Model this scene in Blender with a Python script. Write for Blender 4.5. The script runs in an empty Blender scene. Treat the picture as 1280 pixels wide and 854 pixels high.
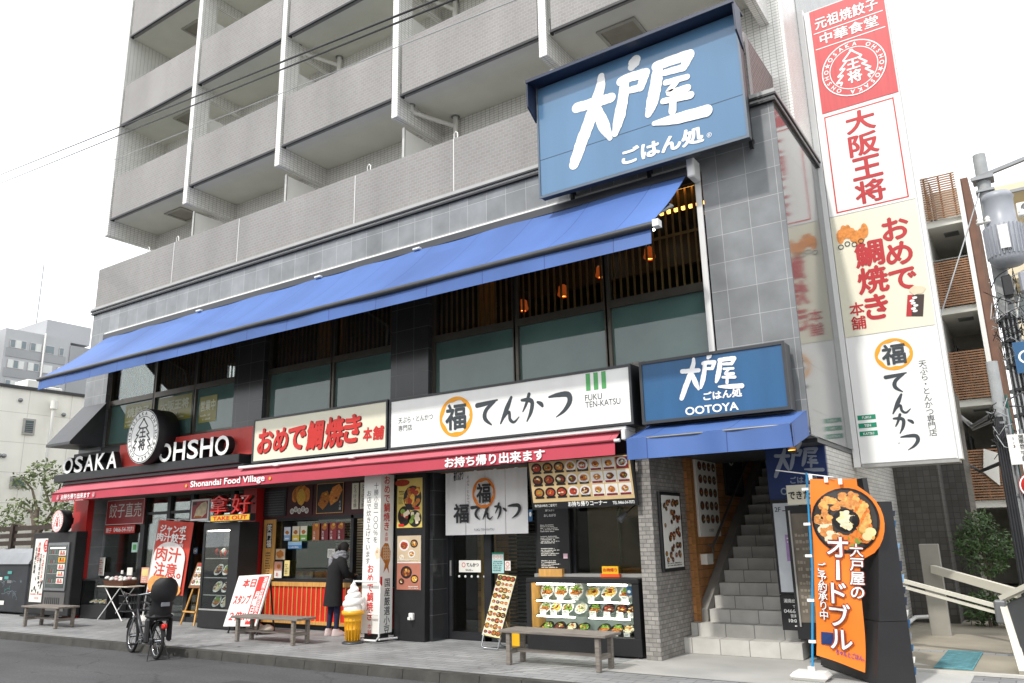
import bpy, math, random
from mathutils import Vector, Matrix
R_ = math.radians
SC = bpy.context.scene
COL = SC.collection
# ------------------------------------------------------------------ camera
YAW, TILT, ROLL = -0.58827, 0.24505, -0.02233
cam = bpy.data.cameras.new('camera'); camo = bpy.data.objects.new('camera', cam); COL.objects.link(camo)
cy, sy = math.cos(YAW), math.sin(YAW)
fw = Vector((sy*math.cos(TILT), cy*math.cos(TILT), math.sin(TILT)))
r0 = Vector((cy, -sy, 0)); u0 = r0.cross(fw)
rr = r0*math.cos(ROLL)+u0*math.sin(ROLL); uu = -r0*math.sin(ROLL)+u0*math.cos(ROLL)
M = Matrix((rr, uu, -fw)).transposed().to_4x4(); M.translation = Vector((0, 0, 1.6))
camo.matrix_world = M
cam.sensor_width = 36; cam.lens = 36*980.2/1280; cam.clip_end = 2000; cam.clip_start = 0.05
SC.camera = camo
# ------------------------------------------------------------------ light
SUN_EL, SUN_AZ = 50, 6         # azimuth: degrees to the left of the facade's normal
SC.view_settings.view_transform = 'Standard'; SC.view_settings.look = 'None'
SC.view_settings.gamma = 1; SC.view_settings.use_curve_mapping = False
SC.view_settings.exposure = 0.46
W = bpy.data.worlds.new('World'); SC.world = W; W.use_nodes = True
nt = W.node_tree; nt.nodes.clear()
def wn(t, **k):
    n = nt.nodes.new(t)
    for a, b in k.items(): setattr(n, a, b)
    return n
sky = wn('ShaderNodeTexSky', sky_type='NISHITA', sun_disc=False)
sky.sun_elevation = R_(SUN_EL); sky.sun_rotation = R_(180+SUN_AZ)
sky.dust_density = 3.0; sky.air_density = 1.0
tc = wn('ShaderNodeTexCoord'); nz = wn('ShaderNodeTexNoise'); nz.inputs['Scale'].default_value = 2.2; nz.inputs['Detail'].default_value = 5
mp = wn('ShaderNodeMapping'); mp.inputs['Scale'].default_value = (1, 1, 2.6)
nt.links.new(tc.outputs['Generated'], mp.inputs[0]); nt.links.new(mp.outputs[0], nz.inputs['Vector'])
cr = wn('ShaderNodeValToRGB'); cr.color_ramp.elements[0].position = .3; cr.color_ramp.elements[1].position = .7
cr.color_ramp.elements[0].color = (8.6, 8.8, 9.1, 1); cr.color_ramp.elements[1].color = (9.6, 9.7, 9.8, 1)
nt.links.new(nz.outputs[0], cr.inputs[0])
mx = wn('ShaderNodeMix', data_type='RGBA'); mx.inputs[0].default_value = 0.93
nt.links.new(sky.outputs[0], mx.inputs[6]); nt.links.new(cr.outputs[0], mx.inputs[7])
bg = wn('ShaderNodeBackground'); bg.inputs[1].default_value = 0.15
out = wn('ShaderNodeOutputWorld')
nt.links.new(mx.outputs[2], bg.inputs[0]); nt.links.new(bg.outputs[0], out.inputs[0])
sl = bpy.data.lights.new('sun', 'SUN'); sl.energy = 2.1; sl.angle = R_(2.2); sl.color = (1, .96, .9)
so = bpy.data.objects.new('sun', sl); COL.objects.link(so)
tosun = Vector((-math.sin(R_(SUN_AZ))*math.cos(R_(SUN_EL)), -math.cos(R_(SUN_AZ))*math.cos(R_(SUN_EL)), math.sin(R_(SUN_EL))))
so.rotation_euler = tosun.to_track_quat('Z', 'Y').to_euler(); so.location = tosun*60

# ------------------------------------------------------------------ materials
MATS = {}
def L(c):  # hex sRGB -> linear
    c = c.lstrip('#'); o = []
    for i in (0, 2, 4):
        x = int(c[i:i+2], 16)/255
        o.append(x/12.92 if x <= .04045 else ((x+.055)/1.055)**2.4)
    return tuple(o)
def base(name):
    m = bpy.data.materials.new(name); m.use_nodes = True
    n = m.node_tree; n.nodes.clear()
    b = n.nodes.new('ShaderNodeBsdfPrincipled'); o = n.nodes.new('ShaderNodeOutputMaterial')
    n.links.new(b.outputs[0], o.inputs[0])
    return m, n, b, o
def noise(n, scale, detail=4, coord='UV', stretch=None):
    t = n.nodes.new('ShaderNodeTexCoord'); z = n.nodes.new('ShaderNodeTexNoise')
    z.inputs['Scale'].default_value = scale; z.inputs['Detail'].default_value = detail
    if stretch:
        mp = n.nodes.new('ShaderNodeMapping'); mp.inputs['Scale'].default_value = stretch
        n.links.new(t.outputs[coord], mp.inputs[0]); n.links.new(mp.outputs[0], z.inputs['Vector'])
    else: n.links.new(t.outputs[coord], z.inputs['Vector'])
    return z
def mul(n, a_sock, col, amt, z):
    # colour times (1-amt .. 1+amt) by noise
    mr = n.nodes.new('ShaderNodeMapRange'); mr.inputs[1].default_value = .3; mr.inputs[2].default_value = .7
    mr.inputs[3].default_value = 1-amt; mr.inputs[4].default_value = 1+amt
    n.links.new(z.outputs[0], mr.inputs[0])
    v = n.nodes.new('ShaderNodeVectorMath'); v.operation = 'SCALE'
    if a_sock is None: v.inputs[0].default_value = col
    else: n.links.new(a_sock, v.inputs[0])
    n.links.new(mr.outputs[0], v.inputs['Scale'])
    return v.outputs[0]
def mat(name, col, rough=.6, var=.12, scale=3, metal=0, bump=0, bscale=40, spec=.5, stretch=None, coat=0):
    if name in MATS: return MATS[name]
    m, n, b, o = base(name)
    c = L(col) if isinstance(col, str) else col
    b.inputs['Roughness'].default_value = rough; b.inputs['Metallic'].default_value = metal
    b.inputs['Specular IOR Level'].default_value = spec
    if coat: b.inputs['Coat Weight'].default_value = coat
    z = noise(n, scale, 5, 'UV', stretch)
    n.links.new(mul(n, None, c, var, z), b.inputs['Base Color'])
    if bump:
        zb = noise(n, bscale, 6); bp = n.nodes.new('ShaderNodeBump'); bp.inputs['Strength'].default_value = bump; bp.inputs['Distance'].default_value = .01
        n.links.new(zb.outputs[0], bp.inputs['Height']); n.links.new(bp.outputs[0], b.inputs['Normal'])
    MATS[name] = m; return m
def brick(name, c1, c2, mortar, bw, bh, ms, rough=.5, off=.5, bump=.3, var=.1, scale=1.2, stain=0, spec=.5, rot=False):
    if name in MATS: return MATS[name]
    m, n, b, o = base(name)
    t = n.nodes.new('ShaderNodeTexCoord'); br = n.nodes.new('ShaderNodeTexBrick')
    n.links.new(t.outputs['UV'], br.inputs['Vector'])
    br.offset = off; br.inputs['Scale'].default_value = 1
    br.inputs['Brick Width'].default_value = bw; br.inputs['Row Height'].default_value = bh
    br.inputs['Mortar Size'].default_value = ms; br.inputs['Mortar Smooth'].default_value = .1
    br.inputs['Color1'].default_value = (*L(c1), 1); br.inputs['Color2'].default_value = (*L(c2), 1); br.inputs['Mortar'].default_value = (*L(mortar), 1)
    z = noise(n, scale, 6)
    s = mul(n, br.outputs['Color'], None, var, z)
    if stain:
        z2 = noise(n, 1.0, 5, 'UV', (1.2, .12, 1)); s = mul(n, s, None, stain, z2)
    n.links.new(s, b.inputs['Base Color']); b.inputs['Roughness'].default_value = rough
    b.inputs['Specular IOR Level'].default_value = spec
    if bump:
        iv = n.nodes.new('ShaderNodeMath'); iv.operation = 'SUBTRACT'; iv.inputs[0].default_value = 1
        n.links.new(br.outputs['Fac'], iv.inputs[1])
        bp = n.nodes.new('ShaderNodeBump'); bp.inputs['Strength'].default_value = bump; bp.inputs['Distance'].default_value = .004
        n.links.new(iv.outputs[0], bp.inputs['Height']); n.links.new(bp.outputs[0], b.inputs['Normal'])
    MATS[name] = m; return m
def emit(name, col, st):
    if name in MATS: return MATS[name]
    m, n, b, o = base(name)
    b.inputs['Base Color'].default_value = (*L(col), 1); b.inputs['Emission Color'].default_value = (*L(col), 1)
    b.inputs['Emission Strength'].default_value = st
    MATS[name] = m; return m
def glass(name, tint, refl=1.0, rough=.0):
    if name in MATS: return MATS[name]
    m, n, b, o = base(name); n.nodes.remove(b)
    tr = n.nodes.new('ShaderNodeBsdfTransparent'); tr.inputs[0].default_value = (*L(tint), 1)
    gl = n.nodes.new('ShaderNodeBsdfGlossy'); gl.inputs['Roughness'].default_value = rough
    z = noise(n, .9, 2); bp = n.nodes.new('ShaderNodeBump'); bp.inputs['Strength'].default_value = .06; bp.inputs['Distance'].default_value = .02
    n.links.new(z.outputs[0], bp.inputs['Height']); n.links.new(bp.outputs[0], gl.inputs['Normal'])
    fr = n.nodes.new('ShaderNodeFresnel'); fr.inputs[0].default_value = 1.5
    mu = n.nodes.new('ShaderNodeMath'); mu.operation = 'MULTIPLY'; mu.inputs[1].default_value = refl; mu.use_clamp = True
    n.links.new(fr.outputs[0], mu.inputs[0])
    mi = n.nodes.new('ShaderNodeMixShader')
    n.links.new(mu.outputs[0], mi.inputs[0]); n.links.new(tr.outputs[0], mi.inputs[1]); n.links.new(gl.outputs[0], mi.inputs[2])
    n.links.new(mi.outputs[0], o.inputs[0])
    MATS[name] = m; return m
def leafmat(name, c):
    if name in MATS: return MATS[name]
    m, n, b, o = base(name)
    z = noise(n, 2.5, 3, 'Object')
    n.links.new(mul(n, None, L(c) if isinstance(c, str) else c, .45, z), b.inputs['Base Color']); b.inputs['Roughness'].default_value = .5
    MATS[name] = m; return m

white_tile = brick('white tile', '#ecebe7', '#e3e2dd', '#9a9a95', .105, .052, .004, .35, .0, .15, .05, 1.2, .06)
side_tile = brick('pale side tile', '#bcbdbb', '#b0b1af', '#7d7e7d', .105, .105, .004, .4, 0, .2, .05)
par_brick = brick('grey brown brick', '#888684', '#827f7d', '#959391', .11, .062, .005, .6, .5, .12, .08, .5, .11)
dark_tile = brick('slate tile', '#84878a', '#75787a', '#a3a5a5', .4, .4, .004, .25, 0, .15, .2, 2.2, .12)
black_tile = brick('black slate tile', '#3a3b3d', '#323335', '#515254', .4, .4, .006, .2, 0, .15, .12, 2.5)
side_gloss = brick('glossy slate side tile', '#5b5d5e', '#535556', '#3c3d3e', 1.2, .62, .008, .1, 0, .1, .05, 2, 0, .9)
grey_brick = brick('grey split face brick', '#99958f', '#807d78', '#6b6966', .105, .055, .005, .55, .5, .7, .16, 9)
darkgrey_brick = brick('charcoal brick', '#55524f', '#47443f', '#3a3835', .11, .11, .006, .6, 0, .5, .1, 6)
pale_brick = brick('pale long tile', '#c3c1bb', '#b4b2ac', '#817f7b', .23, .06, .005, .5, .5, .4, .08, 2)
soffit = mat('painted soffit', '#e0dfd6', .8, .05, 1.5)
whitep = mat('white paint', '#e6e5e0', .45, .04, 2)
white_m = mat('white coated metal', '#e4e4e2', .3, .04, 2)
signwhite = mat('white sign face', '#f1f1ee', .3, .05, 1, stretch=(3, .3, 1))
cream = mat('cream sign face', '#e6e2cc', .4, .03, 1.5)
signblue = mat('blue sign face', '#2c5c86', .38, .1, .6, stretch=(6, .4, 1))
bigblue = mat('pale blue sign face', '#547a9c', .2, .07, .5, stretch=(4, .4, 1), coat=.4)
navy = mat('navy metal', '#1f2c44', .45, .1)
blackm = mat('black metal', '#202124', .45, .2, 4)
blackp = mat('black paint', '#1b1b1d', .5, .25, 3)
darkgrey = mat('dark grey metal', '#3b3d40', .4, .12, 4)
greym = mat('grey metal', '#8c8e90', .35, .08, 4, .6)
alum = mat('brushed aluminium', '#b5b4b0', .35, .06, 5, .5)
bronze = mat('bronze window frame', '#5d5850', .35, .1, 5, .5)
redp = mat('red painted wall', '#b8211f', .5, .1, 2)
redpanel = mat('red sign panel', '#c2413a', .5, .15, 2.5)
redtext = mat('red lettering', '#cc2a22', .45, .06)
red_f = mat('bright red board', '#d62a1c', .45, .08)
blacktext = mat('black lettering', '#26282b', .5, .05)
greytext = mat('charcoal lettering', '#3a4146', .5, .05)
whitetext = mat('white lettering', '#f2f2f0', .45, .02)
orange = mat('orange ring', '#f0a11c', .5, .05)
orange_f = mat('orange banner cloth', '#ef7d22', .7, .06, 2)
green_t = mat('green lettering', '#57a862', .5, .05)
green_b = mat('green plate', '#138a68', .5, .05)
yellow = mat('yellow plastic', '#e9b21f', .4, .06)
bluefab = brick('blue awning cloth', '#44639f', '#4969a5', '#2d4680', 1.03, 60, .007, .62, 0, 0, .16, .45, .12)
redfab = brick('red awning cloth', '#c66572', '#ca6a76', '#9d4553', .98, 60, .004, .75, 0, 0, .12, .8, .08)
wood = mat('honey wood', '#9a6a3a', .5, .3, 3, stretch=(1, 9, 1))
woodpl = brick('wood planking', '#b98250', '#a3703f', '#5d3f26', 1.3, .12, .004, .5, .4, .3, .25, 5)
woodlt = mat('light wood', '#cf9c55', .5, .2, 3, stretch=(9, 1, 1))
woodgrey = mat('weathered grey wood', '#7a736b', .75, .3, 4, stretch=(1, 12, 1), bump=.3)
slatbr = mat('brown slat wood', '#9b7354', .6, .2, 5)
darkwood = mat('dark wood', '#3a2619', .5, .25, 4)
steptile = brick('grey step tile', '#c6c4be', '#bab8b2', '#7c7a76', .4, 40, .006, .6, 0, .3, .12, 4)
plastic_b = mat('black plastic', '#17171a', .65, .15, 8)
rubber = mat('black rubber', '#1b1b1b', .75, .1)
chrome = mat('chrome', '#c5c7c9', .18, .03, 3, 1)
clothblk = mat('black wool', '#141416', .9, .2, 8)
scarfm = mat('grey knitted wool', '#85858a', .95, .4, 30, bump=.8, bscale=60)
skin = mat('skin', '#c99b80', .5, .05)
hairm = mat('dark hair', '#120e0c', .85, .2, 20)
navycloth = mat('navy leggings', '#1c2240', .85, .15, 6)
shoe = mat('pale shoe', '#cdbab6', .6, .1)
purple = mat('lilac paper', '#b18fc4', .6, .1, 8)
paper = mat('paper', '#e4e2da', .6, .04)
soft = mat('soft serve plastic', '#f0eeea', .4, .02)
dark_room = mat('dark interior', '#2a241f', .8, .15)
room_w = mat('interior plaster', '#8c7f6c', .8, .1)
clearg = glass('clear glass', '#e9efec', .6)
caseg = glass('case glass', '#f6f9f8', .22)
frost = mat('frosted teal film', '#56716c', .03, .3, .7, spec=.75)
lampw = emit('warm lamp', '#ffb050', 5)
lampdim = emit('amber shade', '#c2541f', .4)
lampdim2 = emit('fridge lamp', '#fff6dd', 1.2)
lampc = emit('white strip light', '#fff6e6', 16)
neon = mat('red neon letters', '#d4261f', .4, .05)
teal = mat('teal mat', '#5f9aa3', .85, .4, 9)
FOOD = [mat('fried crumb', '#b5702c', .7, .35, 30), mat('dark sauce', '#6b2f16', .5, .35, 30), mat('salad green', '#7c9a3c', .7, .3, 30),
        mat('pale rice', '#e2d5b5', .7, .1, 30), mat('red meat', '#a8391f', .6, .3, 30), mat('egg yellow', '#dfae45', .6, .2, 30)]
plate_w = mat('white plate', '#dfdedb', .3, .03)
plate_k = mat('black bowl', '#232021', .3, .05)
sidetile2 = None

# ------------------------------------------------------------------ mesh builder
FRAME = {}
class MB:
    def __init__(s): s.v = []; s.f = []; s.k = []; s.sm = []; s.mats = []
    def mi(s, m):
        if m not in s.mats: s.mats.append(m)
        return s.mats.index(m)
    def raw(s, vs, fs, m, smooth=False):
        o = len(s.v); s.v.extend(Vector(p) for p in vs); k = s.mi(m)
        for f in fs: s.f.append([o+i for i in f]); s.k.append(k); s.sm.append(smooth)
        return s
    def face(s, pts, m): return s.raw(pts, [list(range(len(pts)))], m)
    def box(s, x0, x1, y0, y1, z0, z1, m):
        v = [(x0,y0,z0),(x1,y0,z0),(x1,y1,z0),(x0,y1,z0),(x0,y0,z1),(x1,y0,z1),(x1,y1,z1),(x0,y1,z1)]
        return s.raw(v, [(0,3,2,1),(4,5,6,7),(0,1,5,4),(1,2,6,5),(2,3,7,6),(3,0,4,7)], m)
    def bbox(s, x0, x1, y0, y1, z0, z1, m, b=.01):   # box with chamfered edges
        b = min(b, (x1-x0)/2.01, (y1-y0)/2.01, (z1-z0)/2.01)
        X = (x0,x1); Y = (y0,y1); Z = (z0,z1); v = []; idx = {}
        for i in (0,1):
            for j in (0,1):
                for k in (0,1):
                    sx, sy_, sz = (1-2*i)*b, (1-2*j)*b, (1-2*k)*b
                    for a in range(3):
                        p = [X[i]+sx, Y[j]+sy_, Z[k]+sz]; p[a] = (X[i],Y[j],Z[k])[a]
                        idx[(i,j,k,a)] = len(v); v.append(tuple(p))
        fs = []
        for a in range(3):
            c, d = [q for q in range(3) if q != a]
            for e in (0,1):
                q = []
                for (p, w) in ((0,0),(1,0),(1,1),(0,1)):
                    t = [0,0,0]; t[a] = e; t[c] = p; t[d] = w; q.append(idx[(*t,a)])
                fs.append(q)
            for p in (0,1):       # edges along axis a, at (c=p,d=w)
                for w in (0,1):
                    t0 = [0,0,0]; t0[c] = p; t0[d] = w; t1 = list(t0); t1[a] = 1
                    fs.append([idx[(*t0,c)], idx[(*t1,c)], idx[(*t1,d)], idx[(*t0,d)]])
        for i in (0,1):
            for j in (0,1):
                for k in (0,1): fs.append([idx[(i,j,k,0)], idx[(i,j,k,1)], idx[(i,j,k,2)]])
        s.raw(v, fs, m); s._fix(len(fs), Vector(((x0+x1)/2,(y0+y1)/2,(z0+z1)/2))); return s
    def _fix(s, n, c):
        for i in range(len(s.f)-n, len(s.f)):
            p = [s.v[q] for q in s.f[i]]
            nn = (p[1]-p[0]).cross(p[2]-p[0]); cc = sum(p, Vector())/len(p)
            if nn.dot(cc-c) < 0: s.f[i].reverse()
    def beam(s, p0, p1, w, h, m, up=(0,0,1)):      # square bar from p0 to p1
        p0, p1 = Vector(p0), Vector(p1); d = (p1-p0).normalized(); up = Vector(up)
        if abs(d.dot(up)) > .98: up = Vector((0,1,0))
        a = d.cross(up).normalized()*w/2; b = a.cross(d).normalized()*h/2
        v = [p0-a-b, p0+a-b, p0+a+b, p0-a+b, p1-a-b, p1+a-b, p1+a+b, p1-a+b]
        s.raw(v, [(0,3,2,1),(4,5,6,7),(0,1,5,4),(1,2,6,5),(2,3,7,6),(3,0,4,7)], m)
        s._fix(6, (p0+p1)/2); return s
    def cyl(s, p0, p1, r, r1=None, m=None, n=12, caps=True, smooth=True):
        r1 = r if r1 is None else r1
        p0, p1 = Vector(p0), Vector(p1); d = (p1-p0).normalized()
        a = d.orthogonal().normalized(); b = d.cross(a)
        ring = [(a*math.cos(2*math.pi*i/n)+b*math.sin(2*math.pi*i/n)) for i in range(n)]
        v = [p0+q*r for q in ring]+[p1+q*r1 for q in ring]
        s.raw(v, [(i,(i+1)%n,n+(i+1)%n,n+i) for i in range(n)], m, smooth)
        if caps: s.raw(v, [list(range(n))[::-1], list(range(n,2*n))], m)
        return s
    def tube(s, pts, r, m, n=8):
        pts = [Vector(p) for p in pts]; vs = []; prev = None
        for i, p in enumerate(pts):
            d = (pts[min(i+1,len(pts)-1)]-pts[max(i-1,0)]).normalized()
            if prev is None: a = d.orthogonal().normalized()
            else: a = (prev-d*prev.dot(d)).normalized()
            prev = a; b = d.cross(a); rr_ = r[i] if isinstance(r, (list,tuple)) else r
            for k in range(n): t = 2*math.pi*k/n; vs.append(p+(a*math.cos(t)+b*math.sin(t))*rr_)
        fs = [(i*n+k, i*n+(k+1)%n, (i+1)*n+(k+1)%n, (i+1)*n+k) for i in range(len(pts)-1) for k in range(n)]
        s.raw(vs, fs, m, True)
        s.raw(vs, [list(range(n))[::-1], [(len(pts)-1)*n+k for k in range(n)]], m); return s
    def lathe(s, prof, c, m, n=20, axis='z', smooth=True):
        c = Vector(c); vs = []
        for (r, z) in prof:
            for k in range(n):
                t = 2*math.pi*k/n; x, y = r*math.cos(t), r*math.sin(t)
                vs.append(c+(Vector((x,y,z)) if axis == 'z' else Vector((x,z,y)) if axis == 'y' else Vector((z,x,y))))
        fs = [(i*n+k, i*n+(k+1)%n, (i+1)*n+(k+1)%n, (i+1)*n+k) for i in range(len(prof)-1) for k in range(n)]
        if axis == 'y': fs = [f[::-1] for f in fs]
        return s.raw(vs, fs, m, smooth)
    def torus(s, c, R, r, m, axis='y', n=28, k=8):
        c = Vector(c); pts = []
        for i in range(n+1):
            t = 2*math.pi*i/n; x, z = R*math.cos(t), R*math.sin(t)
            pts.append(c+(Vector((x,0,z)) if axis == 'y' else Vector((x,z,0)) if axis == 'z' else Vector((0,x,z))))
        return s.tube(pts, r, m, k)
    def blob(s, c, rx, ry, rz, m, rng=None, j=.15, n=8, h=5):
        c = Vector(c); vs = []; fs = []
        for i in range(h+1):
            p = math.pi*i/h
            for k in range(n):
                t = 2*math.pi*k/n; q = 1+(rng.uniform(-j, j) if rng else 0)
                vs.append(c+Vector((rx*math.sin(p)*math.cos(t)*q, ry*math.sin(p)*math.sin(t)*q, -rz*math.cos(p)*q)))
        fs = [(i*n+k, i*n+(k+1)%n, (i+1)*n+(k+1)%n, (i+1)*n+k) for i in range(h) for k in range(n)]
        return s.raw(vs, fs, m, True)
    def build(s, name, parent=None, local=False):
        root = None
        if parent is not None:
            root = parent
            while root.parent: root = root.parent
        if root is not None and not local:
            loc, rz = FRAME[root.name]; c, sn = math.cos(-rz), math.sin(-rz)
            vs = []
            for p in s.v:
                q = p-loc; vs.append((q.x*c-q.y*sn, q.x*sn+q.y*c, q.z))
            off = None
        elif root is not None: vs = [tuple(p) for p in s.v]; off = None
        else:
            xs = [p.x for p in s.v]; ys = [p.y for p in s.v]; zs = [p.z for p in s.v]
            off = Vector(((min(xs)+max(xs))/2, (min(ys)+max(ys))/2, min(zs)))
            vs = [tuple(p-off) for p in s.v]
        me = bpy.data.meshes.new(name); me.from_pydata(vs, [], s.f)
        for m in s.mats: me.materials.append(m)
        me.polygons.foreach_set('material_index', s.k); me.polygons.foreach_set('use_smooth', s.sm)
        uvl = me.uv_layers.new(name='uv'); me.update()
        ax = []
        for p in me.polygons:
            nn = p.normal; a = max(range(3), key=lambda q: abs(nn[q])); ax += [a]*len(p.loop_indices)
        uvs = []
        li = 0
        for f in s.f:
            for vi in f:
                q = s.v[vi]; a = ax[li]
                uvs += ([q.y, q.z] if a == 0 else [q.x, q.z] if a == 1 else [q.x, q.y]); li += 1
        uvl.data.foreach_set('uv', uvs)
        o = bpy.data.objects.new(name, me); COL.objects.link(o)
        if off is not None: o.location = off; FRAME[o.name] = (off, 0)
        if parent is not None: o.parent = parent
        return o
def tag(o, label=None, cat=None, group=None, kind=None):
    if label: o['label'] = label
    if cat: o['category'] = cat
    if group: o['group'] = group
    if kind: o['kind'] = kind
    return o
def thing(name, label, cat, loc=(0,0,0), rz=0, group=None):
    o = bpy.data.objects.new(name, None); COL.objects.link(o); o.empty_display_size = .2
    o.location = loc; o.rotation_euler = (0,0,rz); FRAME[o.name] = (Vector(loc), rz)
    return tag(o, label, cat, group)
def dup(root, loc, rz=None, label=None, group=None):
    c = root.copy(); COL.objects.link(c); c.location = loc
    if rz is not None: c.rotation_euler = (0,0,rz)
    FRAME[c.name] = (Vector(loc), c.rotation_euler.z)
    if label: c['label'] = label
    if group: c['group'] = group
    for ch in list(root.children):
        d = ch.copy(); COL.objects.link(d); d.parent = c
        for g in list(ch.children):
            e = g.copy(); COL.objects.link(e); e.parent = d
    return c

# ------------------------------------------------------------------ text and flat drawing
_TC = {}
def glyphs(s, off=0.0, ext=0.0, shear=0.0):
    k = (s, off, ext, shear)
    if k in _TC: return _TC[k]
    c = bpy.data.curves.new('t', 'FONT'); c.body = s; c.offset = off; c.extrude = ext; c.shear = shear; c.resolution_u = 4
    o = bpy.data.objects.new('t', c); me = bpy.data.meshes.new_from_object(o)
    vs = [tuple(v.co) for v in me.vertices]; fs = [tuple(p.vertices) for p in me.polygons]
    bpy.data.objects.remove(o); bpy.data.curves.remove(c); bpy.data.meshes.remove(me)
    if not vs: vs = [(0,0,0)]
    xs = [v[0] for v in vs]; ys = [v[1] for v in vs]
    _TC[k] = (vs, fs, min(xs), max(xs), min(ys), max(ys)); return _TC[k]
def cr_(p0, p1, p2, p3, t):
    return tuple(.5*((2*b)+(-a+c)*t+(2*a-5*b+4*c-d)*t*t+(-a+3*b-3*c+d)*t**3) for a, b, c, d in zip(p0, p1, p2, p3))
BRUSH = {
'大': [[(0.07,0.71,0.11),(0.32,0.69,0.11),(0.52,0.68,0.10)],[(0.41,1.00,0.07),(0.38,0.83,0.11),(0.24,0.51,0.13),(0.09,0.20,0.13),(0.00,0.00,0.11)],[(0.34,0.58,0.10),(0.41,0.36,0.12),(0.48,0.18,0.05)]],
'戸': [[(0.31,0.92,0.10),(0.34,0.96,0.15),(0.37,1.00,0.13)],[(0.13,0.76,0.11),(0.28,0.77,0.12),(0.50,0.75,0.12)],[(0.50,0.75,0.12),(0.42,0.56,0.10)],[(0.21,0.58,0.08),(0.42,0.56,0.09)],[(0.19,0.73,0.12),(0.14,0.45,0.14),(0.07,0.20,0.14),(0.00,0.00,0.08)]],
'屋': [[(0.18,1.00,0.13),(0.46,1.00,0.14),(0.70,0.99,0.14)],[(0.70,0.98,0.14),(0.60,0.81,0.10)],[(0.31,0.84,0.09),(0.60,0.81,0.10)],[(0.21,0.98,0.14),(0.15,0.68,0.16),(0.07,0.41,0.16),(0.00,0.25,0.09)],[(0.31,0.67,0.08),(0.64,0.64,0.08)],[(0.48,0.62,0.07),(0.35,0.49,0.09),(0.63,0.46,0.10)],[(0.42,0.45,0.09),(0.38,0.17,0.10)],[(0.25,0.38,0.08),(0.67,0.33,0.10)],[(0.08,0.07,0.06),(0.43,0.03,0.14),(0.88,0.00,0.16)]],
'て': [[(0.00,0.88,0.20),(0.52,0.92,0.17),(1.03,1.00,0.07)],[(0.89,0.95,0.12),(0.46,0.63,0.17),(0.40,0.29,0.18),(0.72,0.00,0.06)]],
'ん': [[(0.53,1.00,0.11),(0.31,0.58,0.20),(0.00,0.01,0.07)],[(0.08,0.15,0.07),(0.40,0.43,0.11),(0.45,0.13,0.13),(0.64,0.00,0.10),(0.88,0.18,0.04)]],
'か': [[(0.00,0.81,0.10),(0.30,0.79,0.16),(0.46,0.67,0.16),(0.39,0.32,0.14),(0.21,0.00,0.05)],[(0.33,1.00,0.13),(0.19,0.64,0.11),(0.04,0.38,0.05)],[(0.70,0.66,0.09),(0.84,0.58,0.15),(0.90,0.50,0.11)]],
'つ': [[(0.00,0.96,0.09),(0.48,1.00,0.20),(0.99,0.96,0.25),(1.07,0.64,0.23),(0.78,0.26,0.16),(0.34,0.00,0.04)]],
}
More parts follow.
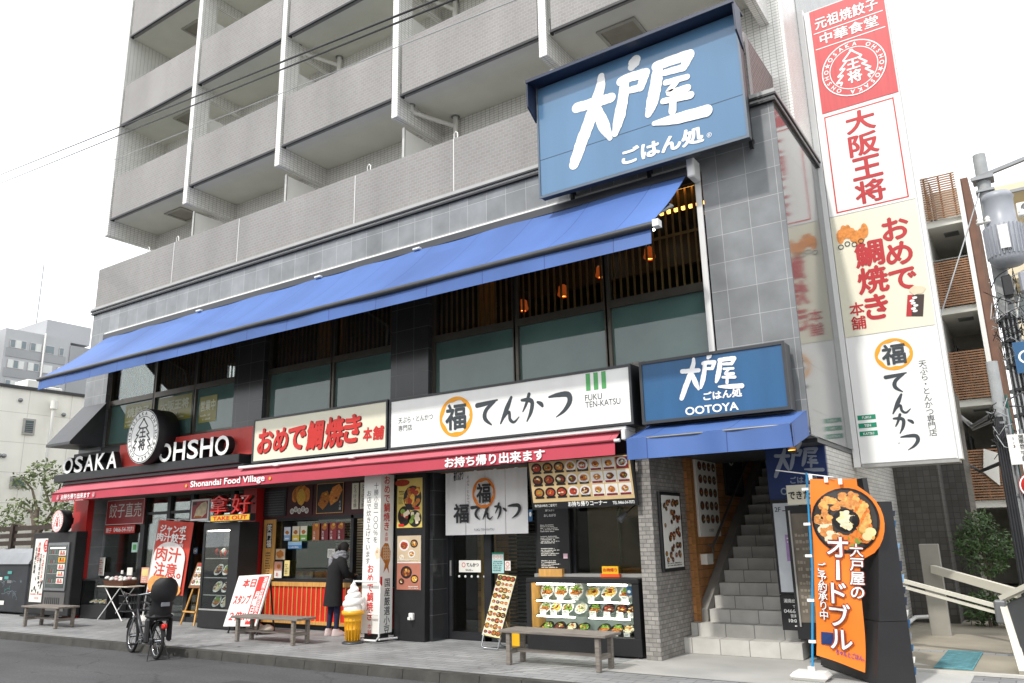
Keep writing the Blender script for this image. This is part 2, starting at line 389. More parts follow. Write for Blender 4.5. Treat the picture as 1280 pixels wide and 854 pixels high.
class Panel:
    """flat drawing surface: origin o, right u, up v, out n (metres); lv = layer above the surface"""
    def __init__(s, mb, o, u=(1,0,0), v=(0,0,1), step=.0018, curve=None):
        s.mb = mb; s.o = Vector(o); s.u = Vector(u).normalized(); s.v = Vector(v).normalized(); s.n = s.u.cross(s.v); s.step = step; s.curve = curve
    def P(s, x, y, lv=0, d=0):
        p = s.o+s.u*x+s.v*y+s.n*(lv*s.step+d)
        if s.curve: p = p+s.curve(x, y)
        return p
    def rect(s, x0, y0, x1, y1, m, lv=1): s.mb.face([s.P(x0,y0,lv), s.P(x1,y0,lv), s.P(x1,y1,lv), s.P(x0,y1,lv)], m)
    def poly(s, pts, m, lv=1): s.mb.face([s.P(x,y,lv) for x, y in pts], m)
    def disc(s, cx, cy_, rx, ry, m, lv=1, n=20, rng=None, j=0):
        s.mb.face([s.P(cx+rx*math.cos(2*math.pi*i/n)*(1+(rng.uniform(-j,j) if rng else 0)), cy_+ry*math.sin(2*math.pi*i/n)*(1+(rng.uniform(-j,j) if rng else 0)), lv) for i in range(n)], m)
    def ring(s, cx, cy_, r0_, r1_, m, lv=1, n=40, sx=1):
        vs = []
        for i in range(n):
            c, q = math.cos(2*math.pi*i/n), math.sin(2*math.pi*i/n)
            vs += [s.P(cx+r0_*c*sx, cy_+r0_*q, lv), s.P(cx+r1_*c*sx, cy_+r1_*q, lv)]
        s.mb.raw(vs, [(2*i, 2*i+1, (2*i+3) % (2*n), (2*i+2) % (2*n)) for i in range(n)], m)
    def frame(s, x0, y0, x1, y1, w, m, lv=1):
        s.rect(x0,y0,x1,y0+w,m,lv); s.rect(x0,y1-w,x1,y1,m,lv); s.rect(x0,y0+w,x0+w,y1-w,m,lv); s.rect(x1-w,y0+w,x1,y1-w,m,lv)
    def text(s, t, x, y, h, m, lv=1, off=.0, w=None, shear=0, al='l', rot=0, em=False):
        # h: cap/box height of the drawn text (bbox), w: fitted width
        reps = ((0, 0, 0),)
        if off >= .01:
            e = off*.9; off = 0
            reps = ((0,0,0), (e,0,.25), (-e,0,.5), (0,e,.75), (0,-e,.9), (e*.7,e*.7,1.05), (-e*.7,-e*.7,1.2), (e*.7,-e*.7,1.35), (-e*.7,e*.7,1.5))
        vs, fs, x0, x1, y0, y1 = glyphs(t, off, 0, shear)
        if em: k = h/.93; y0 = -.1
        else: k = h/max(y1-y0, 1e-6)
        kx = k if w is None else w/max(x1-x0, 1e-6)
        W_ = (x1-x0)*kx
        dx = {'l': 0, 'c': -W_/2, 'r': -W_}[al]
        c, q = math.cos(rot), math.sin(rot)
        for (ex, ey, el) in reps:
            pts = []
            for (a, b, _) in vs:
                px, py = (a-x0+ex)*kx+dx, (b-y0+ey)*k
                pts.append(s.P(x+px*c-py*q, y+px*q+py*c, lv+el))
            s.mb.raw(pts, fs, m)
        return W_
    def vtext(s, t, x, ytop, h, m, lv=1, off=.0, gap=1.06):
        # vertical writing, each character a box of height h centred on x
        y = ytop
        for ch in t:
            if ch == ' ': y -= h*.5; continue
            if ch == 'ー':
                s.rect(x-h*.07, y-h*.92, x+h*.07, y-h*.08, m, lv)
            else:
                e = off*.9; vs, fs, x0, x1, y0, y1 = glyphs(ch, 0)
                k = h/.95; ox = (x0+x1)/2
                for (ex, ey, el) in (((0,0,0),) if e < .004 else ((0,0,0),(e,0,.25),(-e,0,.5),(0,e,.75),(0,-e,.9))):
                    s.mb.raw([s.P(x+(a-ox+ex)*k, y-h+(b+.1+ey)*k, lv+el) for a, b, _ in vs], fs, m)
            y -= h*gap
    def brush(s, t, x, y, h, m, lv=1, ws=1.0, rough=.06, sx=1.0, seed=1):
        rng = random.Random(seed)
        if t not in BRUSH: return s.text(t, x, y, h, m, lv, .03)
        for q, st in enumerate(BRUSH[t]):
            st = [st[0]]+st+[st[-1]]; path = []
            for i in range(len(st)-3):
                for k in range(7): path.append(cr_(st[i], st[i+1], st[i+2], st[i+3], k/7))
            path.append(st[-1]); n = len(path); Lf = []; Rt = []
            for i, (a, b, w_) in enumerate(path):
                a0, b0, _ = path[max(i-1,0)]; a1, b1, _ = path[min(i+1,n-1)]
                dx, dy = a1-a0, b1-b0; ln = math.hypot(dx, dy) or 1; nx_, ny_ = -dy/ln, dx/ln
                hw = w_*.5*ws; e1 = 1+rng.uniform(-rough, rough); e2 = 1+rng.uniform(-rough, rough)
                Lf.append((a+nx_*hw*e1, b+ny_*hw*e1)); Rt.append((a-nx_*hw*e2, b-ny_*hw*e2))
            l2 = lv+q*.5
            P2 = lambda p: s.P(x+p[0]*h*sx, y+p[1]*h, l2)
            vs = []
            for i in range(n): vs += [P2(Lf[i]), P2(Rt[i])]
            s.mb.raw(vs, [(2*i, 2*i+1, 2*i+3, 2*i+2) for i in range(n-1)], m)
            for (e, o_) in ((0, 1), (n-1, n-2)):       # round ends
                cx, cz, w_ = path[e]; ang = math.atan2(path[e][1]-path[o_][1], path[e][0]-path[o_][0])
                fan = []
                for k in range(9):
                    t_ = ang-math.pi/2+math.pi*k/8; fan.append(P2((cx+math.cos(t_)*w_*.5*ws, cz+math.sin(t_)*w_*.5*ws)))
                s.mb.face(fan, m)
    def line(s, pts, w, m, lv=1):
        for i in range(len(pts)-1):
            (a, b), (c, d) = pts[i], pts[i+1]; ln = math.hypot(c-a, d-b) or 1; nx_, ny_ = -(d-b)/ln*w/2, (c-a)/ln*w/2
            s.mb.face([s.P(a+nx_,b+ny_,lv+.15*(i % 2)), s.P(a-nx_,b-ny_,lv+.15*(i % 2)), s.P(c-nx_,d-ny_,lv+.15*(i % 2)), s.P(c+nx_,d+ny_,lv+.15*(i % 2))], m)
    def dish(s, cx, cy_, r, rng, lv=1, plate=None, kind=None):
        pl = plate or rng.choice([plate_w, plate_k]); k = kind if kind is not None else rng.randrange(6)
        s.disc(cx, cy_, r, r*.82, pl, lv, 14)
        main = FOOD[k]; s.disc(cx, cy_, r*.72, r*.55, main, lv+1, 11, rng, .12)
        for i in range(5):
            a = rng.uniform(0, 6.28); q = rng.uniform(.1, .5)
            s.disc(cx+math.cos(a)*r*q, cy_+math.sin(a)*r*q*.75, r*rng.uniform(.12,.3), r*rng.uniform(.08,.2), FOOD[rng.randrange(6)], lv+2+i*.5, 7, rng, .25)
    def scribble(s, x0, y0, x1, y1, rows, m, rng, lv=1, vert=False):
        # lines of writing too small to read, as little dashes
        hh = (y1-y0)/rows
        for i in range(rows):
            y = y1-(i+.8)*hh; x = x0; xe = x0+(x1-x0)*rng.uniform(.6, 1)
            while x < xe:
                w_ = hh*rng.uniform(.3, .6); w_ = min(w_, xe-x)
                if rng.random() < .85: s.rect(x, y, x+w_*.8, y+hh*rng.uniform(.3,.55), m, lv)
                x += w_
def emblem(p, cx, cy_, r, fg, bgm, lv=1, txt='OSAKA OHSHO★OSAKA OHSHO★'):
    p.disc(cx, cy_, r, r, bgm, lv, 40)
    p.ring(cx, cy_, r*.95, r*.985, fg, lv+1); p.ring(cx, cy_, r*.72, r*.745, fg, lv+1)
    n = len(txt)
    for i, ch in enumerate(txt):
        if ch == ' ': continue
        a = math.pi/2+.9-i*2*math.pi/n
        h = r*.14; vs, fs, x0, x1, y0, y1 = glyphs(ch, .02); k = h/.73
        c, q = math.cos(a-math.pi/2), math.sin(a-math.pi/2); pts = []
        for (x, y, _) in vs:
            xx, yy = (x-(x0+x1)/2)*k, y*k+r*.78
            pts.append(p.P(cx+xx*c-yy*q, cy_+xx*q+yy*c, lv+1))
        p.mb.raw(pts, fs, fg)
    zz = [(-.02,.62),(-.30,.34),(-.17,.31),(-.43,.06),(-.26,.06),(-.52,-.17),(-.34,-.16),(-.58,-.39),(-.4,-.4),(-.46,-.52)]
    for sg in (-1, 1): p.line([(cx+sg*-x*r*.98, cy_+y*r) for x, y in zz], r*.055, fg, lv+1)
    p.disc(cx, cy_+r*.64, r*.07, r*.05, fg, lv+1.5, 8)
    p.text('王', cx, cy_-r*.04, r*.36, fg, lv+2, .03, al='c'); p.text('将', cx, cy_-r*.52, r*.42, fg, lv+2, .03, al='c')
def ootoya(p, x, y, w, m, lv=1, ws=1.0):
    # the three brushed characters, w = overall width
    k = w/2.09
    p.brush('大', x+0*k, y+0*k, 1.30*k, m, lv, ws, seed=3); p.brush('戸', x+.71*k, y+.28*k, 1.07*k, m, lv, ws, seed=4); p.brush('屋', x+1.25*k, y+.17*k, .96*k, m, lv, ws, seed=5)
def fuku(p, cx, cy_, rx, ry, ringm, txtm, lv=1, fill=None):
    if fill: p.disc(cx, cy_, rx*.98, ry*.98, fill, lv, 36)
    vs = []; n = 44; rng = random.Random(5)
    for i in range(n):
        c, q = math.cos(2*math.pi*i/n), math.sin(2*math.pi*i/n); k = .80+.05*math.sin(i*.9)
        vs += [p.P(cx+rx*k*c, cy_+ry*k*q, lv+.7), p.P(cx+rx*c, cy_+ry*q, lv+.7)]
    p.mb.raw(vs, [(2*i, 2*i+1, (2*i+3) % (2*n), (2*i+2) % (2*n)) for i in range(n)], ringm)
    p.text('福', cx, cy_-ry*.62, ry*1.24, txtm, lv+2, .028, al='c', w=rx*1.2)

# ================================================================== GROUND
rng = random.Random(11)
def worn(name, col, patches, crack, rough, bsc, bst):
    m, n, b, o = base(name); b.inputs['Roughness'].default_value = rough
    z1 = noise(n, .35, 6); z2 = noise(n, 28, 4); z3 = noise(n, 1.4, 5, 'UV', (.35, 1.6, 1))
    s1 = mul(n, None, col, patches, z1); s2 = mul(n, s1, None, .22, z2); s3 = mul(n, s2, None, .14, z3)
    t = n.nodes.new('ShaderNodeTexCoord'); vo = n.nodes.new('ShaderNodeTexVoronoi'); vo.feature = 'DISTANCE_TO_EDGE'; vo.inputs['Scale'].default_value = .55
    zz = n.nodes.new('ShaderNodeTexNoise'); zz.inputs['Scale'].default_value = 3; zz.inputs['Detail'].default_value = 6
    ad = n.nodes.new('ShaderNodeVectorMath'); ad.operation = 'MULTIPLY_ADD'; ad.inputs[1].default_value = (.5,.5,0)
    n.links.new(t.outputs['UV'], zz.inputs['Vector']); n.links.new(zz.outputs['Color'], ad.inputs[0]); n.links.new(t.outputs['UV'], ad.inputs[2]); n.links.new(ad.outputs[0], vo.inputs['Vector'])
    mr = n.nodes.new('ShaderNodeMapRange'); mr.inputs[1].default_value = .0; mr.inputs[2].default_value = .014; mr.inputs[3].default_value = 1-crack; mr.inputs[4].default_value = 1
    n.links.new(vo.outputs[0], mr.inputs[0]); sc = n.nodes.new('ShaderNodeVectorMath'); sc.operation = 'SCALE'; n.links.new(s3, sc.inputs[0]); n.links.new(mr.outputs[0], sc.inputs['Scale'])
    n.links.new(sc.outputs[0], b.inputs['Base Color'])
    bp = n.nodes.new('ShaderNodeBump'); bp.inputs['Strength'].default_value = bst; bp.inputs['Distance'].default_value = .01; zb = noise(n, bsc, 5); n.links.new(zb.outputs[0], bp.inputs['Height']); n.links.new(bp.outputs[0], b.inputs['Normal'])
    return m
asphalt = worn('asphalt', (.072,.073,.076), .22, .35, .85, 90, .7)
pave = brick('paving stone', '#929393', '#828384', '#636464', .3, .15, .007, .75, .5, .3, .2, 1.1, .16)
conc = mat('forecourt concrete', '#a9a8a4', .75, .13, 1.3, bump=.15, bscale=30)
yardm = mat('stained concrete', '#8d8678', .8, .3, .8, bump=.2, bscale=25)
kerbm = mat('kerb concrete', '#42413d', .85, .35, 3, bump=.5, bscale=20)
def sheet(name, pts, m):
    b = MB(); b.face(pts, m); return tag(b.build(name), kind='structure')
KY = lambda x: 8.19+.0135*x            # kerb front edge
ground = sheet('ground', [(-400,-300,-.16),(400,-300,-.16),(400,500,-.16),(-400,500,-.16)], mat('far ground', '#77746c', .9, .2, .2))
road = sheet('road', [(-90,-14,-.12),(60,-14,-.12),(60,KY(60),-.12),(-90,KY(-90),-.12)], asphalt)
b = MB(); b.raw([(-90,KY(-90)+.15,-.004),(40,KY(40)+.15,-.004),(40,12.6,-.004),(-90,12.6,-.004),(-90,KY(-90)+.15,-.15),(40,KY(40)+.15,-.15)], [(0,1,2,3),(4,5,1,0)], pave)
sidewalk = tag(b.build('sidewalk'), kind='structure')
b = MB()
x = -60.0
while x < 30:
    x1 = x+.6; y0, y1 = KY(x), KY(x1)
    v = [(x+.004,y0,-.14),(x1-.004,y1,-.14),(x1-.004,y1+.02,0),(x+.004,y0+.02,0),(x1-.004,y1+.15,.002),(x+.004,y0+.15,.002)]
    b.raw(v, [(0,1,2,3),(3,2,4,5),(1,0,5,4)], kerbm); x = x1
kerb = tag(b.build('kerb'), kind='structure')
forecourt = sheet('forecourt', [(-4.9,9.1,.002),(-1.0,9.1,.002),(-1.0,10.65,.002),(-2.36,12.0,.002),(-4.9,12.0,.002)], conc)

b2 = MB(); b2.face([(-6.0,8.35,.004),(-5.97,8.35,.004),(-4.72,10.02,.004),(-4.75,10.02,.004)], mat('worn white line', '#c9c8c4', .8, .25, 6))
tag(b2.build('pavement'), kind='structure')
yard = sheet('yard', [(-2.36,10.75,.004),(3,10.55,.004),(3,22,-.05),(-2.36,22,-.05)], yardm)
b = MB(); b.box(-1.75,3,10.62,10.70,0,.03,mat('edge strip','#bfbdb6',.6)); tag(b.build('kerb'), kind='structure')
# manhole
b = MB(); b.lathe([(0,.004),(.30,.004),(.31,-.01)], (-12.6,5.35,-.118), mat('iron cover','#4b4a48',.6,.2,20,.6), 28)
for i in range(-4,5):
    w_ = math.sqrt(max(.27**2-(i*.06)**2, 0)); b.box(-12.6-w_,-12.6+w_,5.35+i*.06-.012,5.35+i*.06+.012,-.113,-.108,darkgrey)
b.lathe([(.30,.006),(.36,.005),(.37,-.01)], (-12.6,5.35,-.118), kerbm, 28)
tag(b.build('manhole_cover'), 'round iron manhole cover set in the asphalt road', 'manhole')

# ================================================================== MAIN BUILDING
XL, XR, Y0, YW = -19.6, -2.33, 10.1, 11.5
B = thing('apartment_building', 'grey tiled apartment block with stacked balconies over a restaurant arcade', 'building', (-11, 10.1, 0))
# ---- upper volume
b = MB(); b.box(-19.5, -2.36, YW, 24, 7.0, 22, white_tile); b.build('back_wall', B)
ROW0, FH = 9.93, 2.74
PIL = [-19.53, -16.12, -12.82, -9.42, -6.05, -2.72]
for i, px in enumerate(PIL):
    b = MB(); w_ = .15
    if i == 0: b.box(px, px+w_, Y0, YW, 9.5, 22, white_tile)
    else:
        b.box(px, px+w_, Y0, Y0+.42, 9.5, 22, white_tile); b.box(px+.003, px+w_-.003, Y0+.42, YW, 9.503, 9.97, white_tile)
        for k in range(1, 5): b.box(px+.003, px+w_-.003, Y0+.42, YW, ROW0+FH*k-.25, ROW0+FH*k+.04, white_tile)
    b.build('pilaster', B)
    for k in range(0, 5):           # partition screens between neighbours
        if i == 0 or i == 5: continue
        z0 = 8.3 if k == 0 else ROW0+FH*(k-1)+.2
        z1 = 9.37 if k == 0 else z0+1.85
        b = MB(); b.box(px+.05, px+.09, Y0+(.3 if k == 0 else .45), YW, z0, z1, whitep)
        s_ = b.build('partition_screen', B)
        b = MB(); b.box(px+.04, px+.1, Y0+(.27 if k == 0 else .42), Y0+(.3 if k == 0 else .45), z0, z1+.03, alum); b.build('screen_frame', s_)
for i in range(5):
    xa, xb = PIL[i]+.15, PIL[i+1]
    for k in range(5):
        zb = ROW0+FH*k
        b = MB(); b.box(xa+.10, xb-.02, Y0+.005, Y0+.14, zb, zb+1.18, par_brick)
        p = b.build('balcony_parapet', B)
        b = MB(); b.box(xa+.07, xb-.005, Y0-.012, Y0+.03, zb-.045, zb+.002, blackm)
        b.box(xa+.06, xa+.098, Y0+.02, Y0+.1, zb-.04, zb+.25, blackm); b.build('drip_edge', p)
        b = MB(); b.box(xa, xb, Y0+.10, YW, zb+.012, zb+.2, soffit); sl_ = b.build('balcony_slab', B)
        if i == 0 or (i == 4 and k < 2):
            hx, hy = (xa+1.55, Y0+.62) if i == 0 else (xa+.75, Y0+.5)
            b = MB(); fr = mat('hatch frame', '#a9a79f', .5)
            b.box(hx-.06,hx,hy,hy+.66,zb-.02,zb+.011,fr); b.box(hx+.6,hx+.66,hy,hy+.66,zb-.02,zb+.011,fr)
            b.box(hx,hx+.6,hy,hy+.06,zb-.02,zb+.011,fr); b.box(hx,hx+.6,hy+.6,hy+.66,zb-.02,zb+.011,fr)
            b.box(hx,hx+.6,hy+.06,hy+.6,zb+.002,zb+.0115,mat('hatch lid', '#8f8a7e', .4)); b.build('escape_hatch', sl_)
        if k >= 1 or True:
            b = MB(); b.box(xa+.5, xa+2.3, YW-.02, YW+.02, zb+.22, zb+2.2, frost); wv = b.build('balcony_window', B)
            b = MB()
            for q in (xa+.5, xa+1.4, xa+2.3): b.box(q-.025, q+.025, YW-.05, YW-.02, zb+.2, zb+2.2, alum)
            b.box(xa+.475, xa+2.325, YW-.05, YW-.02, zb+2.2, zb+2.25, alum); b.build('frame', wv)
# drainpipes under the balconies
for (px, zt) in ((-8.85, ROW0), (-12.3, ROW0+FH), (-8.85, ROW0+FH)):
    b = MB(); yv = YW-.12
    b.cyl((px,yv,zt-1.6),(px,yv,zt+.02),.055,None,whitep,12); b.lathe([(.09,0),(.09,-.015),(.055,-.02)],(px,yv,zt+.01),greym,14)
    b.cyl((px,yv,zt-.93),(px,yv,zt-.97),.062,None,greym,12)
    xa = px-.42
    b.tube([(xa,Y0+.42,zt+.01),(xa,Y0+.42,zt-.10),(xa+.02,Y0+.47,zt-.15),(px-.03,yv-.02,zt-.2)], .042, whitep, 10)
    b.lathe([(.07,0),(.07,-.012),(.042,-.014)],(xa,Y0+.42,zt+.011),greym,14)
    b.build('drainpipe', B)
# ---- terrace parapet over the second floor
b = MB(); b.box(XL+.02, -2.62, Y0, Y0+.16, 7.52, 8.58, par_brick); pp = b.build('terrace_parapet', B)
dkp = brick('shaded return brick', '#6f5d59', '#64534f', '#8b8380', .11, .062, .006, .6, .5, .35, .06, .5)  # parapet brick darkened: shade of the right return put into the colour
b = MB(); b.box(-2.78, -2.621, Y0+.161, 12.6, 7.52, 8.56, dkp); b.build('parapet_return', pp)
b = MB(); b.box(XL+.02, XL+.18, Y0+.161, 12.6, 7.52, 8.56, par_brick); b.build('parapet_return', pp)
b = MB()
for q in (-16.3, -13.9, -10.35, -7.9): b.box(q-.006, q+.006, Y0-.004, Y0-.001, 7.56, 8.57, whitetext)
b.build('expansion_joint', pp)
b = MB()
for q in (-17.55, -16.35, -10.1, -7.95):   # little handrail hooks
    b.tube([(q,Y0+.08,8.55),(q,Y0+.08,8.72),(q+.04,Y0+.08,8.76),(q+.08,Y0+.08,8.72),(q+.08,Y0+.08,8.55)], .012, white_m, 6)
b.build('safety_hook', pp)
b = MB(); lt = mat('cornice stone', '#a9aaa9', .5, .06)
b.box(XL-.05, XR+.05, Y0-.06, 12.6, 7.455, 7.52, lt)
b.box(XL-.06, XR+.06, Y0-.075, 12.61, 7.425, 7.456, blackm); b.box(XL-.035, XR+.035, Y0-.045, 12.59, 7.385, 7.424, lt); b.box(XL-.04, XR+.04, Y0-.055, 12.60, 7.35, 7.384, blackm)
b.build('cornice', B)
# ---- second floor facade
FZ, HZ = 3.9, 6.62
b = MB(); b.box(XL, XR, Y0, Y0+.25, HZ, 7.35, dark_tile); b.build('upper_tile_band', B)
b = MB(); b.box(XL, -18.62, Y0, Y0+.4, 2.9, HZ, dark_tile); b.box(XL, XL+.25, Y0+.4, 14, 0, 7.35, dark_tile); b.build('corner_pier', B)
b = MB(); b.box(-3.42, XR-.004, Y0, Y0+.4, 2.75, HZ, dark_tile); b.build('corner_pier', B)
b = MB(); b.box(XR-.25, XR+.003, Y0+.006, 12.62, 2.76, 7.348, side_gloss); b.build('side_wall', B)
for xa, xb in ((-13.70, -12.78), (-9.33, -8.47)):
    b = MB(); b.box(xa, xb, Y0, Y0+.4, 2.9, HZ, black_tile); b.build('window_pier', B)
b = MB(); b.box(-18.62, -3.42, Y0+.02, Y0+.4, 2.72, FZ, blackm); b.build('spandrel', B)
b = MB(); b.box(-18.9, -3.5, Y0-.05, Y0-.002, 6.68, 6.76, white_m); b.box(-3.52,-3.44,Y0-.03,Y0-.002,3.95,6.68,white_m); b.build('window_trim', B)
warmstrip = emit('warm cove fill strip', '#ffb866', 4)
latt = mat('lattice wood', '#a87c4c', .6, .2, 5)
def window(xa, xb, muls, lit):
    xs = [xa]+muls+[xb]; yg = Y0+.16
    for i in range(len(xs)-1):
        a, c = xs[i], xs[i+1]
        fb = MB()
        fb.box(a-.03 if i else a, a+.05, yg-.06, yg+.05, FZ, HZ, bronze); fb.box(c-.05, c, yg-.06, yg+.05, FZ, HZ, bronze)
        fb.box(a+.05, c-.05, yg-.06, yg+.05, 4.9, 5.02, bronze); fb.box(a+.05, c-.05, yg-.06, yg+.05, FZ, FZ+.06, bronze); fb.box(a+.05, c-.05, yg-.06, yg+.05, HZ-.08, HZ, bronze)
        w_ = fb.build('window', B)
        g = MB(); g.box(a+.05, c-.05, yg-.005, yg+.005, 5.02, HZ-.08, clearg); g.build('upper_pane', w_)
        g = MB(); g.box(a+.05, c-.05, yg-.005, yg+.005, FZ+.06, 4.9, frost); g.build('frosted_pane', w_)
        lb = MB()
        n = max(6, int((c-a)/.12))
        for k in range(n+1):
            x = a+.05+(c-a-.1)*k/n; lb.box(x-.013, x+.013, yg+.12, yg+.15, 4.95, HZ, latt)
        lb.box(a+.05, c-.05, yg+.10, yg+.118, 5.86, 5.90, latt); lb.build('lattice', w_)
        lb = MB(); lb.box(a+.1, c-.1, yg+.055, yg+.075, HZ-.07, HZ-.03, warmstrip); lb.build('cove_fill_strip', w_)  # cove is real at the right pane; added elsewhere to light the lattice
window(-18.62, -13.70, [-16.75, -15.20], 0); window(-12.78, -9.33, [-10.92], 1); window(-8.47, -3.52, [-6.74, -5.08], 1)
b = MB()
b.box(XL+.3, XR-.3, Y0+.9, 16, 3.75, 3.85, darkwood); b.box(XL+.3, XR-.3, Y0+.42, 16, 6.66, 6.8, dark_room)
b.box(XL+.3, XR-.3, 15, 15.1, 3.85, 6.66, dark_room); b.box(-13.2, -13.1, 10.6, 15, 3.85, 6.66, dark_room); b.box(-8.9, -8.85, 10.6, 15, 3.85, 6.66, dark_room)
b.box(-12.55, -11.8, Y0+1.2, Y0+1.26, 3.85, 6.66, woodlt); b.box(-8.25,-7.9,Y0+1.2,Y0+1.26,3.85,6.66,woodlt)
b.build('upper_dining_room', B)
b = MB()
for x_ in (-3.9, -4.9, -6.2): b.lathe([(0,0),(.05,0),(.05,.02)], (x_,11.7,6.6), lampc, 10)
b.build('downlight', B)
b = MB(); [b.box(-4.9+.12*q,-4.84+.12*q,10.9,10.94,6.48,6.53,lampw) for q in range(12)]; b.build('cove_lamp', B)
b = MB(); b.box(XL+.3,XR-.3,12.3,12.4,6.1,6.66,darkwood); b.build('lamp_hiding_beam', B)  # added beam, only there to hide the ceiling strips behind it
b = MB(); [b.box(q,q+.9,12.6,12.7,6.58,6.6,lampw) for q in (-17.5,-15.5,-12.2,-10.6,-7.6,-5.6)]; b.build('ceiling_lamp', B)  # added strips, out of view, to light the dining room
# ---- ground floor: walls, ceiling, piers
YG = 10.85
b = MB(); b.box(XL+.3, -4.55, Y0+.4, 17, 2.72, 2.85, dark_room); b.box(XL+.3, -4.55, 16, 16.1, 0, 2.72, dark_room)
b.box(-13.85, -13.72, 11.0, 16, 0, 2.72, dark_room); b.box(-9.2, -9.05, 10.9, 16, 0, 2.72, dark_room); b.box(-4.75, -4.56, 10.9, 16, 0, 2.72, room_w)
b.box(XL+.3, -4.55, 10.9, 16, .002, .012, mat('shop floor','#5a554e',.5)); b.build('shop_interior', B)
b = MB(); b.box(-20.02, -19.36, 10.35, 10.95, 0, 2.72, redp); b.build('red_pier', B)
b = MB(); b.box(-13.86, -13.44, 10.62, 11.0, 0, 2.72, redp); b.build('red_pier', B)
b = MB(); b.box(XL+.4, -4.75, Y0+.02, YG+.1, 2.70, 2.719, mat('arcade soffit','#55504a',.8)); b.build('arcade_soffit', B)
# brick pillar by the stairs
b = MB(); b.box(-4.72, -4.51, Y0, Y0+1.22, 0, 4.0, grey_brick); b.build('brick_pillar', B)
# gyoza shop front: black mullions, glass
b = MB()
for xa, xb in ((-19.52,-19.44),(-17.78,-17.62),(-16.78,-16.66),(-15.92,-15.8),(-14.5,-14.4),(-13.95,-13.86)): b.box(xa, xb, YG-.06, YG+.06, 0, 2.7, blackm)
b.box(-19.44,-13.9,YG-.05,YG+.05,2.3,2.36,blackm); b.box(-19.44,-17.7,YG-.05,YG+.05,.9,1.0,blackm); b.box(-19.44,-17.7,YG-.04,YG+.04,0,.9,blackp); b.box(-17.62,-13.9,YG-.05,YG+.05,0,.1,blackm)
wf = b.build('shop_window_frame', B)
b = MB(); b.box(-19.44,-13.9,YG-.006,YG+.006,.1,2.7,clearg); b.build('glass_pane', wf)
b = MB()
b.box(-18.9,-18.85,12.2,12.25,0,2,darkgrey); b.box(-19.2,-14.3,12.6,13.4,0,1.0,mat('kitchen counter','#4c3526',.5)); b.box(-19.2,-14.3,13.38,13.42,1.4,2.2,mat('kitchen steel','#6a6a68',.3,.1,3,.6))
b.box(-16.5,-15.95,YG+.3,YG+.34,.1,1.4,woodlt); b.box(-15.6,-14.6,11.3,11.35,.1,1.9,mat('brown shelf','#7a5434',.6))
for q in range(14): b.box(-15.7,-14.0,11.02,11.04,1.45+q*.09,1.50+q*.09,darkgrey)
for q in (-18.2,-16.4,-15): b.box(q,q+.5,12.8,12.85,2.4,2.44,lampw)
b.build('gyoza_kitchen', B)
# taiyaki shop front
b = MB(); b.box(-13.40,-9.9,YG-.06,YG+.12,2.08,2.72,mat('maroon fascia','#431518',.5,.15)); b.box(-13.40,-12.72,YG-.075,YG-.062,2.12,2.66,blackm)
for q in range(10): b.box(-13.36,-12.76,YG-.088,YG-.076,2.15+q*.05,2.17+q*.05,darkgrey)
b.build('fascia_panel', B)
b = MB()
for xa in (-13.42,-10.92,-9.95): b.box(xa,xa+.07,YG-.05,YG+.05,.8,2.08,blackm)
b.box(-13.35,-9.9,YG-.05,YG+.05,2.02,2.08,blackm); b.box(-13.35,-9.9,YG-.06,YG+.05,.86,.92,blackm)
wf = b.build('shop_window_frame', B); b = MB(); b.box(-13.35,-10.92,YG-.005,YG+.005,.92,2.02,clearg); b.build('glass_pane', wf)
b = MB(); b.box(-13.35,-9.9,YG-.09,YG+.3,.78,.86,woodlt); b.box(-13.35,-9.9,YG-.1,YG-.03,.10,.16,woodlt); b.box(-13.35,-9.9,YG-.06,YG+.3,.1,.78,red_f); b.box(-13.35,-9.9,YG,YG+.3,0,.1,blackm)
for q in range(27): x_ = -13.33+q*.13; b.box(x_,x_+.022,YG-.078,YG-.061,.16,.78,woodlt)
b.build('serving_counter', B)
b = MB(); 
for q in range(34): b.box(-13.2,-9.4,12.6,12.62,.6+q*.055,.64+q*.055,mat('beige shutter','#a89f8c',.6))
b.box(-11.0,-10.2,12.0,12.1,1.0,2.0,mat('white machine','#c9c7bf',.4)); b.box(-13.1,-11.2,11.6,12.0,.7,.95,mat('griddle','#55514b',.4,.1,3,.5)); b.box(-12.6,-11.4,11.9,11.95,2.55,2.6,lampc)  # white ceiling strip added to brighten the taiyaki kitchen
b.box(-10.8,-10.3,11.3,11.34,1.75,2.02,mat('cream curtain','#d8cfae',.8)); b.build('taiyaki_kitchen', B)
# white lettered column
b = MB(); b.box(-9.76,-9.37,9.95,10.27,.13,2.72,whitep); b.box(-9.72,-9.41,9.99,10.23,0,.13,blackm); wc = b.build('lettered_column', B)
b = MB()
p = Panel(b, (-9.76,9.95,0)); q = Panel(b, (-9.37,9.95,0), (0,1,0))
p.vtext('十勝小豆一〇〇％を', .285, 2.56, .105, blacktext); p.vtext('お店で炊き上げています', .12, 2.44, .105, blacktext); 
p.vtext('おめで鯛焼き', .19, 1.22, .145, redtext, off=.02, gap=1.03); p.vtext('本舗', .19, .28, .085, redtext)
q.vtext('おめで鯛焼き', .15, 2.68, .15, redtext, off=.02, gap=1.03); q.vtext('本舗', .15, 1.74, .075, redtext)
q.vtext('国産厳選小豆', .19, .99, .14, blacktext, off=.01); q.rect(.02,.88,.07,1.02,redtext)
gold = mat('gilt fish print','#a8641c',.5,.3,30)
fx, fz = .14, 1.36     # sea bream print wrapping the column's corner
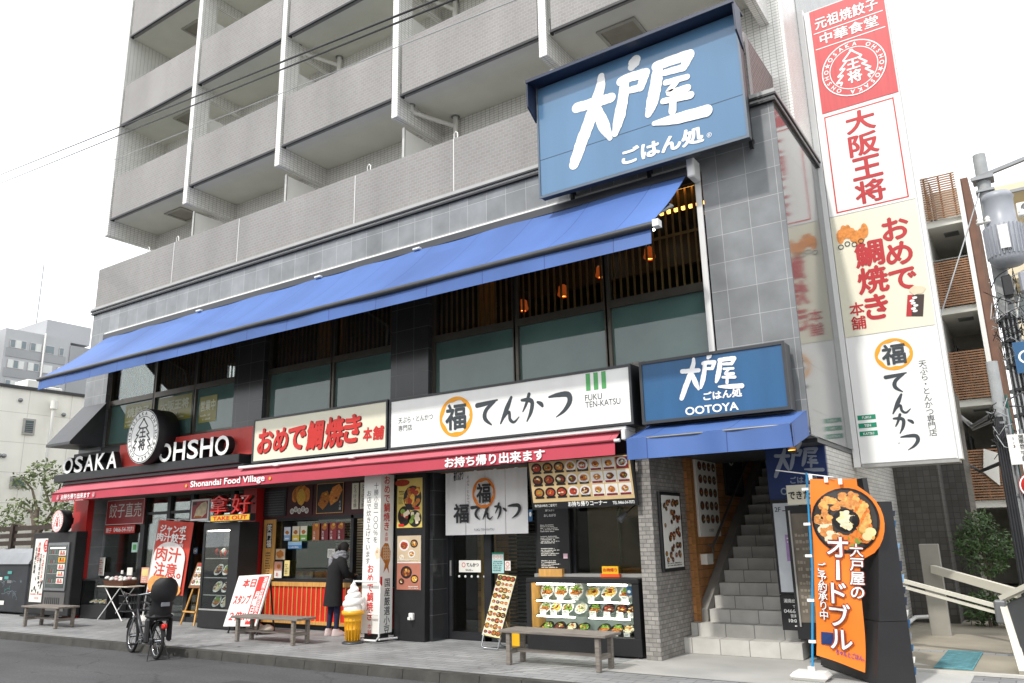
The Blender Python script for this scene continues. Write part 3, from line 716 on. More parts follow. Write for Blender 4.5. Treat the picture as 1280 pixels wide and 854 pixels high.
q.poly([(fx-.13,fz-.0),(fx-.1,fz+.12),(fx-.02,fz+.2),(fx+.06,fz+.19),(fx+.12,fz+.06),(fx+.11,fz-.08),(fx+.07,fz-.17),(fx+.09,fz-.3),(fx+.03,fz-.2),(fx-.05,fz-.28),(fx-.01,fz-.14),(fx-.08,fz-.06)], gold)
for a in range(5):
    for c in range(4): q.ring(fx-.05+c*.045, fz-.05+a*.045, .012, .017, cream, 2, 8)
p.poly([(.27,1.40),(.33,1.50),(.385,1.46),(.385,1.32),(.32,1.30)], mat('pale fish head','#e0cdb0',.5)); p.ring(.33,1.42,.014,.022,gold,2,10)
b.build('column_lettering', wc)
b = MB(); b.tube([(-9.80,9.85,.04),(-9.33,9.85,.04),(-9.28,9.87,.1),(-9.28,9.87,.9),(-9.33,9.87,.95),(-9.84,9.87,.95)], .016, white_m, 8); b.tube([(-9.28,9.87,.44),(-9.84,9.87,.44)], .012, white_m, 8)
b.tube([(-9.28,9.87,.06),(-9.28,10.3,.04)], .016, white_m, 8); b.tube([(-9.86,9.86,.04),(-9.9,10.2,.04)],.016,white_m,8)
tag(b.build('guard_rail'), 'thin white pipe rail bent around the foot of the lettered white column', 'guard rail')
# black poster pier
b = MB(); b.box(-9.36,-8.69,10.3,YG+.05,0,2.72,blackp); bp_ = b.build('black_pier', B)
b = MB(); b.box(-8.69,-8.62,10.42,YG+.05,0,2.72,black_tile); b.build('tile_strip', bp_)
b = MB(); b.bbox(-8.99,-8.90,10.24,10.3,.33,.44,whitep,.01); b.box(-8.97,-8.92,10.2,10.24,.34,.38,whitep); b.build('outlet_cover', bp_)
# fuku ten-katsu entrance
b = MB()
for xa, xb in ((-8.62,-8.52),(-7.86,-7.72),(-6.85,-6.72)): b.box(xa,xb,YG-.04,YG+.06,0,2.7,blackm)
b.box(-8.52,-6.85,YG-.04,YG+.06,0,.12,blackm); b.box(-8.52,-6.85,YG-.04,YG+.06,2.2,2.28,blackm)
dr = b.build('sliding_door', B)
b = MB(); b.box(-8.52,-7.86,YG,YG+.01,.12,2.2,clearg); b.box(-7.72,-6.85,YG,YG+.01,.12,2.2,clearg); b.build('glass_pane', dr)
b = MB(); b.box(-8.55,-8.53,YG-.07,YG-.04,1.0,1.25,alum)
for k in range(5): b.lathe([(0,-.01),(.02,-.01),(.02,0)],(-8.4+k*.13,YG-.002,.99),whitetext,8,'y')
b.build('handle', dr)
b = MB(); b.box(-8.5,-7.7,11.5,11.55,.02,2.6,woodpl); b.build('plank_screen', B)
b = MB(); b.box(-8.32,-8.22,11.35,11.45,.02,2.6,woodlt); b.box(-8.12,-8.06,11.35,11.45,.02,2.6,woodlt)
b.build('wooden_post', B)
b = MB()
for q in range(40): b.box(-7.7,-6.7,11.3,11.33,.1+q*.06,.135+q*.06,mat('dark shutter','#39342f',.5))
b.build('inner_shutter', B)
b = MB(); b.box(-7.2,-4.9,13.2,13.25,.8,2.5,room_w); b.build('kitchen_wall', B)
b = MB(); b.box(-6.2,-4.8,12.2,12.9,0,1.05,wood); b.build('kitchen_counter', B)
b = MB(); b.box(-6.0,-5.6,13.1,13.19,1.3,1.75,mat('notice board','#bcb7aa',.7)); b.box(-5.55,-5.3,13.1,13.19,1.15,1.6,paper)
b.build('kitchen_notice', B)
b = MB(); b.box(-6.1,-4.9,12.5,12.9,1.9,2.3,mat('dark cabinet','#4a3d31',.5)); b.build('kitchen_cabinet', B)
b = MB(); b.cyl((-5.45,11.9,1.06),(-5.45,11.9,1.42),.09,None,greym,16); b.cyl((-5.45,11.9,1.42),(-5.45,11.9,1.44),.13,None,greym,16); b.build('stock_pot', B)
b = MB(); b.box(-5.1,-4.8,11.4,11.7,.9,1.15,woodlt); b.build('wooden_crate', B)
b = MB(); b.box(-6.0,-5.0,12.0,12.06,2.5,2.54,lampc); b.box(-6.1,-5.0,11.3,11.36,2.6,2.64,lampc); b.build('kitchen_fill_strip', B)  # added strips to brighten the kitchen behind the serving window
b = MB(); b.box(-6.72,-4.72,YG-.16,YG-.1,0,1.0,blackp); b.box(-6.72,-4.72,YG-.3,YG-.05,1.0,1.06,alum)
b.box(-6.12,-6.06,YG-.18,YG-.1,1.06,2.1,blackm); b.box(-4.80,-4.72,YG-.18,YG-.1,1.06,2.1,blackm); b.box(-6.72,-6.12,YG-.18,YG-.1,1.06,2.7,blackp); b.box(-6.12,-4.72,YG-.18,YG-.1,2.1,2.7,blackp)
wf = b.build('serving_window', B); b = MB(); b.box(-6.06,-5.3,YG-.15,YG-.14,1.06,2.1,clearg); b.box(-5.35,-4.8,YG-.12,YG-.11,1.06,2.1,clearg); b.build('glass_pane', wf)
# ---- staircase
b = MB(); X0s, X1s = -4.3, -2.62
b.box(-4.51, -2.92, 10.9, 13, .004, .205, steptile); b.box(-4.50, -3.0, 11.16, 13, .205, .375, steptile)
y, z = 11.40, .375
for k in range(16): b.box(X0s, X1s-.02, y, y+6 if k > 12 else y+1.2, z, z+.168, steptile); y += .246; z += .168
b.build('staircase', B)
b = MB(); st = mat('stringer render','#8d8a84',.7,.15)
b.raw([(-4.44,11.35,.375),(-4.31,11.35,.375),(-4.31,11.35,.55),(-4.44,11.35,.55),(-4.44,15.4,3.15),(-4.31,15.4,3.15),(-4.31,15.4,3.4),(-4.44,15.4,3.4)], [(0,1,2,3),(3,2,6,7),(1,5,6,2)], st); b.build('stair_stringer', B)
b = MB(); b.box(-4.6,-4.45,11.33,16.5,0,3.9,woodpl); ww = b.build('stair_wall', B)
b = MB(); b.raw([(-4.45,11.33,.35),(-4.41,11.33,.35),(-4.41,11.33,.5),(-4.45,11.33,.5),(-4.45,15.5,3.2),(-4.41,15.5,3.2),(-4.41,15.5,3.34),(-4.45,15.5,3.34)], [(0,1,2,3),(3,2,6,7),(1,5,6,2)], wood); b.box(-4.46,-4.40,11.32,11.40,.3,3.0,wood); b.build('timber_trim', ww)
b = MB(); b.box(-2.62,-2.40,11.0,16.5,0,3.9,mat('stair side wall','#b7b2a6',.8)); b.box(-4.6,-2.4,16.4,16.5,0,5,dark_room); b.box(-4.6,-2.34,10.9,16.5,3.92,4.0,dark_room); b.box(-4.5,-2.5,Y0+.02,Y0+.4,2.73,2.9,blackm); b.box(-4.5,-2.35,Y0+.4,12.6,2.7,2.758,darkgrey); b.build('stairwell', B)
b = MB(); b.tube([(-4.36,11.85,1.18),(-4.36,11.9,1.4),(-4.36,14.2,3.0)], .022, mat('steel handrail','#8f8880',.3,.05,3,.8), 8)
for q in (0,.5,1): b.cyl((-4.45,11.95+q*1.9,1.42+q*1.33),(-4.36,11.95+q*1.9,1.44+q*1.33),.01,None,greym,6)
b.build('handrail', B)
# ---- right flank beyond the side wall
b = MB(); b.box(-2.60,-2.37,11.0,16.3,-.1,2.759,pale_brick); b.build('flank_wall', B)
b = MB(); b.box(-2.5,-1.62,16.3,17.6,-.1,4.2,darkgrey_brick); b.box(-1.62,-1.25,17.0,18.4,-.1,4.2,darkgrey_brick); b.build('flank_pier', B)
b = MB(); b.box(-2.60,-2.345,12.6,24,2.76,22,side_tile); b.build('apartment_flank', B)
b = MB(); b.tube([(-2.33,11.2,.05),(-2.33,15.4,.05),(-2.3,16.1,.08),(-1.9,16.25,.1)], .035, whitep, 8); b.build('ground_pipe', B)
b = MB(); b.box(-2.345,-2.25,12.60,12.72,2.5,10.3,white_m); b.build('flashing', B)
# wedge canopy on the left end
b = MB(); xa, xb = -19.62, -18.55
v = [(xa,10.098,4.98),(xb,10.098,4.98),(xb,9.33,3.98),(xa,9.33,3.98),(xa,10.098,3.92),(xb,10.098,3.92),(xb,9.33,3.92),(xa,9.33,3.92)]
b.raw(v, [(0,3,2,1),(3,7,6,2),(1,2,6,5),(0,4,7,3),(4,5,6,7)], darkgrey)
tag(b.build('window_canopy'), 'black wedge shaped metal canopy at the left end of the second floor', 'canopy')

# ================================================================== SIGNS AND AWNINGS
# rooftop sign
T = thing('billboard', 'large pale blue billboard with huge white brush characters above the blue awning', 'sign', (-4.2, 9.6, 6.65))
b = MB(); b.box(-5.82,-2.57,9.61,9.74,6.68,8.56,darkgrey); b.build('cabinet', T)
b = MB(); b.box(-5.80,-2.59,9.60,9.609,6.71,8.55,bigblue); b.box(-5.80,-2.59,9.597,9.599,7.30,7.306,navy); b.build('face_panel', T)
b = MB(); fr = mat('sign rim grey','#5c6772',.4,.06,4,.3)
b.box(-5.83,-2.56,9.585,9.6,6.66,6.70,fr); b.box(-5.83,-5.80,9.585,9.6,6.70,8.56,fr); b.box(-2.59,-2.56,9.585,9.6,6.70,8.56,fr); b.build('rim', T)
b = MB()
b.box(-5.87,-2.52,9.36,9.76,8.575,8.60,navy)
for xa, xb in ((-5.87,-5.845),(-2.545,-2.52)):
    b.raw([(xa,9.36,8.575),(xa,9.62,8.575),(xa,9.62,7.98),(xa,9.37,8.15),(xb,9.36,8.575),(xb,9.62,8.575),(xb,9.62,7.98),(xb,9.37,8.15)], [(0,1,2,3),(7,6,5,4),(0,3,7,4),(3,2,6,7)], navy)
b.box(-5.87,-2.52,9.345,9.36,8.56,8.61,navy); b.build('hood', T)
b = MB()
for q in (-5.5,-4.2,-2.68):
    b.box(q,q+.05,9.74,10.09,6.8,6.85,blackm); b.box(q,q+.05,9.74,10.09,8.2,8.25,blackm); b.box(q,q+.05,9.98,10.03,6.7,8.5,blackm)
    for k in range(3): b.beam((q+.02,9.76,6.85+k*.55),(q+.02,10.0,7.35+k*.55),.03,.03,blackm)
b.build('bracket', T)
b = MB(); p = Panel(b, (0,9.596,0)); ootoya(p, -5.20, 7.06, 2.09, whitetext, 1, 1.2)
p.text('ごはん処', -4.40, 6.80, .24, whitetext, 1, .045, w=1.22); p.text('®', -3.13, 6.83, .07, whitetext, 1); b.build('lettering', T)
# entrance sign
T = thing('entrance_sign', 'dark blue sign with white brush characters and roman letters over the small blue awning', 'sign', (-3.4, 9.75, 3.0))
b = MB(); b.box(-4.40,-2.45,9.76,10.02,3.05,3.89,darkgrey); b.build('cabinet', T)
b = MB(); b.box(-4.37,-2.48,9.751,9.759,3.08,3.86,signblue); b.build('face_panel', T)
b = MB(); b.box(-4.41,-2.44,9.735,9.76,3.04,3.08,darkgrey); b.box(-4.41,-2.44,9.735,9.76,3.86,3.90,darkgrey); b.box(-4.41,-4.37,9.735,9.76,3.08,3.86,darkgrey); b.box(-2.48,-2.44,9.735,9.76,3.08,3.86,darkgrey); b.build('rim', T)
b = MB(); p = Panel(b, (0,9.748,0)); ootoya(p, -3.83, 3.335, .81, whitetext, 1, 1.1); p.text('ごはん処', -3.53, 3.27, .105, whitetext, 1, .045, w=.5); p.text('OOTOYA', -3.79, 3.105, .10, whitetext, 1, .03, w=.70)
b.build('lettering', T)
b = MB(); b.box(-4.3,-2.55,10.02,10.098,3.3,3.4,blackm); b.build('bracket', T)
def boardsign(name, label, xa, xb, za, zb, facem, yf=9.73):
    T = thing(name, label, 'sign', ((xa+xb)/2, yf, za))
    b = MB(); b.box(xa,xb,yf+.012,10.05,za,zb,blackm); b.build('cabinet', T)
    b = MB(); b.box(xa+.035,xb-.035,yf+.004,yf+.011,za+.035,zb-.035,facem); b.build('face_panel', T)
    b = MB(); b.box(xa,xb,yf-.012,yf+.011,za,za+.034,darkgrey); b.box(xa,xb,yf-.012,yf+.011,zb-.034,zb,darkgrey); b.box(xa,xa+.034,yf-.012,yf+.011,za+.034,zb-.034,darkgrey); b.box(xb-.034,xb,yf-.012,yf+.011,za+.034,zb-.034,darkgrey); b.build('rim', T)
    b = MB(); b.box(xa+.3,xa+.36,10.05,10.118,za+.2,zb-.2,blackm); b.box(xb-.36,xb-.3,10.05,10.118,za+.2,zb-.2,blackm); b.build('bracket', T)
    b = MB(); p = Panel(b, (0,yf+.003,0)); return T, b, p
T, b, p = boardsign('shop_sign', 'long white sign with a character in an orange ring and dark brush lettering', -9.0, -4.53, 3.06, 3.90, signwhite)
fuku(p, -7.59, 3.475, .33, .32, orange, greytext, 1)
p.text('天ぷら・とんかつ', -8.80, 3.475, .10, greytext, 1, 0, w=.74); p.text('専門店', -8.80, 3.345, .10, greytext, 1, 0, w=.30)
for ch, x_, z_, h_, sx in (('て',-7.17,3.28,.37,1),('ん',-6.73,3.28,.38,1),('か',-6.34,3.27,.40,1),('つ',-5.86,3.28,.32,1)): p.brush(ch, x_, z_, h_, greytext, 1, 1.08, .02, sx)
for k in range(3): p.rect(-5.24+k*.125, 3.60, -5.17+k*.125, 3.85, green_t, 1)
p.text('FUKU', -5.265, 3.46, .085, greytext, 1, .0, w=.27); p.text('TEN-KATSU', -5.265, 3.36, .085, greytext, 1, .0, w=.55); b.build('lettering', T)
T, b, p = boardsign('shop_sign', 'cream sign with raised red brush lettering beside the long white sign', -12.52, -9.04, 3.08, 3.92, cream)
xs = -12.36
for ch, w_, h_, z_ in (('お',.42,.44,3.26),('め',.38,.42,3.25),('で',.44,.40,3.26),('鯛',.44,.50,3.22),('焼',.46,.52,3.22),('き',.38,.46,3.27)):
    for dl, m_, dx in ((1, mat('sign letter side','#5c2320',.5), .018), (6, redtext, 0)): p.text(ch, xs+dx, z_-dx*.6, h_, m_, dl, .042, w=w_, shear=.12)
    xs += w_+.035
for ch, w_ in (('本',.2),('舗',.24)): p.text(ch, xs+.03, 3.26, .22, redtext, 3, .04, w=w_, shear=.1); xs += w_+.04
b.build('lettering', T)
# gyoza shop sign: ledge, red backing, standing letters
T = thing('letter_sign', 'standing white block letters on a black ledge with red backing above the red awning', 'sign', (-16.4, 9.9, 3.13))
b = MB(); b.bbox(-19.97,-12.97,9.77,10.09,3.13,3.31,blackm,.01); b.build('ledge', T)
b = MB(); b.box(-17.6,-12.80,10.0,10.06,3.311,3.86,redpanel); b.box(-19.6,-17.601,10.0,10.06,3.311,3.80,blackp); b.build('backing_panel', T)
def letters(word, x0, x1, z0, h):
    x = x0; tot = sum({'S':.9,'K':1.0,'A':1.02,'O':1.05,'H':1.0}[c] for c in word); k = (x1-x0)/tot
    for c in word:
        w_ = {'S':.9,'K':1.0,'A':1.02,'O':1.05,'H':1.0}[c]*k
        vs, fs, a0, a1, b0, b1 = glyphs(c, .022, .5)
        sx, sz = w_*.86/(a1-a0), h/(b1-b0)
        b = MB(); b.raw([(x+(v[0]-a0)*sx, 9.86-v[2]*.14, z0+(v[1]-b0)*sz) for v in vs], fs, plastic_b)
        l = b.build('block_letter', T)
        vs, fs, a0_, a1_, b0_, b1_ = glyphs(c, .018, 0)
        b = MB(); b.raw([(x+(v[0]-a0)*sx, 9.785, z0+(v[1]-b0)*sz) for v in vs], fs, whitetext); b.build('letter_face', l)
        x += w_
letters('OSAKA', -19.62, -17.22, 3.312, .385); letters('OHSHO', -15.68, -13.25, 3.312, .40)
T = thing('emblem_drum', 'big round black and white drum emblem standing between two rows of block letters', 'sign', (-16.05, 9.85, 3.30))
b = MB(); b.lathe([(0,-.28),(.56,-.28),(.6,-.26),(.6,.22),(0,.22)], (-16.05,9.88,3.90), plastic_b, 44, 'y'); b.build('drum', T)
b = MB(); emblem(Panel(b, (0,9.598,0)), -16.05, 3.90, .585, blacktext, whitetext); b.build('emblem_face', T)
# tall vertical sign
T = thing('vertical_sign', 'tall white vertical sign of four stacked panels projecting from the right side', 'sign', (-1.65, 12.75, 2.5))
b = MB(); b.box(-2.24,-.985,12.61,12.95,2.54,10.22,white_m); b.build('cabinet', T)
b = MB(); b.box(-1.0,-.93,12.7,12.95,2.54,10.2,white_m); b.box(-2.24,-.97,12.6,12.97,2.49,2.535,alum); b.build('rim', T)
def vpanel(z0, z1, m, x0=-2.24, x1=-1.0):
    b = MB(); b.box(x0,x1,12.60,12.609,z0,z1,m); o = b.build('sign_panel', T); b = MB(); return o, b, Panel(b, (0,12.598,0))
o, b, p = vpanel(8.27, 10.2, mat('faded red panel','#c4484b',.45,.1,3,stretch=(6,.4,1)), -2.15, -1.0)
p.text('元祖焼餃子', -2.08, 9.82, .22, whitetext, 1, .02, w=.98); p.text('中華食堂', -2.03, 9.52, .2, whitetext, 1, .02, w=.9); p.rect(-2.12,9.75,-1.04,9.765,whitetext); p.rect(-2.12,9.45,-1.04,9.465,whitetext)
emblem(p, -1.585, 8.92, .5, whitetext, mat('faded red panel','#c4484b')); b.build('lettering', o)
o, b, p = vpanel(6.46, 8.255, signwhite); p.frame(-2.13,6.50,-1.08,8.20,.02,redtext); 
for k, ch in enumerate('大阪王将'): p.text(ch, -1.6, 7.78-k*.405, .36, mat('crimson lettering','#b8252b',.5,.05), 1, .03, al='c', w=.42)
b.build('lettering', o)
o, b, p = vpanel(4.475, 6.445, cream); crim = mat('crimson lettering','#b8252b')
p.vtext('おめで', -1.33, 6.25, .40, crim, 1, .035, 1.0); p.vtext('鯛焼き', -1.74, 5.95, .42, crim, 1, .035, 1.02); p.vtext('本舗', -2.02, 5.0, .21, crim, 1, .02)
rg = random.Random(4)
for k in range(7): p.disc(-2.12+.06*k, 6.1+.07*math.sin(k*1.1), .055, .12, mat('fish cake print','#d9883a',.6,.3,20), 1+k*.3, 12)
for k in range(4): p.ring(-2.13+k*.1, 5.93+.03*(k % 2), .03, .042, blacktext, 4, 14)
p.poly([(-1.36,4.66),(-1.14,4.62),(-1.08,4.95),(-1.30,4.98)], mat('dark print','#3b2a26',.5), 1); p.poly([(-1.36,4.66),(-1.29,4.65),(-1.23,4.97),(-1.30,4.98)], crim, 2)
for k in range(6): p.disc(-1.2+rg.uniform(-.06,.06), 4.72+k*.04, .035, .02, whitetext, 2.5+k*.2, 9)
p.disc(-1.16,5.03,.10,.07,mat('pale fish head','#e0cdb0'),3,12,rg,.2); b.build('lettering', o)
o, b, p = vpanel(2.55, 4.46, signwhite); fuku(p, -1.6, 4.12, .26, .24, orange, greytext, 1)
for ch, x_, z_, h_ in (('て',-1.75,3.55,.27),('ん',-1.72,3.24,.27),('か',-1.72,2.95,.27),('つ',-1.66,2.70,.2)): p.brush(ch, x_, z_, h_, greytext, 1, 1.1, .02)
p.vtext('天ぷら・とんかつ専門店', -1.24, 3.98, .105, greytext, 1, 0, .96)
for k, s_ in enumerate(('FUKU','TEN','KATSU')): p.rect(-2.21,3.19-k*.12,-1.96,3.26-k*.12,green_b,1); p.text(s_, -2.085, 3.205-k*.12, .035, whitetext, 2, .02, al='c')
b.build('lettering', o)
# round hanging drum sign on the red pier
T = thing('round_sign', 'small round white and red drum sign fixed high on the red pier', 'sign', (-20.0, 10.0, 1.95))
b = MB(); b.lathe([(0,-.12),(.25,-.12),(.27,-.1),(.27,.1),(0,.1)], (-19.78,10.0,2.22), plastic_b, 30, 'y'); b.build('drum', T)
b = MB(); emblem(Panel(b, (0,9.878,0)), -19.78, 2.22, .26, redtext, whitetext); b.build('emblem_face', T)
b = MB(); b.box(-19.85,-19.7,10.1,10.22,2.15,2.3,blackm); b.build('bracket', T)
# big blue awning
def cloth(b, p00, p10, p11, p01, nx, ny, m, sag=.03, wav=0, wn=9, thick=.006, under=None):
    p00, p10, p11, p01 = map(Vector, (p00, p10, p11, p01)); n = (p10-p00).cross(p01-p00).normalized(); vs = []
    for j in range(ny+1):
        for i in range(nx+1):
            u, v = i/nx, j/ny; q = (p00*(1-u)+p10*u)*(1-v)+(p01*(1-u)+p11*u)*v
            q += n*(-sag*math.sin(math.pi*v)*(1+.25*math.sin(u*37)) + wav*v*math.sin(u*wn*6.28+1.3*math.sin(u*11))); vs.append(q)
    w_ = nx+1; fs = [(j*w_+i, j*w_+i+1, (j+1)*w_+i+1, (j+1)*w_+i) for j in range(ny) for i in range(nx)]
    b.raw(vs, fs, m, True); b.raw([v-n*thick for v in vs], [f[::-1] for f in fs], under or m, True)
T = thing('awning', 'long bright blue sloping fabric awning across the second floor windows', 'awning', (-11, 9.3, 5.1))
b = MB(); cloth(b, (-18.66,8.56,5.36), (-3.60,8.56,5.36), (-3.60,9.97,6.58), (-18.66,9.97,6.58), 220, 10, bluefab, .045, .010, 9, .006, mat('neutral awning underside','#4a4d55',.9)); b.build('canopy', T)  # underside greyed to cut blue bounce onto the lattice; no real lining
b = MB(); cloth(b, (-18.66,8.545,5.085), (-3.60,8.545,5.085), (-3.60,8.555,5.30), (-18.66,8.555,5.30), 150, 4, bluefab, 0, .012, 5, .006, mat('neutral awning underside','#4a4d55')); b.build('valance', T)
b = MB(); b.tube([(-18.70,8.545,5.325),(-3.54,8.545,5.325)], .045, darkgrey, 10); b.box(-3.55,-3.47,8.49,8.6,5.28,5.37,white_m); b.build('front_bar', T)
b = MB(); b.bbox(-18.75,-3.52,9.93,10.05,6.53,6.68,darkgrey,.02); b.bbox(-3.53,-3.42,9.80,10.06,6.44,6.74,white_m,.02); b.build('headbox', T)
b = MB()
for q in (-18.0,-14.6,-11.2,-7.8,-4.2):
    b.tube([(q,9.95,6.42),(q+.65,9.2,5.8),(q,8.6,5.32)], .025, greym, 8); b.box(q-.05,q+.05,9.97,10.098,6.34,6.52,greym)
b.build('folding_arm', T)
b = MB()
for q in (-14.9,-11.15,-8.65): b.bbox(q,q+.16,9.86,9.95,6.545,6.585,white_m,.01)
b.build('clip', T)
# red awning
T = thing('awning', 'long red fabric awning with white lettering along the shop fronts', 'awning', (-12.2, 9.8, 2.6))
b = MB(); cloth(b, (-19.72,9.66,2.86), (-4.80,9.66,2.86), (-4.80,9.93,3.06), (-19.72,9.93,3.06), 100, 5, redfab, .008); b.build('canopy', T)
valm = mat('red valance cloth','#bd4455',.75,.1,1)
b = MB(); cloth(b, (-19.72,9.65,2.66), (-4.80,9.65,2.66), (-4.80,9.655,2.84), (-19.72,9.655,2.84), 150, 4, valm, 0, .006, 6); vl = b.build('valance', T)
b = MB(); p = Panel(b, (0,9.634,0))
p.text('お持ち帰り出来ます', -19.25, 2.69, .115, whitetext, 1, .03, w=1.25, em=False); p.text('お持ち帰り出来ます', -7.73, 2.675, .15, whitetext, 1, .04, w=1.82)
emblem(p, -19.4, 2.745, .06, whitetext, redfab, 1, ''); emblem(p, -17.85, 2.745, .06, whitetext, redfab, 1, '')
p.text('Shonandai Food Village', -14.25, 2.685, .15, whitetext, 1, .03, w=2.25); p.disc(-14.4,2.755,.03,.03,yellow); p.disc(-11.85,2.755,.03,.03,yellow); b.build('lettering', vl)
b = MB(); b.tube([(-19.75,9.652,2.85),(-4.78,9.652,2.85)], .018, mat('maroon bar','#7a1f2c',.5), 8); b.tube([(-4.80,9.652,2.85),(-4.72,9.652,2.85)], .024, white_m, 10); b.build('front_bar', T)
b = MB(); b.bbox(-19.7,-12.95,9.86,10.05,3.06,3.128,darkgrey,.01); b.bbox(-12.94,-4.66,9.74,10.05,3.0,3.055,white_m,.01); b.bbox(-4.72,-4.66,9.70,10.05,2.86,2.999,white_m,.01); b.build('headbox', T)
b = MB()
for q in (-11.9,-9.95): b.bbox(q,q+.12,9.72,9.80,2.985,2.999,white_m,.005)
b.build('clip', T)
# small blue awning over the stairs
T = thing('awning', 'small sagging blue fabric awning over the stair entrance', 'awning', (-3.35, 9.6, 2.5))
b = MB(); cloth(b, (-4.40,9.20,2.80), (-2.34,9.20,2.80), (-2.31,9.95,3.04), (-4.43,9.95,3.04), 24, 5, bluefab, .02, .006, 2); b.build('canopy', T)
b = MB(); cloth(b, (-4.40,9.19,2.53), (-2.33,9.19,2.53), (-2.34,9.195,2.80), (-4.40,9.195,2.80), 60, 6, bluefab, 0, .022, 2.3); b.build('valance', T)
b = MB()
for x_ in (-4.41,-2.33):
    b.raw([(x_,9.2,2.80),(x_+.01,9.95,3.04),(x_+.01,9.95,2.73),(x_,9.2,2.53)], [(0,1,2,3)], bluefab); b.raw([(x_+.006,9.2,2.80),(x_+.016,9.95,3.04),(x_+.016,9.95,2.73),(x_+.006,9.2,2.53)], [(3,2,1,0)], bluefab)
b.build('side_cheek', T)
b = MB(); b.tube([(-4.4,9.21,2.79),(-2.34,9.21,2.79)], .015, greym, 6); b.tube([(-4.4,9.21,2.79),(-4.4,10.09,2.79)], .012, greym, 6); b.tube([(-2.345,9.21,2.79),(-2.345,10.09,2.79)], .012, greym, 6); b.build('frame', T)
b = MB(); b.cyl((-2.36,9.55,2.62),(-2.40,9.42,2.52),.05,.06,blackm,12); b.lathe([(0,0),(.045,0)], (-2.402,9.415,2.515), lampw, 10); b.tube([(-2.36,9.56,2.64),(-2.36,9.6,2.79)],.01,blackm,6)
tag(b.build('spot_lamp'), 'small lit spot lamp under the right end of the small blue awning', 'lamp')

# ================================================================== NOREN, BOARDS, POSTERS
T = thing('noren_curtain', 'white split door curtain with brush lettering and an orange ring', 'curtain', (-7.7, 10.6, 1.66))
xs = [-8.50,-8.07,-7.67,-7.27,-6.84]
for i in range(4):
    b = MB(); a, c = xs[i]+.006, xs[i+1]-.006
    cloth(b, (a,10.60,1.66), (c,10.60,1.66), (c,10.6,2.70), (a,10.6,2.70), 14, 14, mat('white curtain cloth','#fbfaf8',.8,.04), 0, -.014, 1.6); b.build('curtain_panel', T)
b = MB(); b.tube([(-8.6,10.61,2.70),(-6.75,10.61,2.70)], .014, wood, 8); b.build('rod', T)
b = MB(); p = Panel(b, (0,10.578,0))
fuku(p, -7.68, 2.32, .23, .245, mat('deep orange ring','#e8811a',.6), blacktext, 1); p.text('福', -8.30, 1.86, .30, blacktext, 1, .03)
for ch, x_, h_ in (('て',-7.93,.22),('ん',-7.70,.22),('か',-7.46,.24),('つ',-7.2,.20)): p.brush(ch, x_, 1.9, h_, blacktext, 1, 1.2, .03)
p.vtext('天ぷら・とんかつ専門店', -8.0, 2.62, .055, blacktext); p.text('FUKU TEN-KATSU', -7.68, 1.72, .035, greytext, 1, 0, al='c'); p.text('福てんかつ', -8.3, 2.55, .16, blacktext, 1, .03, w=.2); b.build('lettering', T)

def foodboard(p, x0, y0, x1, y1, cols, rows, rng, capm=None, cells=None, r=.42, kind=None, plate=None, lv=1):
    cw, ch = (x1-x0)/cols, (y1-y0)/rows
    for i in range(cols):
        for j in range(rows):
            cx, cy2 = x0+(i+.5)*cw, y0+(j+.5)*ch
            if cells: p.rect(cx-cw*.46, cy2-ch*.44, cx+cw*.46, cy2+ch*.46, cells(i, j), lv)
            p.dish(cx, cy2+ch*.06, min(cw*r, ch*r), rng, lv+1, plate(i, j) if plate else None, kind(i, j) if kind else None)
            if capm: p.rect(cx-cw*.4, cy2-ch*.42, cx+cw*.4, cy2-ch*.26, capm(i, j), lv+1)
# tilted take-out menu board
T = thing('menu_board', 'tilted black take out menu board with rows of photographed dishes under the red awning', 'menu board', (-5.5, 9.95, 1.98))
vv = Vector((0,-.12,.68)).normalized(); o0 = Vector((-6.36,9.98,1.99))
b = MB(); wd = 1.70; hh = .70; n = Vector((1,0,0)).cross(vv)
pts = [o0, o0+Vector((wd,0,0)), o0+Vector((wd,0,0))+vv*hh, o0+vv*hh]
b.raw(pts+[q-n*.05 for q in pts], [(0,1,2,3),(7,6,5,4),(0,4,5,1),(1,5,6,2),(2,6,7,3),(3,7,4,0)], blackp); b.build('board', T)
b = MB(); p = Panel(b, o0, (1,0,0), vv); rg = random.Random(21)
tan = mat('tan menu ground','#cfb483',.6,.1); dred = mat('dark red menu','#7c1d20',.5,.1); dblk = mat('black menu cell','#2a2523',.5)
p.rect(.03,.10,wd-.03,hh-.01,tan,1)
foodboard(p, .06,.14,1.02,.68,5,3,rg,lambda i,j:dblk,lambda i,j:dblk if (i,j)==(4,2) else tan,.5,lambda i,j:rg.choice([0,0,4,1]),lambda i,j:plate_k if i<3 else plate_w,1.5)
foodboard(p, 1.03,.14,1.65,.68,3,3,rg,lambda i,j:dred,lambda i,j:dred if (i,j)==(2,2) else paper,.45,lambda i,j:rg.choice([0,0,1]),lambda i,j:plate_w,1.5)
p.text('お弁当', .86,.57,.05,whitetext,6); p.text('お惣菜', 1.48,.57,.05,whitetext,6); p.text('お持ち帰りコーナー', .62,.025,.07,whitetext,3,.03,w=.62); p.text('TEL 0466-54-7072', 1.33,.03,.04,whitetext,3,.02,w=.33); p.text('専門店の味をご自宅で', .05,.035,.04,whitetext,3,.0,w=.38); b.build('menu_print', T)
b = MB(); b.box(-6.2,-6.16,10.0,10.7,2.5,2.54,blackm); b.box(-4.9,-4.86,10.0,10.7,2.5,2.54,blackm); b.build('bracket', T)
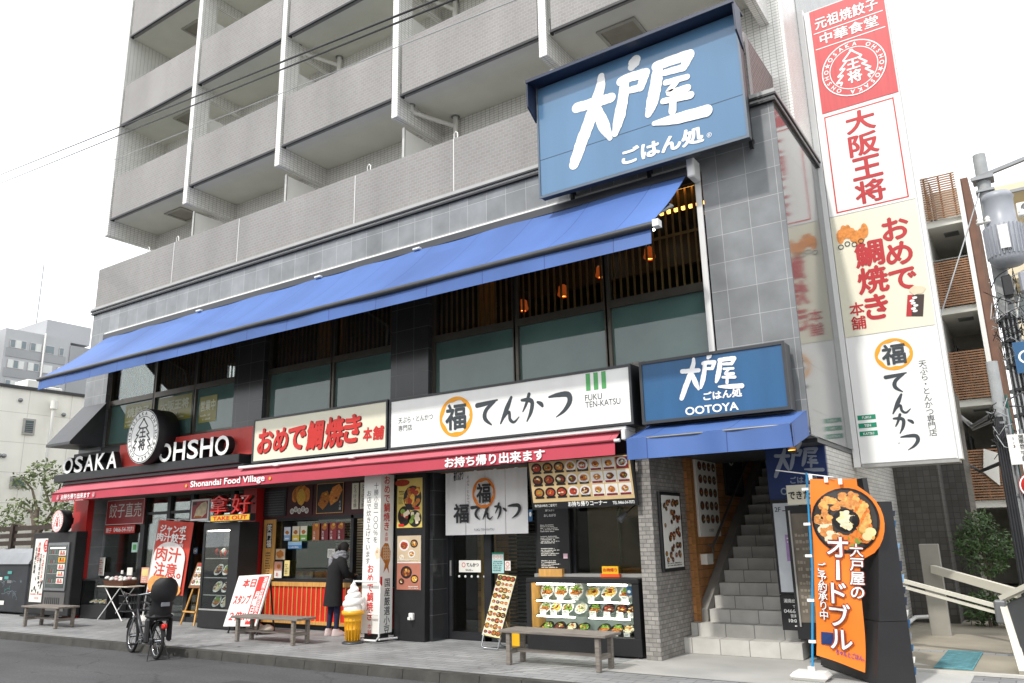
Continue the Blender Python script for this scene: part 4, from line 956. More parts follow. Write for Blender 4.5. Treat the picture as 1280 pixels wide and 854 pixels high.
b = MB(); b.cyl((-4.99,10.28,1.90),(-5.06,10.2,1.80),.022,.05,greym,12); b.tube([(-4.99,10.28,1.90),(-4.93,10.34,1.97),(-4.93,10.6,2.05)],.008,blackm,6)
tag(b.build('spot_lamp'), 'small grey spot lamp on a bent arm below the take out menu board', 'lamp')
# blackboard
T = thing('chalkboard', 'tall black chalk menu board with white writing and a wooden foot over the food case', 'chalkboard', (-6.38, 10.55, 1.0))
b = MB(); b.box(-6.66,-6.10,10.57,10.62,1.02,2.08,blackp); b.build('board', T)
b = MB(); b.box(-6.61,-6.20,10.50,10.58,1.02,1.13,woodlt); b.build('foot_block', T)
b = MB(); p = Panel(b, (0,10.568,0)); rg = random.Random(8); p.text('福てんかつ', -6.42, 1.98, .03, whitetext, 1, .02, al='c'); p.text('おしながき', -6.42, 1.90, .04, whitetext, 1, .02, al='c')
for z_ in (1.77,1.60,1.42,1.24): p.scribble(-6.60,z_-.10,-6.25,z_+.02,5,paper,rg)
b.build('chalk_writing', T)
b = MB(); b.box(-6.2,-6.13,10.555,10.568,1.28,1.35,mat('pink paper','#e0bcc8',.6)); tag(b.build('price_card'), 'small pink card taped to the edge of the black chalk menu board', 'card')
def flier(name, label, cat, x0, x1, z0, z1, m, y=10.79, group=None, draw=None, th=.006, u=(1,0,0), o=None):
    b = MB()
    if o is None: b.box(x0,x1,y,y+th,z0,z1,m); p = Panel(b, (x0,y-.0012,z0))
    p.w, p.h = x1-x0, z1-z0
    if draw: draw(p, p.w, p.h)
    return tag(b.build(name), label, cat, group)
def d_food(n, seed, m2=None):
    def f(p, w, h):
        rg = random.Random(seed)
        if m2: p.rect(.04*w,.04*h,.96*w,.25*h,m2,1)
        for k in range(n): p.dish(w*(.5 if n == 1 else .3+.4*(k % 2)), h*(.58 if n <= 2 else .85-.28*(k//2)), min(w*.36, h*.3 if n <= 2 else h*.15), rg, 2+k*.2)
        p.scribble(.1*w,.05*h,.9*w,.22*h,2,paper if m2 else blacktext,rg,2)
    return f
# posters on the black pier
def d_big(p, w, h):
    rg = random.Random(2); p.disc(w*.62,h*.60,w*.36,h*.25,plate_k,1); 
    for k in range(16): p.disc(w*(.62+rg.uniform(-.24,.24)),h*(.62+rg.uniform(-.16,.16)),w*.10,h*.06,FOOD[[0,0,5,4][k % 4]],2+k*.2,8,rg,.3)
    p.disc(w*.3,h*.24,w*.26,h*.2,plate_k,1.5); p.disc(w*.72,h*.18,w*.26,h*.17,plate_k,1.5)
    for k in range(8): p.disc(w*(.3+rg.uniform(-.15,.15)),h*(.25+rg.uniform(-.1,.1)),w*.08,h*.05,FOOD[[3,2,4][k % 3]],3+k*.2,8,rg,.3); p.disc(w*(.72+rg.uniform(-.15,.15)),h*(.19+rg.uniform(-.08,.08)),w*.08,h*.05,FOOD[[3,3,2][k % 3]],3+k*.2,8,rg,.3)
    p.disc(w*.2,h*.92,w*.3,h*.07,FOOD[4],1); p.text('専門店の', w*.08,h*.72,h*.035,blacktext,2,.01); p.text('こだわり', w*.08,h*.67,h*.035,blacktext,2,.01); p.scribble(w*.06,h*.48,w*.3,h*.64,6,blacktext,rg,2)
    p.rect(w*.72,h*.36,w*.92,h*.41,redtext,6); p.rect(w*.08,h*.03,w*.3,h*.08,redtext,6)
flier('poster', 'yellow food poster of tempura bowls at the top of the black pier', 'poster', -9.31,-8.75,1.80,2.62,mat('yellow poster','#dcc66a',.4,.1), 10.292, None, d_big)
def d_menu(p, w, h):
    rg = random.Random(3); p.rect(0,h*.51,w,h,mat('tan poster','#c9b597',.5),1); p.rect(0,0,w,h*.49,mat('brick red poster','#b0705c',.5),1)
    for (cx,cy_,r) in ((.3,.82,.22),(.72,.85,.16),(.62,.66,.15),(.4,.32,.24),(.75,.2,.16),(.2,.15,.12),(.2,.6,.1)): p.dish(w*cx,h*cy_,w*r,rg,2)
    p.scribble(w*.05,h*.52,w*.9,h*.57,2,paper,rg,6); p.scribble(w*.5,h*.02,w*.95,h*.08,2,paper,rg,6)
flier('poster', 'framed pair of set meal posters on the lower half of the black pier', 'poster', -9.29,-8.77,.80,1.67,white_m, 10.29, None, d_menu)
# papers on the sliding door
flier('door_notice', 'white notice with small brush lettering on the left sliding door', 'notice', -8.37,-7.92,1.06,1.25,paper,10.80,None,lambda p,w,h:(p.ring(w*.22,h*.62,h*.15,h*.2,redtext,1,20),p.text('てんかつ',w*.36,h*.48,h*.3,blacktext,1,.02,w=w*.55),p.scribble(w*.3,h*.1,w*.7,h*.3,2,greytext,random.Random(1))))
flier('door_notice', 'pale green notice with pictograms on the right sliding door', 'notice', -7.69,-7.46,1.05,1.37,mat('pale aqua paper','#a9d2cf',.6),10.80,None,lambda p,w,h:(p.rect(0,h*.92,w,h,green_b),p.rect(.05*w,.66*h,.95*w,.9*h,paper),*[p.ring(w*(.2+.3*k),h*.78,w*.08,w*.1,redtext,2,14) for k in range(3)],p.scribble(w*.1,h*.08,w*.9,h*.6,6,greytext,random.Random(2))))
flier('door_notice', 'small white and pink notice beside the pale green door notice', 'notice', -7.44,-7.33,1.09,1.24,paper,10.80,None,lambda p,w,h:(p.ring(w*.5,h*.65,w*.25,w*.33,redtext,1,16),p.scribble(w*.1,h*.1,w*.9,h*.35,2,redtext,random.Random(2))))
flier('door_notice', 'blue sticker at the top right of the white split curtain', 'notice', -6.80,-6.73,1.84,2.02,signblue,10.55,None,lambda p,w,h:p.disc(w*.5,h*.6,w*.3,h*.2,whitetext))
# taiyaki fliers
flier('wooden_sign', 'tall orange wooden sign with black carved lettering at the left of the taiyaki window', 'sign', -13.34,-13.0,.9,2.06,woodlt,10.76,None,lambda p,w,h:(p.rect(w*.28,h*.52,w*.78,h*.93,blacktext,1),p.vtext('笑門福',w*.53,h*.92,h*.125,paper,2,.03),p.scribble(w*.3,h*.08,w*.75,h*.46,9,greytext,random.Random(6))), .03)
specs = [(-12.74,-12.56,1.64,1.90,'#8fb0d6','#dfe6ee','pale blue'),(-12.50,-12.30,1.63,1.91,'#e3c53a','#ece6d2','yellow'),(-12.27,-12.08,1.63,1.91,'#7cb64a','#ece6d2','green')]
for q,(xa,xb,za,zb,c,c2,nm) in enumerate(specs):
    flier('menu_card', f'small {nm} taiyaki card in the upper row on the shop glass', 'card', xa,xb,za,zb,mat('card '+nm,c,.5,.05),10.78,'cards on the taiyaki glass',lambda p,w,h,c2=c2,q=q:(p.rect(0,h*.4,w,h,mat('card top '+c2,c2,.5),1),p.disc(w*.5,h*.6,w*.3,h*.14,FOOD[0],2,10,random.Random(q),.2),p.rect(w*.2,h*.1,w*.8,h*.2,whitetext,2)))
for q,(xa,nm,c) in enumerate(((-11.93,'orange','#b5673a'),(-11.69,'first crimson','#7a1f2a'),(-11.46,'middle crimson','#8a1f2c'),(-11.25,'last crimson','#741a25'))):
    flier('menu_card', f'{nm} drink shaped card with a fish cake on the taiyaki shop glass' , 'card', xa,xa+.19,1.63,1.95,mat('card '+nm,c,.5,.08),10.78,'cards on the taiyaki glass',lambda p,w,h,q=q:(p.disc(w*.5,h*.78,w*.36,h*.16,FOOD[0],1,10,random.Random(q),.2),p.disc(w*.6,h*.9,w*.2,h*.08,FOOD[5],2,10,random.Random(q),.2),p.vtext('たい焼',w*.3,h*.55,h*.16,whitetext,2,.02)))
flier('menu_card', 'blue horizontal notice below the taiyaki cards', 'card', -12.61,-12.22,1.48,1.62,mat('sky blue card','#4f8fca',.5,.1),10.78,None,lambda p,w,h:(p.rect(0,h*.5,w,h,mat('light blue card','#a8cde8',.5),1),p.scribble(w*.05,h*.1,w*.95,h*.4,1,whitetext,random.Random(5),2)))
flier('menu_card', 'square black framed picture of a fish cake beside the orange wooden sign', 'card', -12.97,-12.65,1.26,1.50,blackp,10.77,None,lambda p,w,h:(p.rect(w*.08,h*.08,w*.92,h*.92,mat('tan poster','#c9b597'),1),p.disc(w*.5,h*.52,w*.34,h*.3,FOOD[0],2,12,random.Random(3),.2)))
flier('menu_card', 'white and pink card under the black framed fish cake picture', 'card', -12.97,-12.75,.93,1.24,paper,10.77,None,lambda p,w,h:(p.rect(0,h*.45,w,h,mat('salmon paper','#dba08c',.6),1),p.text('た',w*.3,h*.12,h*.2,redtext,2,.03),p.disc(w*.6,h*.7,w*.25,h*.14,FOOD[0],2)))
flier('menu_card', 'pale yellow card standing next to the white and pink card', 'card', -12.68,-12.53,.97,1.26,mat('pale yellow paper','#e2cf8a',.6),10.77,None,lambda p,w,h:p.scribble(w*.15,h*.1,w*.85,h*.8,6,greytext,random.Random(4)))
flier('door_notice', 'plain white notice on the taiyaki glass behind the customer', 'notice', -11.49,-11.30,1.31,1.47,paper,10.78,None,lambda p,w,h:p.scribble(w*.12,h*.1,w*.88,h*.88,6,greytext,random.Random(4)))
fcake = mat('fish cake print','#d9883a')
def d_tray(p, w, h):
    rg = random.Random(7)
    for k in range(7):
        a = -1.1+k*.37; p.disc(w*(.5+.30*math.sin(a)), h*(.58+.18*math.cos(a)), w*.13, h*.24, FOOD[0] if k % 2 else fcake, 1+k*.4, 14, rg, .08)
    p.disc(w*.52,h*.6,w*.18,h*.28,FOOD[5],5,14,rg,.06)
    for k in range(5): p.ring(w*(.15+k*.16),h*(.14+.06*(k % 2)),w*.055,w*.085,paper,6,16); p.ring(w*(.15+k*.16),h*(.14+.06*(k % 2)),w*.02,w*.04,paper,6,12)
flier('poster', 'maroon panel picture of a fan of fish cakes over swirling clouds', 'poster', -12.62,-11.96,2.12,2.70,mat('maroon fascia','#431518'),10.775,None,d_tray)
def d_fish(p, w, h):
    rg = random.Random(9); p.frame(0,0,w,h,.012,woodlt,1)
    p.poly([(w*.06,h*.3),(w*.2,h*.68),(w*.42,h*.75),(w*.5,h*.5),(w*.42,h*.3),(w*.25,h*.12)],FOOD[0],2); p.poly([(w*.46,h*.52),(w*.6,h*.85),(w*.85,h*.95),(w*.97,h*.75),(w*.8,h*.4),(w*.55,h*.25)],fcake,3)
    for k in range(9): p.disc(w*rg.uniform(.15,.85),h*rg.uniform(.35,.7),w*.05,h*.04,FOOD[[0,1,5][k % 3]],4+k*.2,7,rg,.3)
    p.vtext('たい焼',w*.9,h*.4,h*.1,paper,6)
flier('poster', 'gold framed picture of two fish cakes above the taiyaki window', 'poster', -11.84,-11.11,2.13,2.70,blackp,10.775,None,d_fish)
for k,(xa,nm) in enumerate(((-10.88,'left'),(-10.67,'right'))):
    flier('wooden_tag', f'{nm} narrow cream lettered strip hanging above the taiyaki counter', 'tag', xa,xa+.17,2.18,2.66,cream,10.77,'lettered strips above the taiyaki counter',lambda p,w,h:p.vtext('とろける焼',w*.5,h*.95,h*.17,blacktext))
# gyoza shop signs
T = thing('hanging_sign', 'dark red hanging sign with thin white characters in the gyoza shop window', 'sign', (-18.4,10.74,2.09))
b = MB(); b.box(-19.22,-17.6,10.74,10.76,2.10,2.70,mat('deep red sign','#9b2226',.45,.08)); b.build('board', T)
b = MB(); p = Panel(b,(0,10.738,0)); p.text('餃子直売', -19.08,2.27,.34,paper,1,0,w=1.36); p.frame(-19.2,2.11,-17.62,2.69,.012,paper,1); b.build('lettering', T)
flier('phone_sign', 'narrow red strip sign with a phone number under the dark red hanging sign', 'sign', -19.2,-17.94,1.90,2.085,redtext,10.745,None,lambda p,w,h:(p.text('0466-54-7071',w*.3,h*.22,h*.55,whitetext,1,.02,w=w*.66),p.text('餃子',w*.04,h*.15,h*.6,whitetext,1,.02)))
flier('door_notice', 'white price sheet taped inside the left gyoza shop window', 'notice', -19.42,-19.12,.93,1.35,paper,10.77,None,lambda p,w,h:p.scribble(w*.1,h*.1,w*.9,h*.9,7,redtext,random.Random(4)))
flier('door_notice', 'pale green square sticker on the gyoza shop glass', 'notice', -18.03,-17.80,1.46,1.68,mat('mint paper','#bfe0d2',.6),10.77,None,lambda p,w,h:p.rect(w*.2,h*.25,w*.8,h*.8,green_t))
flier('door_notice', 'pink and yellow menu sheet beside the gyoza door post', 'notice', -17.55,-17.25,.78,1.12,mat('salmon paper','#dba08c'),10.77,None,lambda p,w,h:(p.rect(w*.1,h*.45,w*.9,h*.9,mat('pale yellow paper','#e2cf8a'),1),p.scribble(w*.1,h*.05,w*.9,h*.4,3,paper,random.Random(4))))
flier('door_notice', 'small white crossed circle sticker on the gyoza shop glass right of the banner', 'notice', -15.66,-15.5,1.40,1.54,signblue,10.77,None,lambda p,w,h:(p.disc(w*.5,h*.5,w*.4,h*.4,whitetext),p.ring(w*.5,h*.5,w*.2,w*.3,blacktext,2,16)))
b = MB(); b.box(-15.52,-14.90,10.55,10.6,2.10,2.55,white_m); p = Panel(b,(-15.52,10.548,2.10)); p.rect(.04,.04,.58,.41,mat('deep red sign','#9b2226'),1); p.rect(.05,.33,.2,.39,blacktext,2)
p.poly([(.12,.06),(.2,.25),(.35,.36),(.52,.40),(.57,.33),(.55,.15),(.4,.06)],mat('dumpling print','#d9c8a6',.6,.2,9),3); p.poly([(.12,.06),(.18,.10),(.4,.09),(.4,.06)],FOOD[0],4)
tag(b.build('picture_sign'), 'white framed picture of a dumpling behind the red neon characters', 'sign')
T = thing('neon_sign', 'red neon characters above a yellow plate reading TAKE OUT on the tall food case', 'sign', (-13.45,10.0,2.0))
b = MB(); b.box(-14.02,-12.79,9.98,10.10,2.03,2.165,blackm); b.build('plate', T)
b = MB(); b.box(-14.0,-12.81,9.974,9.979,2.045,2.15,yellow); Panel(b,(0,9.973,0)).text('TAKE OUT',-13.93,2.06,.075,redtext,1,.03,w=1.05); b.build('lettering', T)
for ch, x0_ in (('拿',-14.08),('好',-13.4)):
    vs, fs, a0, a1, b0, b1 = glyphs(ch, 0, .5); k = .37/(b1-b0); b = MB()
    b.raw([(x0_+(v[0]-a0)*k*1.5, 10.02-v[2]*.07, 2.175+(v[1]-b0)*k) for v in vs], fs, neon); l = b.build('neon_letter', T)
    b = MB(); b.raw([(x0_+.012+(v[0]-a0)*k*1.5, 10.09-v[2]*.05, 2.170+(v[1]-b0)*k) for v in vs], fs, blackm); b.build('letter_back', l)
b = MB(); b.box(-13.5,-13.42,10.1,10.6,2.08,2.12,blackm); b.build('bracket', T)
# entrance panels right of the stairs
T = thing('panel_sign', 'tall stair entrance panel with blue top, white middle and black opening hours', 'sign', (-2.8,10.95,.36))
b = MB(); b.box(-3.16,-2.38,10.96,11.02,2.02,2.72,mat('deep blue panel','#1d3263',.45,.08)); p = Panel(b,(0,10.958,0)); gl_ = mat('grey lettering','#8e97a6',.5); ootoya(p,-3.05,2.33,.62,gl_,1,1.1); p.text('ごはん処',-2.86,2.22,.09,gl_,1,.03,w=.36); p.text('OOTOYA',-3.0,2.08,.09,gl_,1,.02,w=.5); b.build('blue_panel', T)
b = MB(); b.box(-3.15,-2.75,10.93,10.99,.80,2.015,blackp); p = Panel(b,(0,10.928,0)); p.rect(-3.12,.83,-2.78,1.97,mat('white panel','#d3d8dd',.4),1); p.text('2F',-3.10,1.86,.06,greytext,2,.01); p.line([(-3.0,1.87),(-2.92,1.87),(-2.92,1.82),(-2.85,1.82),(-2.85,1.77)],.012,greytext,2)
p.rect(-3.0,1.22,-2.80,1.56,purple,2); p.disc(-2.88,1.38,.05,.06,mat('violet','#6b3f8f',.5),3,12); p.scribble(-2.98,1.45,-2.88,1.54,2,whitetext,random.Random(1),3); b.build('floor_panel', T)
b = MB(); b.box(-3.14,-2.72,10.90,10.99,.36,.795,blackp); p = Panel(b,(0,10.898,0)); p.text('湘南台駅前店',-3.09,.70,.05,whitetext,1,.02,w=.3); p.text('TEL',-2.98,.64,.03,whitetext,1,.02); p.text('0466-45-48',-3.1,.575,.045,whitetext,1,.02,w=.34); p.text('営業時間',-3.02,.52,.04,whitetext,1,.02); p.text('10:00-22:00',-3.05,.46,.04,whitetext,1,.02,w=.3); p.scribble(-2.98,.40,-2.76,.44,1,whitetext,random.Random(1)); b.build('hours_panel', T)
T = thing('menu_case', 'narrow dark framed lit menu case behind the orange banner', 'display case', (-2.55,10.7,.3))
b = MB(); b.box(-2.86,-2.40,10.55,10.75,.3,1.92,blackp); b.build('body', T); b = MB(); b.box(-2.80,-2.46,10.544,10.549,.5,1.82,mat('menu glass','#6e675c',.15,.2,6)); b.box(-2.82,-2.80,10.53,10.549,.45,1.86,alum); p = Panel(b,(0,10.542,0)); p.scribble(-2.77,.6,-2.5,1.6,12,mat('dim menu writing','#8d8577',.5),random.Random(3)); b.build('menu_print', T)
b = MB(); b.box(-2.82,-2.44,10.56,10.7,1.93,2.18,cream); Panel(b,(0,10.558,0)).text('できたて',-2.80,2.0,.10,blacktext,1,.03,w=.36); b.build('top_sign', T)
# pictures on the stair walls (facing +x)
def wallpic(name, label, x, y0, y1, z0, z1, fm, bgm, draw):
    T = thing(name, label, 'poster', (x,(y0+y1)/2,z0)); b = MB(); b.bbox(x,x+.04,y0,y1,z0,z1,fm,.006); b.build('frame', T)
    b = MB(); b.box(x+.041,x+.044,y0+.05,y1-.05,z0+.05,z1-.05,bgm); p = Panel(b,(x+.0455,y0+.05,z0+.05),(0,1,0)); draw(p,y1-y0-.1,z1-z0-.1); b.build('print', T)
def d_many(p, w, h):
    rg = random.Random(31)
    for k in range(44): p.dish(w*rg.uniform(.08,.92),h*rg.uniform(.1,.95),w*rg.uniform(.05,.09),rg,1+k*.12,plate_k,rg.choice([0,1,4,1]))
    p.scribble(w*.05,h*.02,w*.95,h*.08,2,blacktext,rg,9)
wallpic('poster', 'black framed poster crowded with dishes on the grey brick stair pillar', -4.505, 10.27, 11.02, 1.10, 2.18, blackp, paper, d_many)
wallpic('poster', 'long white menu sheet with rows of bowls on the wooden stair wall', -4.445, 11.55, 12.45, 1.55, 2.95, paper, paper, lambda p,w,h:(foodboard(p,0,.1,w,h,4,6,random.Random(6),None,None,.42,lambda i,j:1,lambda i,j:plate_k),p.text('お食事処',w*.4,.02,.05,blacktext,1)))
wallpic('poster', 'dark picture poster high on the wooden stair wall beside the handrail', -4.445, 12.9, 13.8, 2.2, 3.3, blackp, mat('dark poster','#3c3440',.4), d_food(3, 12))
b = MB(); b.box(-4.45,-4.35,11.6,11.85,1.15,1.3,paper); tag(b.build('leaflet_holder'), 'white leaflet holder hung on the wooden stair wall below the long menu sheet', 'holder')

# ================================================================== STREET OBJECTS
def bench(name, label, cx, cy_, L_, D_, H_, rz, kind=0):
    T = thing(name, label, 'bench', (cx,cy_,0), rz, 'grey wooden benches on the pavement')
    b = MB(); n = 4; w_ = D_/n
    for k in range(n): b.bbox(-L_/2,L_/2,-D_/2+k*w_+.004,-D_/2+(k+1)*w_-.004,H_-.035,H_,woodgrey,.004)
    b.build('seat', T, True)
    lx, ly = L_/2-.13, D_/2-.06
    for sx in (-1,1):
        for sy_ in (-1,1):
            b = MB(); b.bbox(sx*lx-.03,sx*lx+.03,sy_*ly-.03,sy_*ly+.03,0,H_-.036,woodgrey,.004); b.build('leg', T, True)
        b = MB(); b.box(sx*lx-.018,sx*lx+.018,-ly+.03,ly-.03,.13,.19,woodgrey); b.build('side_rail', T, True)
    b = MB(); b.box(-lx+.02,lx-.02,-.02,.02,.145,.18,woodgrey); b.build('stretcher', T, True)
    return T
bench('bench', 'short weathered grey bench in front of the drinks fridge', -17.85, 8.97, 1.45, .46, .42, 0.03)
bench('bench', 'weathered grey bench in front of the white lettered board', -11.1, 9.23, 1.62, .42, .41, 0.02)
bench('bench', 'weathered grey bench in front of the low black food case', -5.5, 9.16, 1.58, .44, .43, -.01)
# display case with plates of food
def lettered_case():
    T = thing('food_case', 'low black glass food display case with three shelves of plastic dishes', 'display case', (-5.68,10.3,0))
    xa, xb, ya, yb, h = -6.60, -4.79, 10.12, 10.52, 1.02
    b = MB(); b.bbox(xa,xb,ya,yb,.02,.26,blackp,.01); b.bbox(xa,xb,ya,yb,.95,h,blackp,.01); b.box(xa,xa+.08,ya,yb,.26,.95,blackp); b.box(xb-.10,xb,ya,yb,.26,.95,blackp); b.box(xa+.08,xb-.10,yb-.02,yb,.26,.95,mat('pale case lining','#a8b4b2',.5)); b.build('case_body', T)
    b = MB(); b.box(xa+.081,xa+.086,ya+.02,yb-.02,.26,.95,woodlt); b.build('side_lining', T)
    for z_ in (.50,.71):
        b = MB(); b.box(xa+.09,xb-.11,ya+.05,yb-.03,z_,z_+.008,caseg); s_ = b.build('glass_shelf', T)
        b = MB(); b.box(xa+.15,xa+.78,ya+.045,ya+.06,z_-.018,z_-.002,lampc); b.box(xb-.8,xb-.18,ya+.045,ya+.06,z_-.018,z_-.002,lampc); b.build('light_strip', s_)
    b = MB(); b.box(xa+.15,xa+.78,ya+.05,ya+.07,.925,.945,lampc); b.box(xb-.8,xb-.2,ya+.05,ya+.07,.925,.945,lampc); b.build('light_strip', T)
    b = MB(); b.box(xa+.08,xb-.10,ya+.004,ya+.009,.26,.95,caseg); b.build('glass_front', T)
    for q in (xa+.05,xb-.05):
        for r in (ya+.04,yb-.04): b = MB(); b.cyl((q,r,0),(q,r,.021),.025,None,rubber,8); b.build('foot', T)
lettered_case()
rgF = random.Random(77)
ORD = ['first','second','third','fourth','fifth','sixth','seventh','eighth']
def plate_dish(name, label, x, y, z, r, kind, tilt=62, group=None, pm=None, seed=0):
    rg = random.Random(seed); T = thing(name, label, 'dish', (x,y,z), 0, group)
    b = MB(); pm = pm or plate_w; ta = R_(tilt); u = Vector((1,0,0)); v = Vector((0,math.cos(ta),math.sin(ta))); n = u.cross(v)
    c = Vector((0,0,0))+v*r*.98
    prof = [(0,.0),(r*.6,.0),(r*.95,.018),(r,.024),(r*.97,.03),(r*.62,.012),(0,.01)]; vs = []; N = 18
    for (q, d) in prof:
        for k in range(N): t = 6.2832*k/N; vs.append(c+u*q*math.cos(t)+v*q*math.sin(t)+n*d)
    b.raw(vs, [(i*N+k,i*N+(k+1)%N,(i+1)*N+(k+1)%N,(i+1)*N+k) for i in range(len(prof)-1) for k in range(N)], pm, True); b.build('plate', T, True)
    b = MB()
    for k in range(15):
        a = k*2.4; q = (.72*math.sqrt((k+.3)/15))*r; m_ = FOOD[kind] if k % 3 else FOOD[rg.randrange(6)]
        up = 0
        if kind == 0: m_ = FOOD[2] if math.sin(a) > .25 else FOOD[0]
        b.blob(c+u*q*math.cos(a)+v*(q*math.sin(a)+up)+n*.02, r*rg.uniform(.16,.34), r*rg.uniform(.14,.24), r*rg.uniform(.10,.2), m_, rg, .2, 7, 4)
    b.build('food', T, True); return T
def card(label, x, y, z, w=.10, h=.07, group='price cards in the low food case'):
    b = MB(); b.box(x-w/2,x+w/2,y,y+.003,z,z+h,paper); Panel(b,(x-w/2,y-.001,z)).scribble(.008,.01,w-.008,h-.008,3,greytext,random.Random(int(x*999)))
    return tag(b.build('price_card'), label, 'card', group)
tops = [(-6.36,.115,0,66),(-6.12,.115,0,66),(-5.87,.12,0,66),(-5.62,.115,5,45),(-5.36,.12,5,45),(-5.09,.115,0,45)]
nm1 = ['breaded cutlet plate','breaded cutlet plate','breaded cutlet plate','yellow egg dish','yellow egg dish','brown rice dish']
for i,(x,r,k,t) in enumerate(tops):
    plate_dish('food_plate', f'{ORD[i]} dish from the left on the top shelf of the low black food case', x, 10.30, .722, r, k, t, 'dishes in the low food case', None, i)
    card(f'{ORD[i]} white price card from the left on the top shelf of the low food case', x+.05, 10.20, .719)
for i,x in enumerate((-6.40,-6.22,-6.02,-5.80,-5.58,-5.36,-5.16,-4.99)):
    plate_dish('food_plate', f'{ORD[i]} dish from the left on the middle shelf of the low black food case', x, 10.28, .512, .098, [0,5,2,3,0,1,1,1][i], 48, 'dishes in the low food case', plate_k if i > 3 else None, 20+i)
    if i != 3: card(f'{ORD[i]} white price card from the left on the middle shelf of the low food case', x+.03, 10.20, .509, .10, .068)
for i,x in enumerate((-6.38,-6.18,-5.98,-5.78,-5.45,-5.25,-5.07)):
    plate_dish('food_plate', f'{ORD[i]} dish from the left on the bottom shelf of the low black food case', x, 10.27, .27, .10, [2,1,3,2,0,0,3][i], 32, 'dishes in the low food case', plate_k, 40+i)
    card(f'{ORD[i]} white price card from the left on the bottom shelf of the low food case', x+.03, 10.20, .264, .09, .05)
b = MB(); b.box(-5.0,-4.92,10.18,10.19,.80,.92,signblue); Panel(b,(-5.0,10.179,.8)).disc(.04,.05,.025,.02,whitetext); tag(b.build('price_card'), 'small blue card at the right end of the top shelf of the low food case', 'card')
b = MB(); b.box(-5.53,-5.27,10.50,10.52,1.065,1.17,yellow); b.box(-5.55,-5.25,10.49,10.56,1.022,1.065,mat('orange stand','#e0561f',.5)); Panel(b,(-5.53,10.499,1.065)).text('お持帰り',.02,.03,.05,redtext,1,.02,w=.22); tag(b.build('counter_sign'), 'small yellow and orange sign on the serving window sill above the food case', 'sign')
# tall food case
T = thing('food_case', 'tall black glass food case of plates under the red neon sign', 'display case', (-13.85,10.36,0)); xa, xb, ya, yb = -14.42,-13.28,10.13,10.60
b = MB(); b.box(xa,xb,ya,yb,.01,.34,blackp); b.box(xa,xb,ya,yb,1.88,2.02,blackp); b.box(xa,xa+.07,ya,yb,.34,1.88,blackp); b.box(xb-.30,xb,ya,yb,.34,1.88,blackp); b.box(xa+.07,xb-.3,yb-.03,yb,.34,1.88,mat('case lining','#565451',.6)); b.build('case_body', T)
for z_ in (.62,.95,1.32): b = MB(); b.box(xa+.07,xb-.3,ya+.04,yb-.03,z_,z_+.012,caseg); b.box(xa+.07,xb-.3,ya+.035,ya+.045,z_-.004,z_+.014,alum); b.build('glass_shelf', T)
b = MB(); b.box(xa+.08,xb-.31,ya+.05,ya+.07,1.855,1.875,lampc); b.build('light_strip', T)
b = MB(); b.box(xa+.07,xb-.3,ya+.005,ya+.01,.34,1.88,caseg); b.build('glass_front', T)
b = MB(); b.box(xa+.02,xb-.02,ya-.01,ya,.34,.37,alum); b.build('rim', T)
for j,z_ in enumerate((.36,.64,.97)):
    for i in range(3):
        if j == 0 and i == 2: continue
        plate_dish('food_plate', f'{ORD[i]} white plate on the {["bottom","second","third"][j]} shelf of the tall food case', -14.22+i*.27, 10.36, z_+.012, .125, [0,3,1][(i+j)%3], 60, 'plates in the tall food case', None, 60+j*3+i)
b = MB(); rg = random.Random(5)
for k in range(9): b.blob((-14.3+k*.07,10.4,1.40+rg.uniform(0,.08)),.05,.04,.06,[redp,blackp,FOOD[4],paper][k % 4],rg,.3)
tag(b.build('food_model'), 'jumble of red and black food models on the top shelf of the tall food case', 'food model')
b = MB(); b.box(-14.0,-13.72,10.5,10.51,1.45,1.75,mat('salmon paper','#dba08c')); Panel(b,(-14.0,10.498,1.45)).scribble(.02,.02,.26,.28,6,redtext,random.Random(3)); tag(b.build('menu_card'), 'pink menu card standing at the back of the tall food case', 'card')
# low case at gyoza window
T = thing('food_case', 'small low black display case of gyoza beside the red pier', 'display case', (-18.65,10.55,0)); xa, xb, ya, yb = -19.25,-18.12,10.35,10.76
b = MB(); b.box(xa,xb,ya,yb,.01,.30,blackp); b.box(xa,xb,ya,yb,.84,.87,blackp); b.box(xa,xa+.03,ya,yb,.3,.84,blackp); b.box(xb-.03,xb,ya,yb,.3,.84,blackp); b.box(xa,xb,yb-.02,yb,.3,.84,mat('case lining','#565451')); b.build('case_body', T)
b = MB(); b.box(xa+.03,xb-.03,ya+.04,yb-.02,.57,.58,caseg); b.build('glass_shelf', T); b = MB(); b.box(xa+.03,xb-.03,ya+.003,ya+.008,.3,.84,caseg); b.build('glass_front', T)
for i in range(5): plate_dish('food_plate', f'{ORD[i]} small dish in the low black gyoza case', -19.08+i*.2, 10.5, .31, .085, [3,0,5,0,2][i], 25, 'dishes in the gyoza case', plate_w, 90+i)
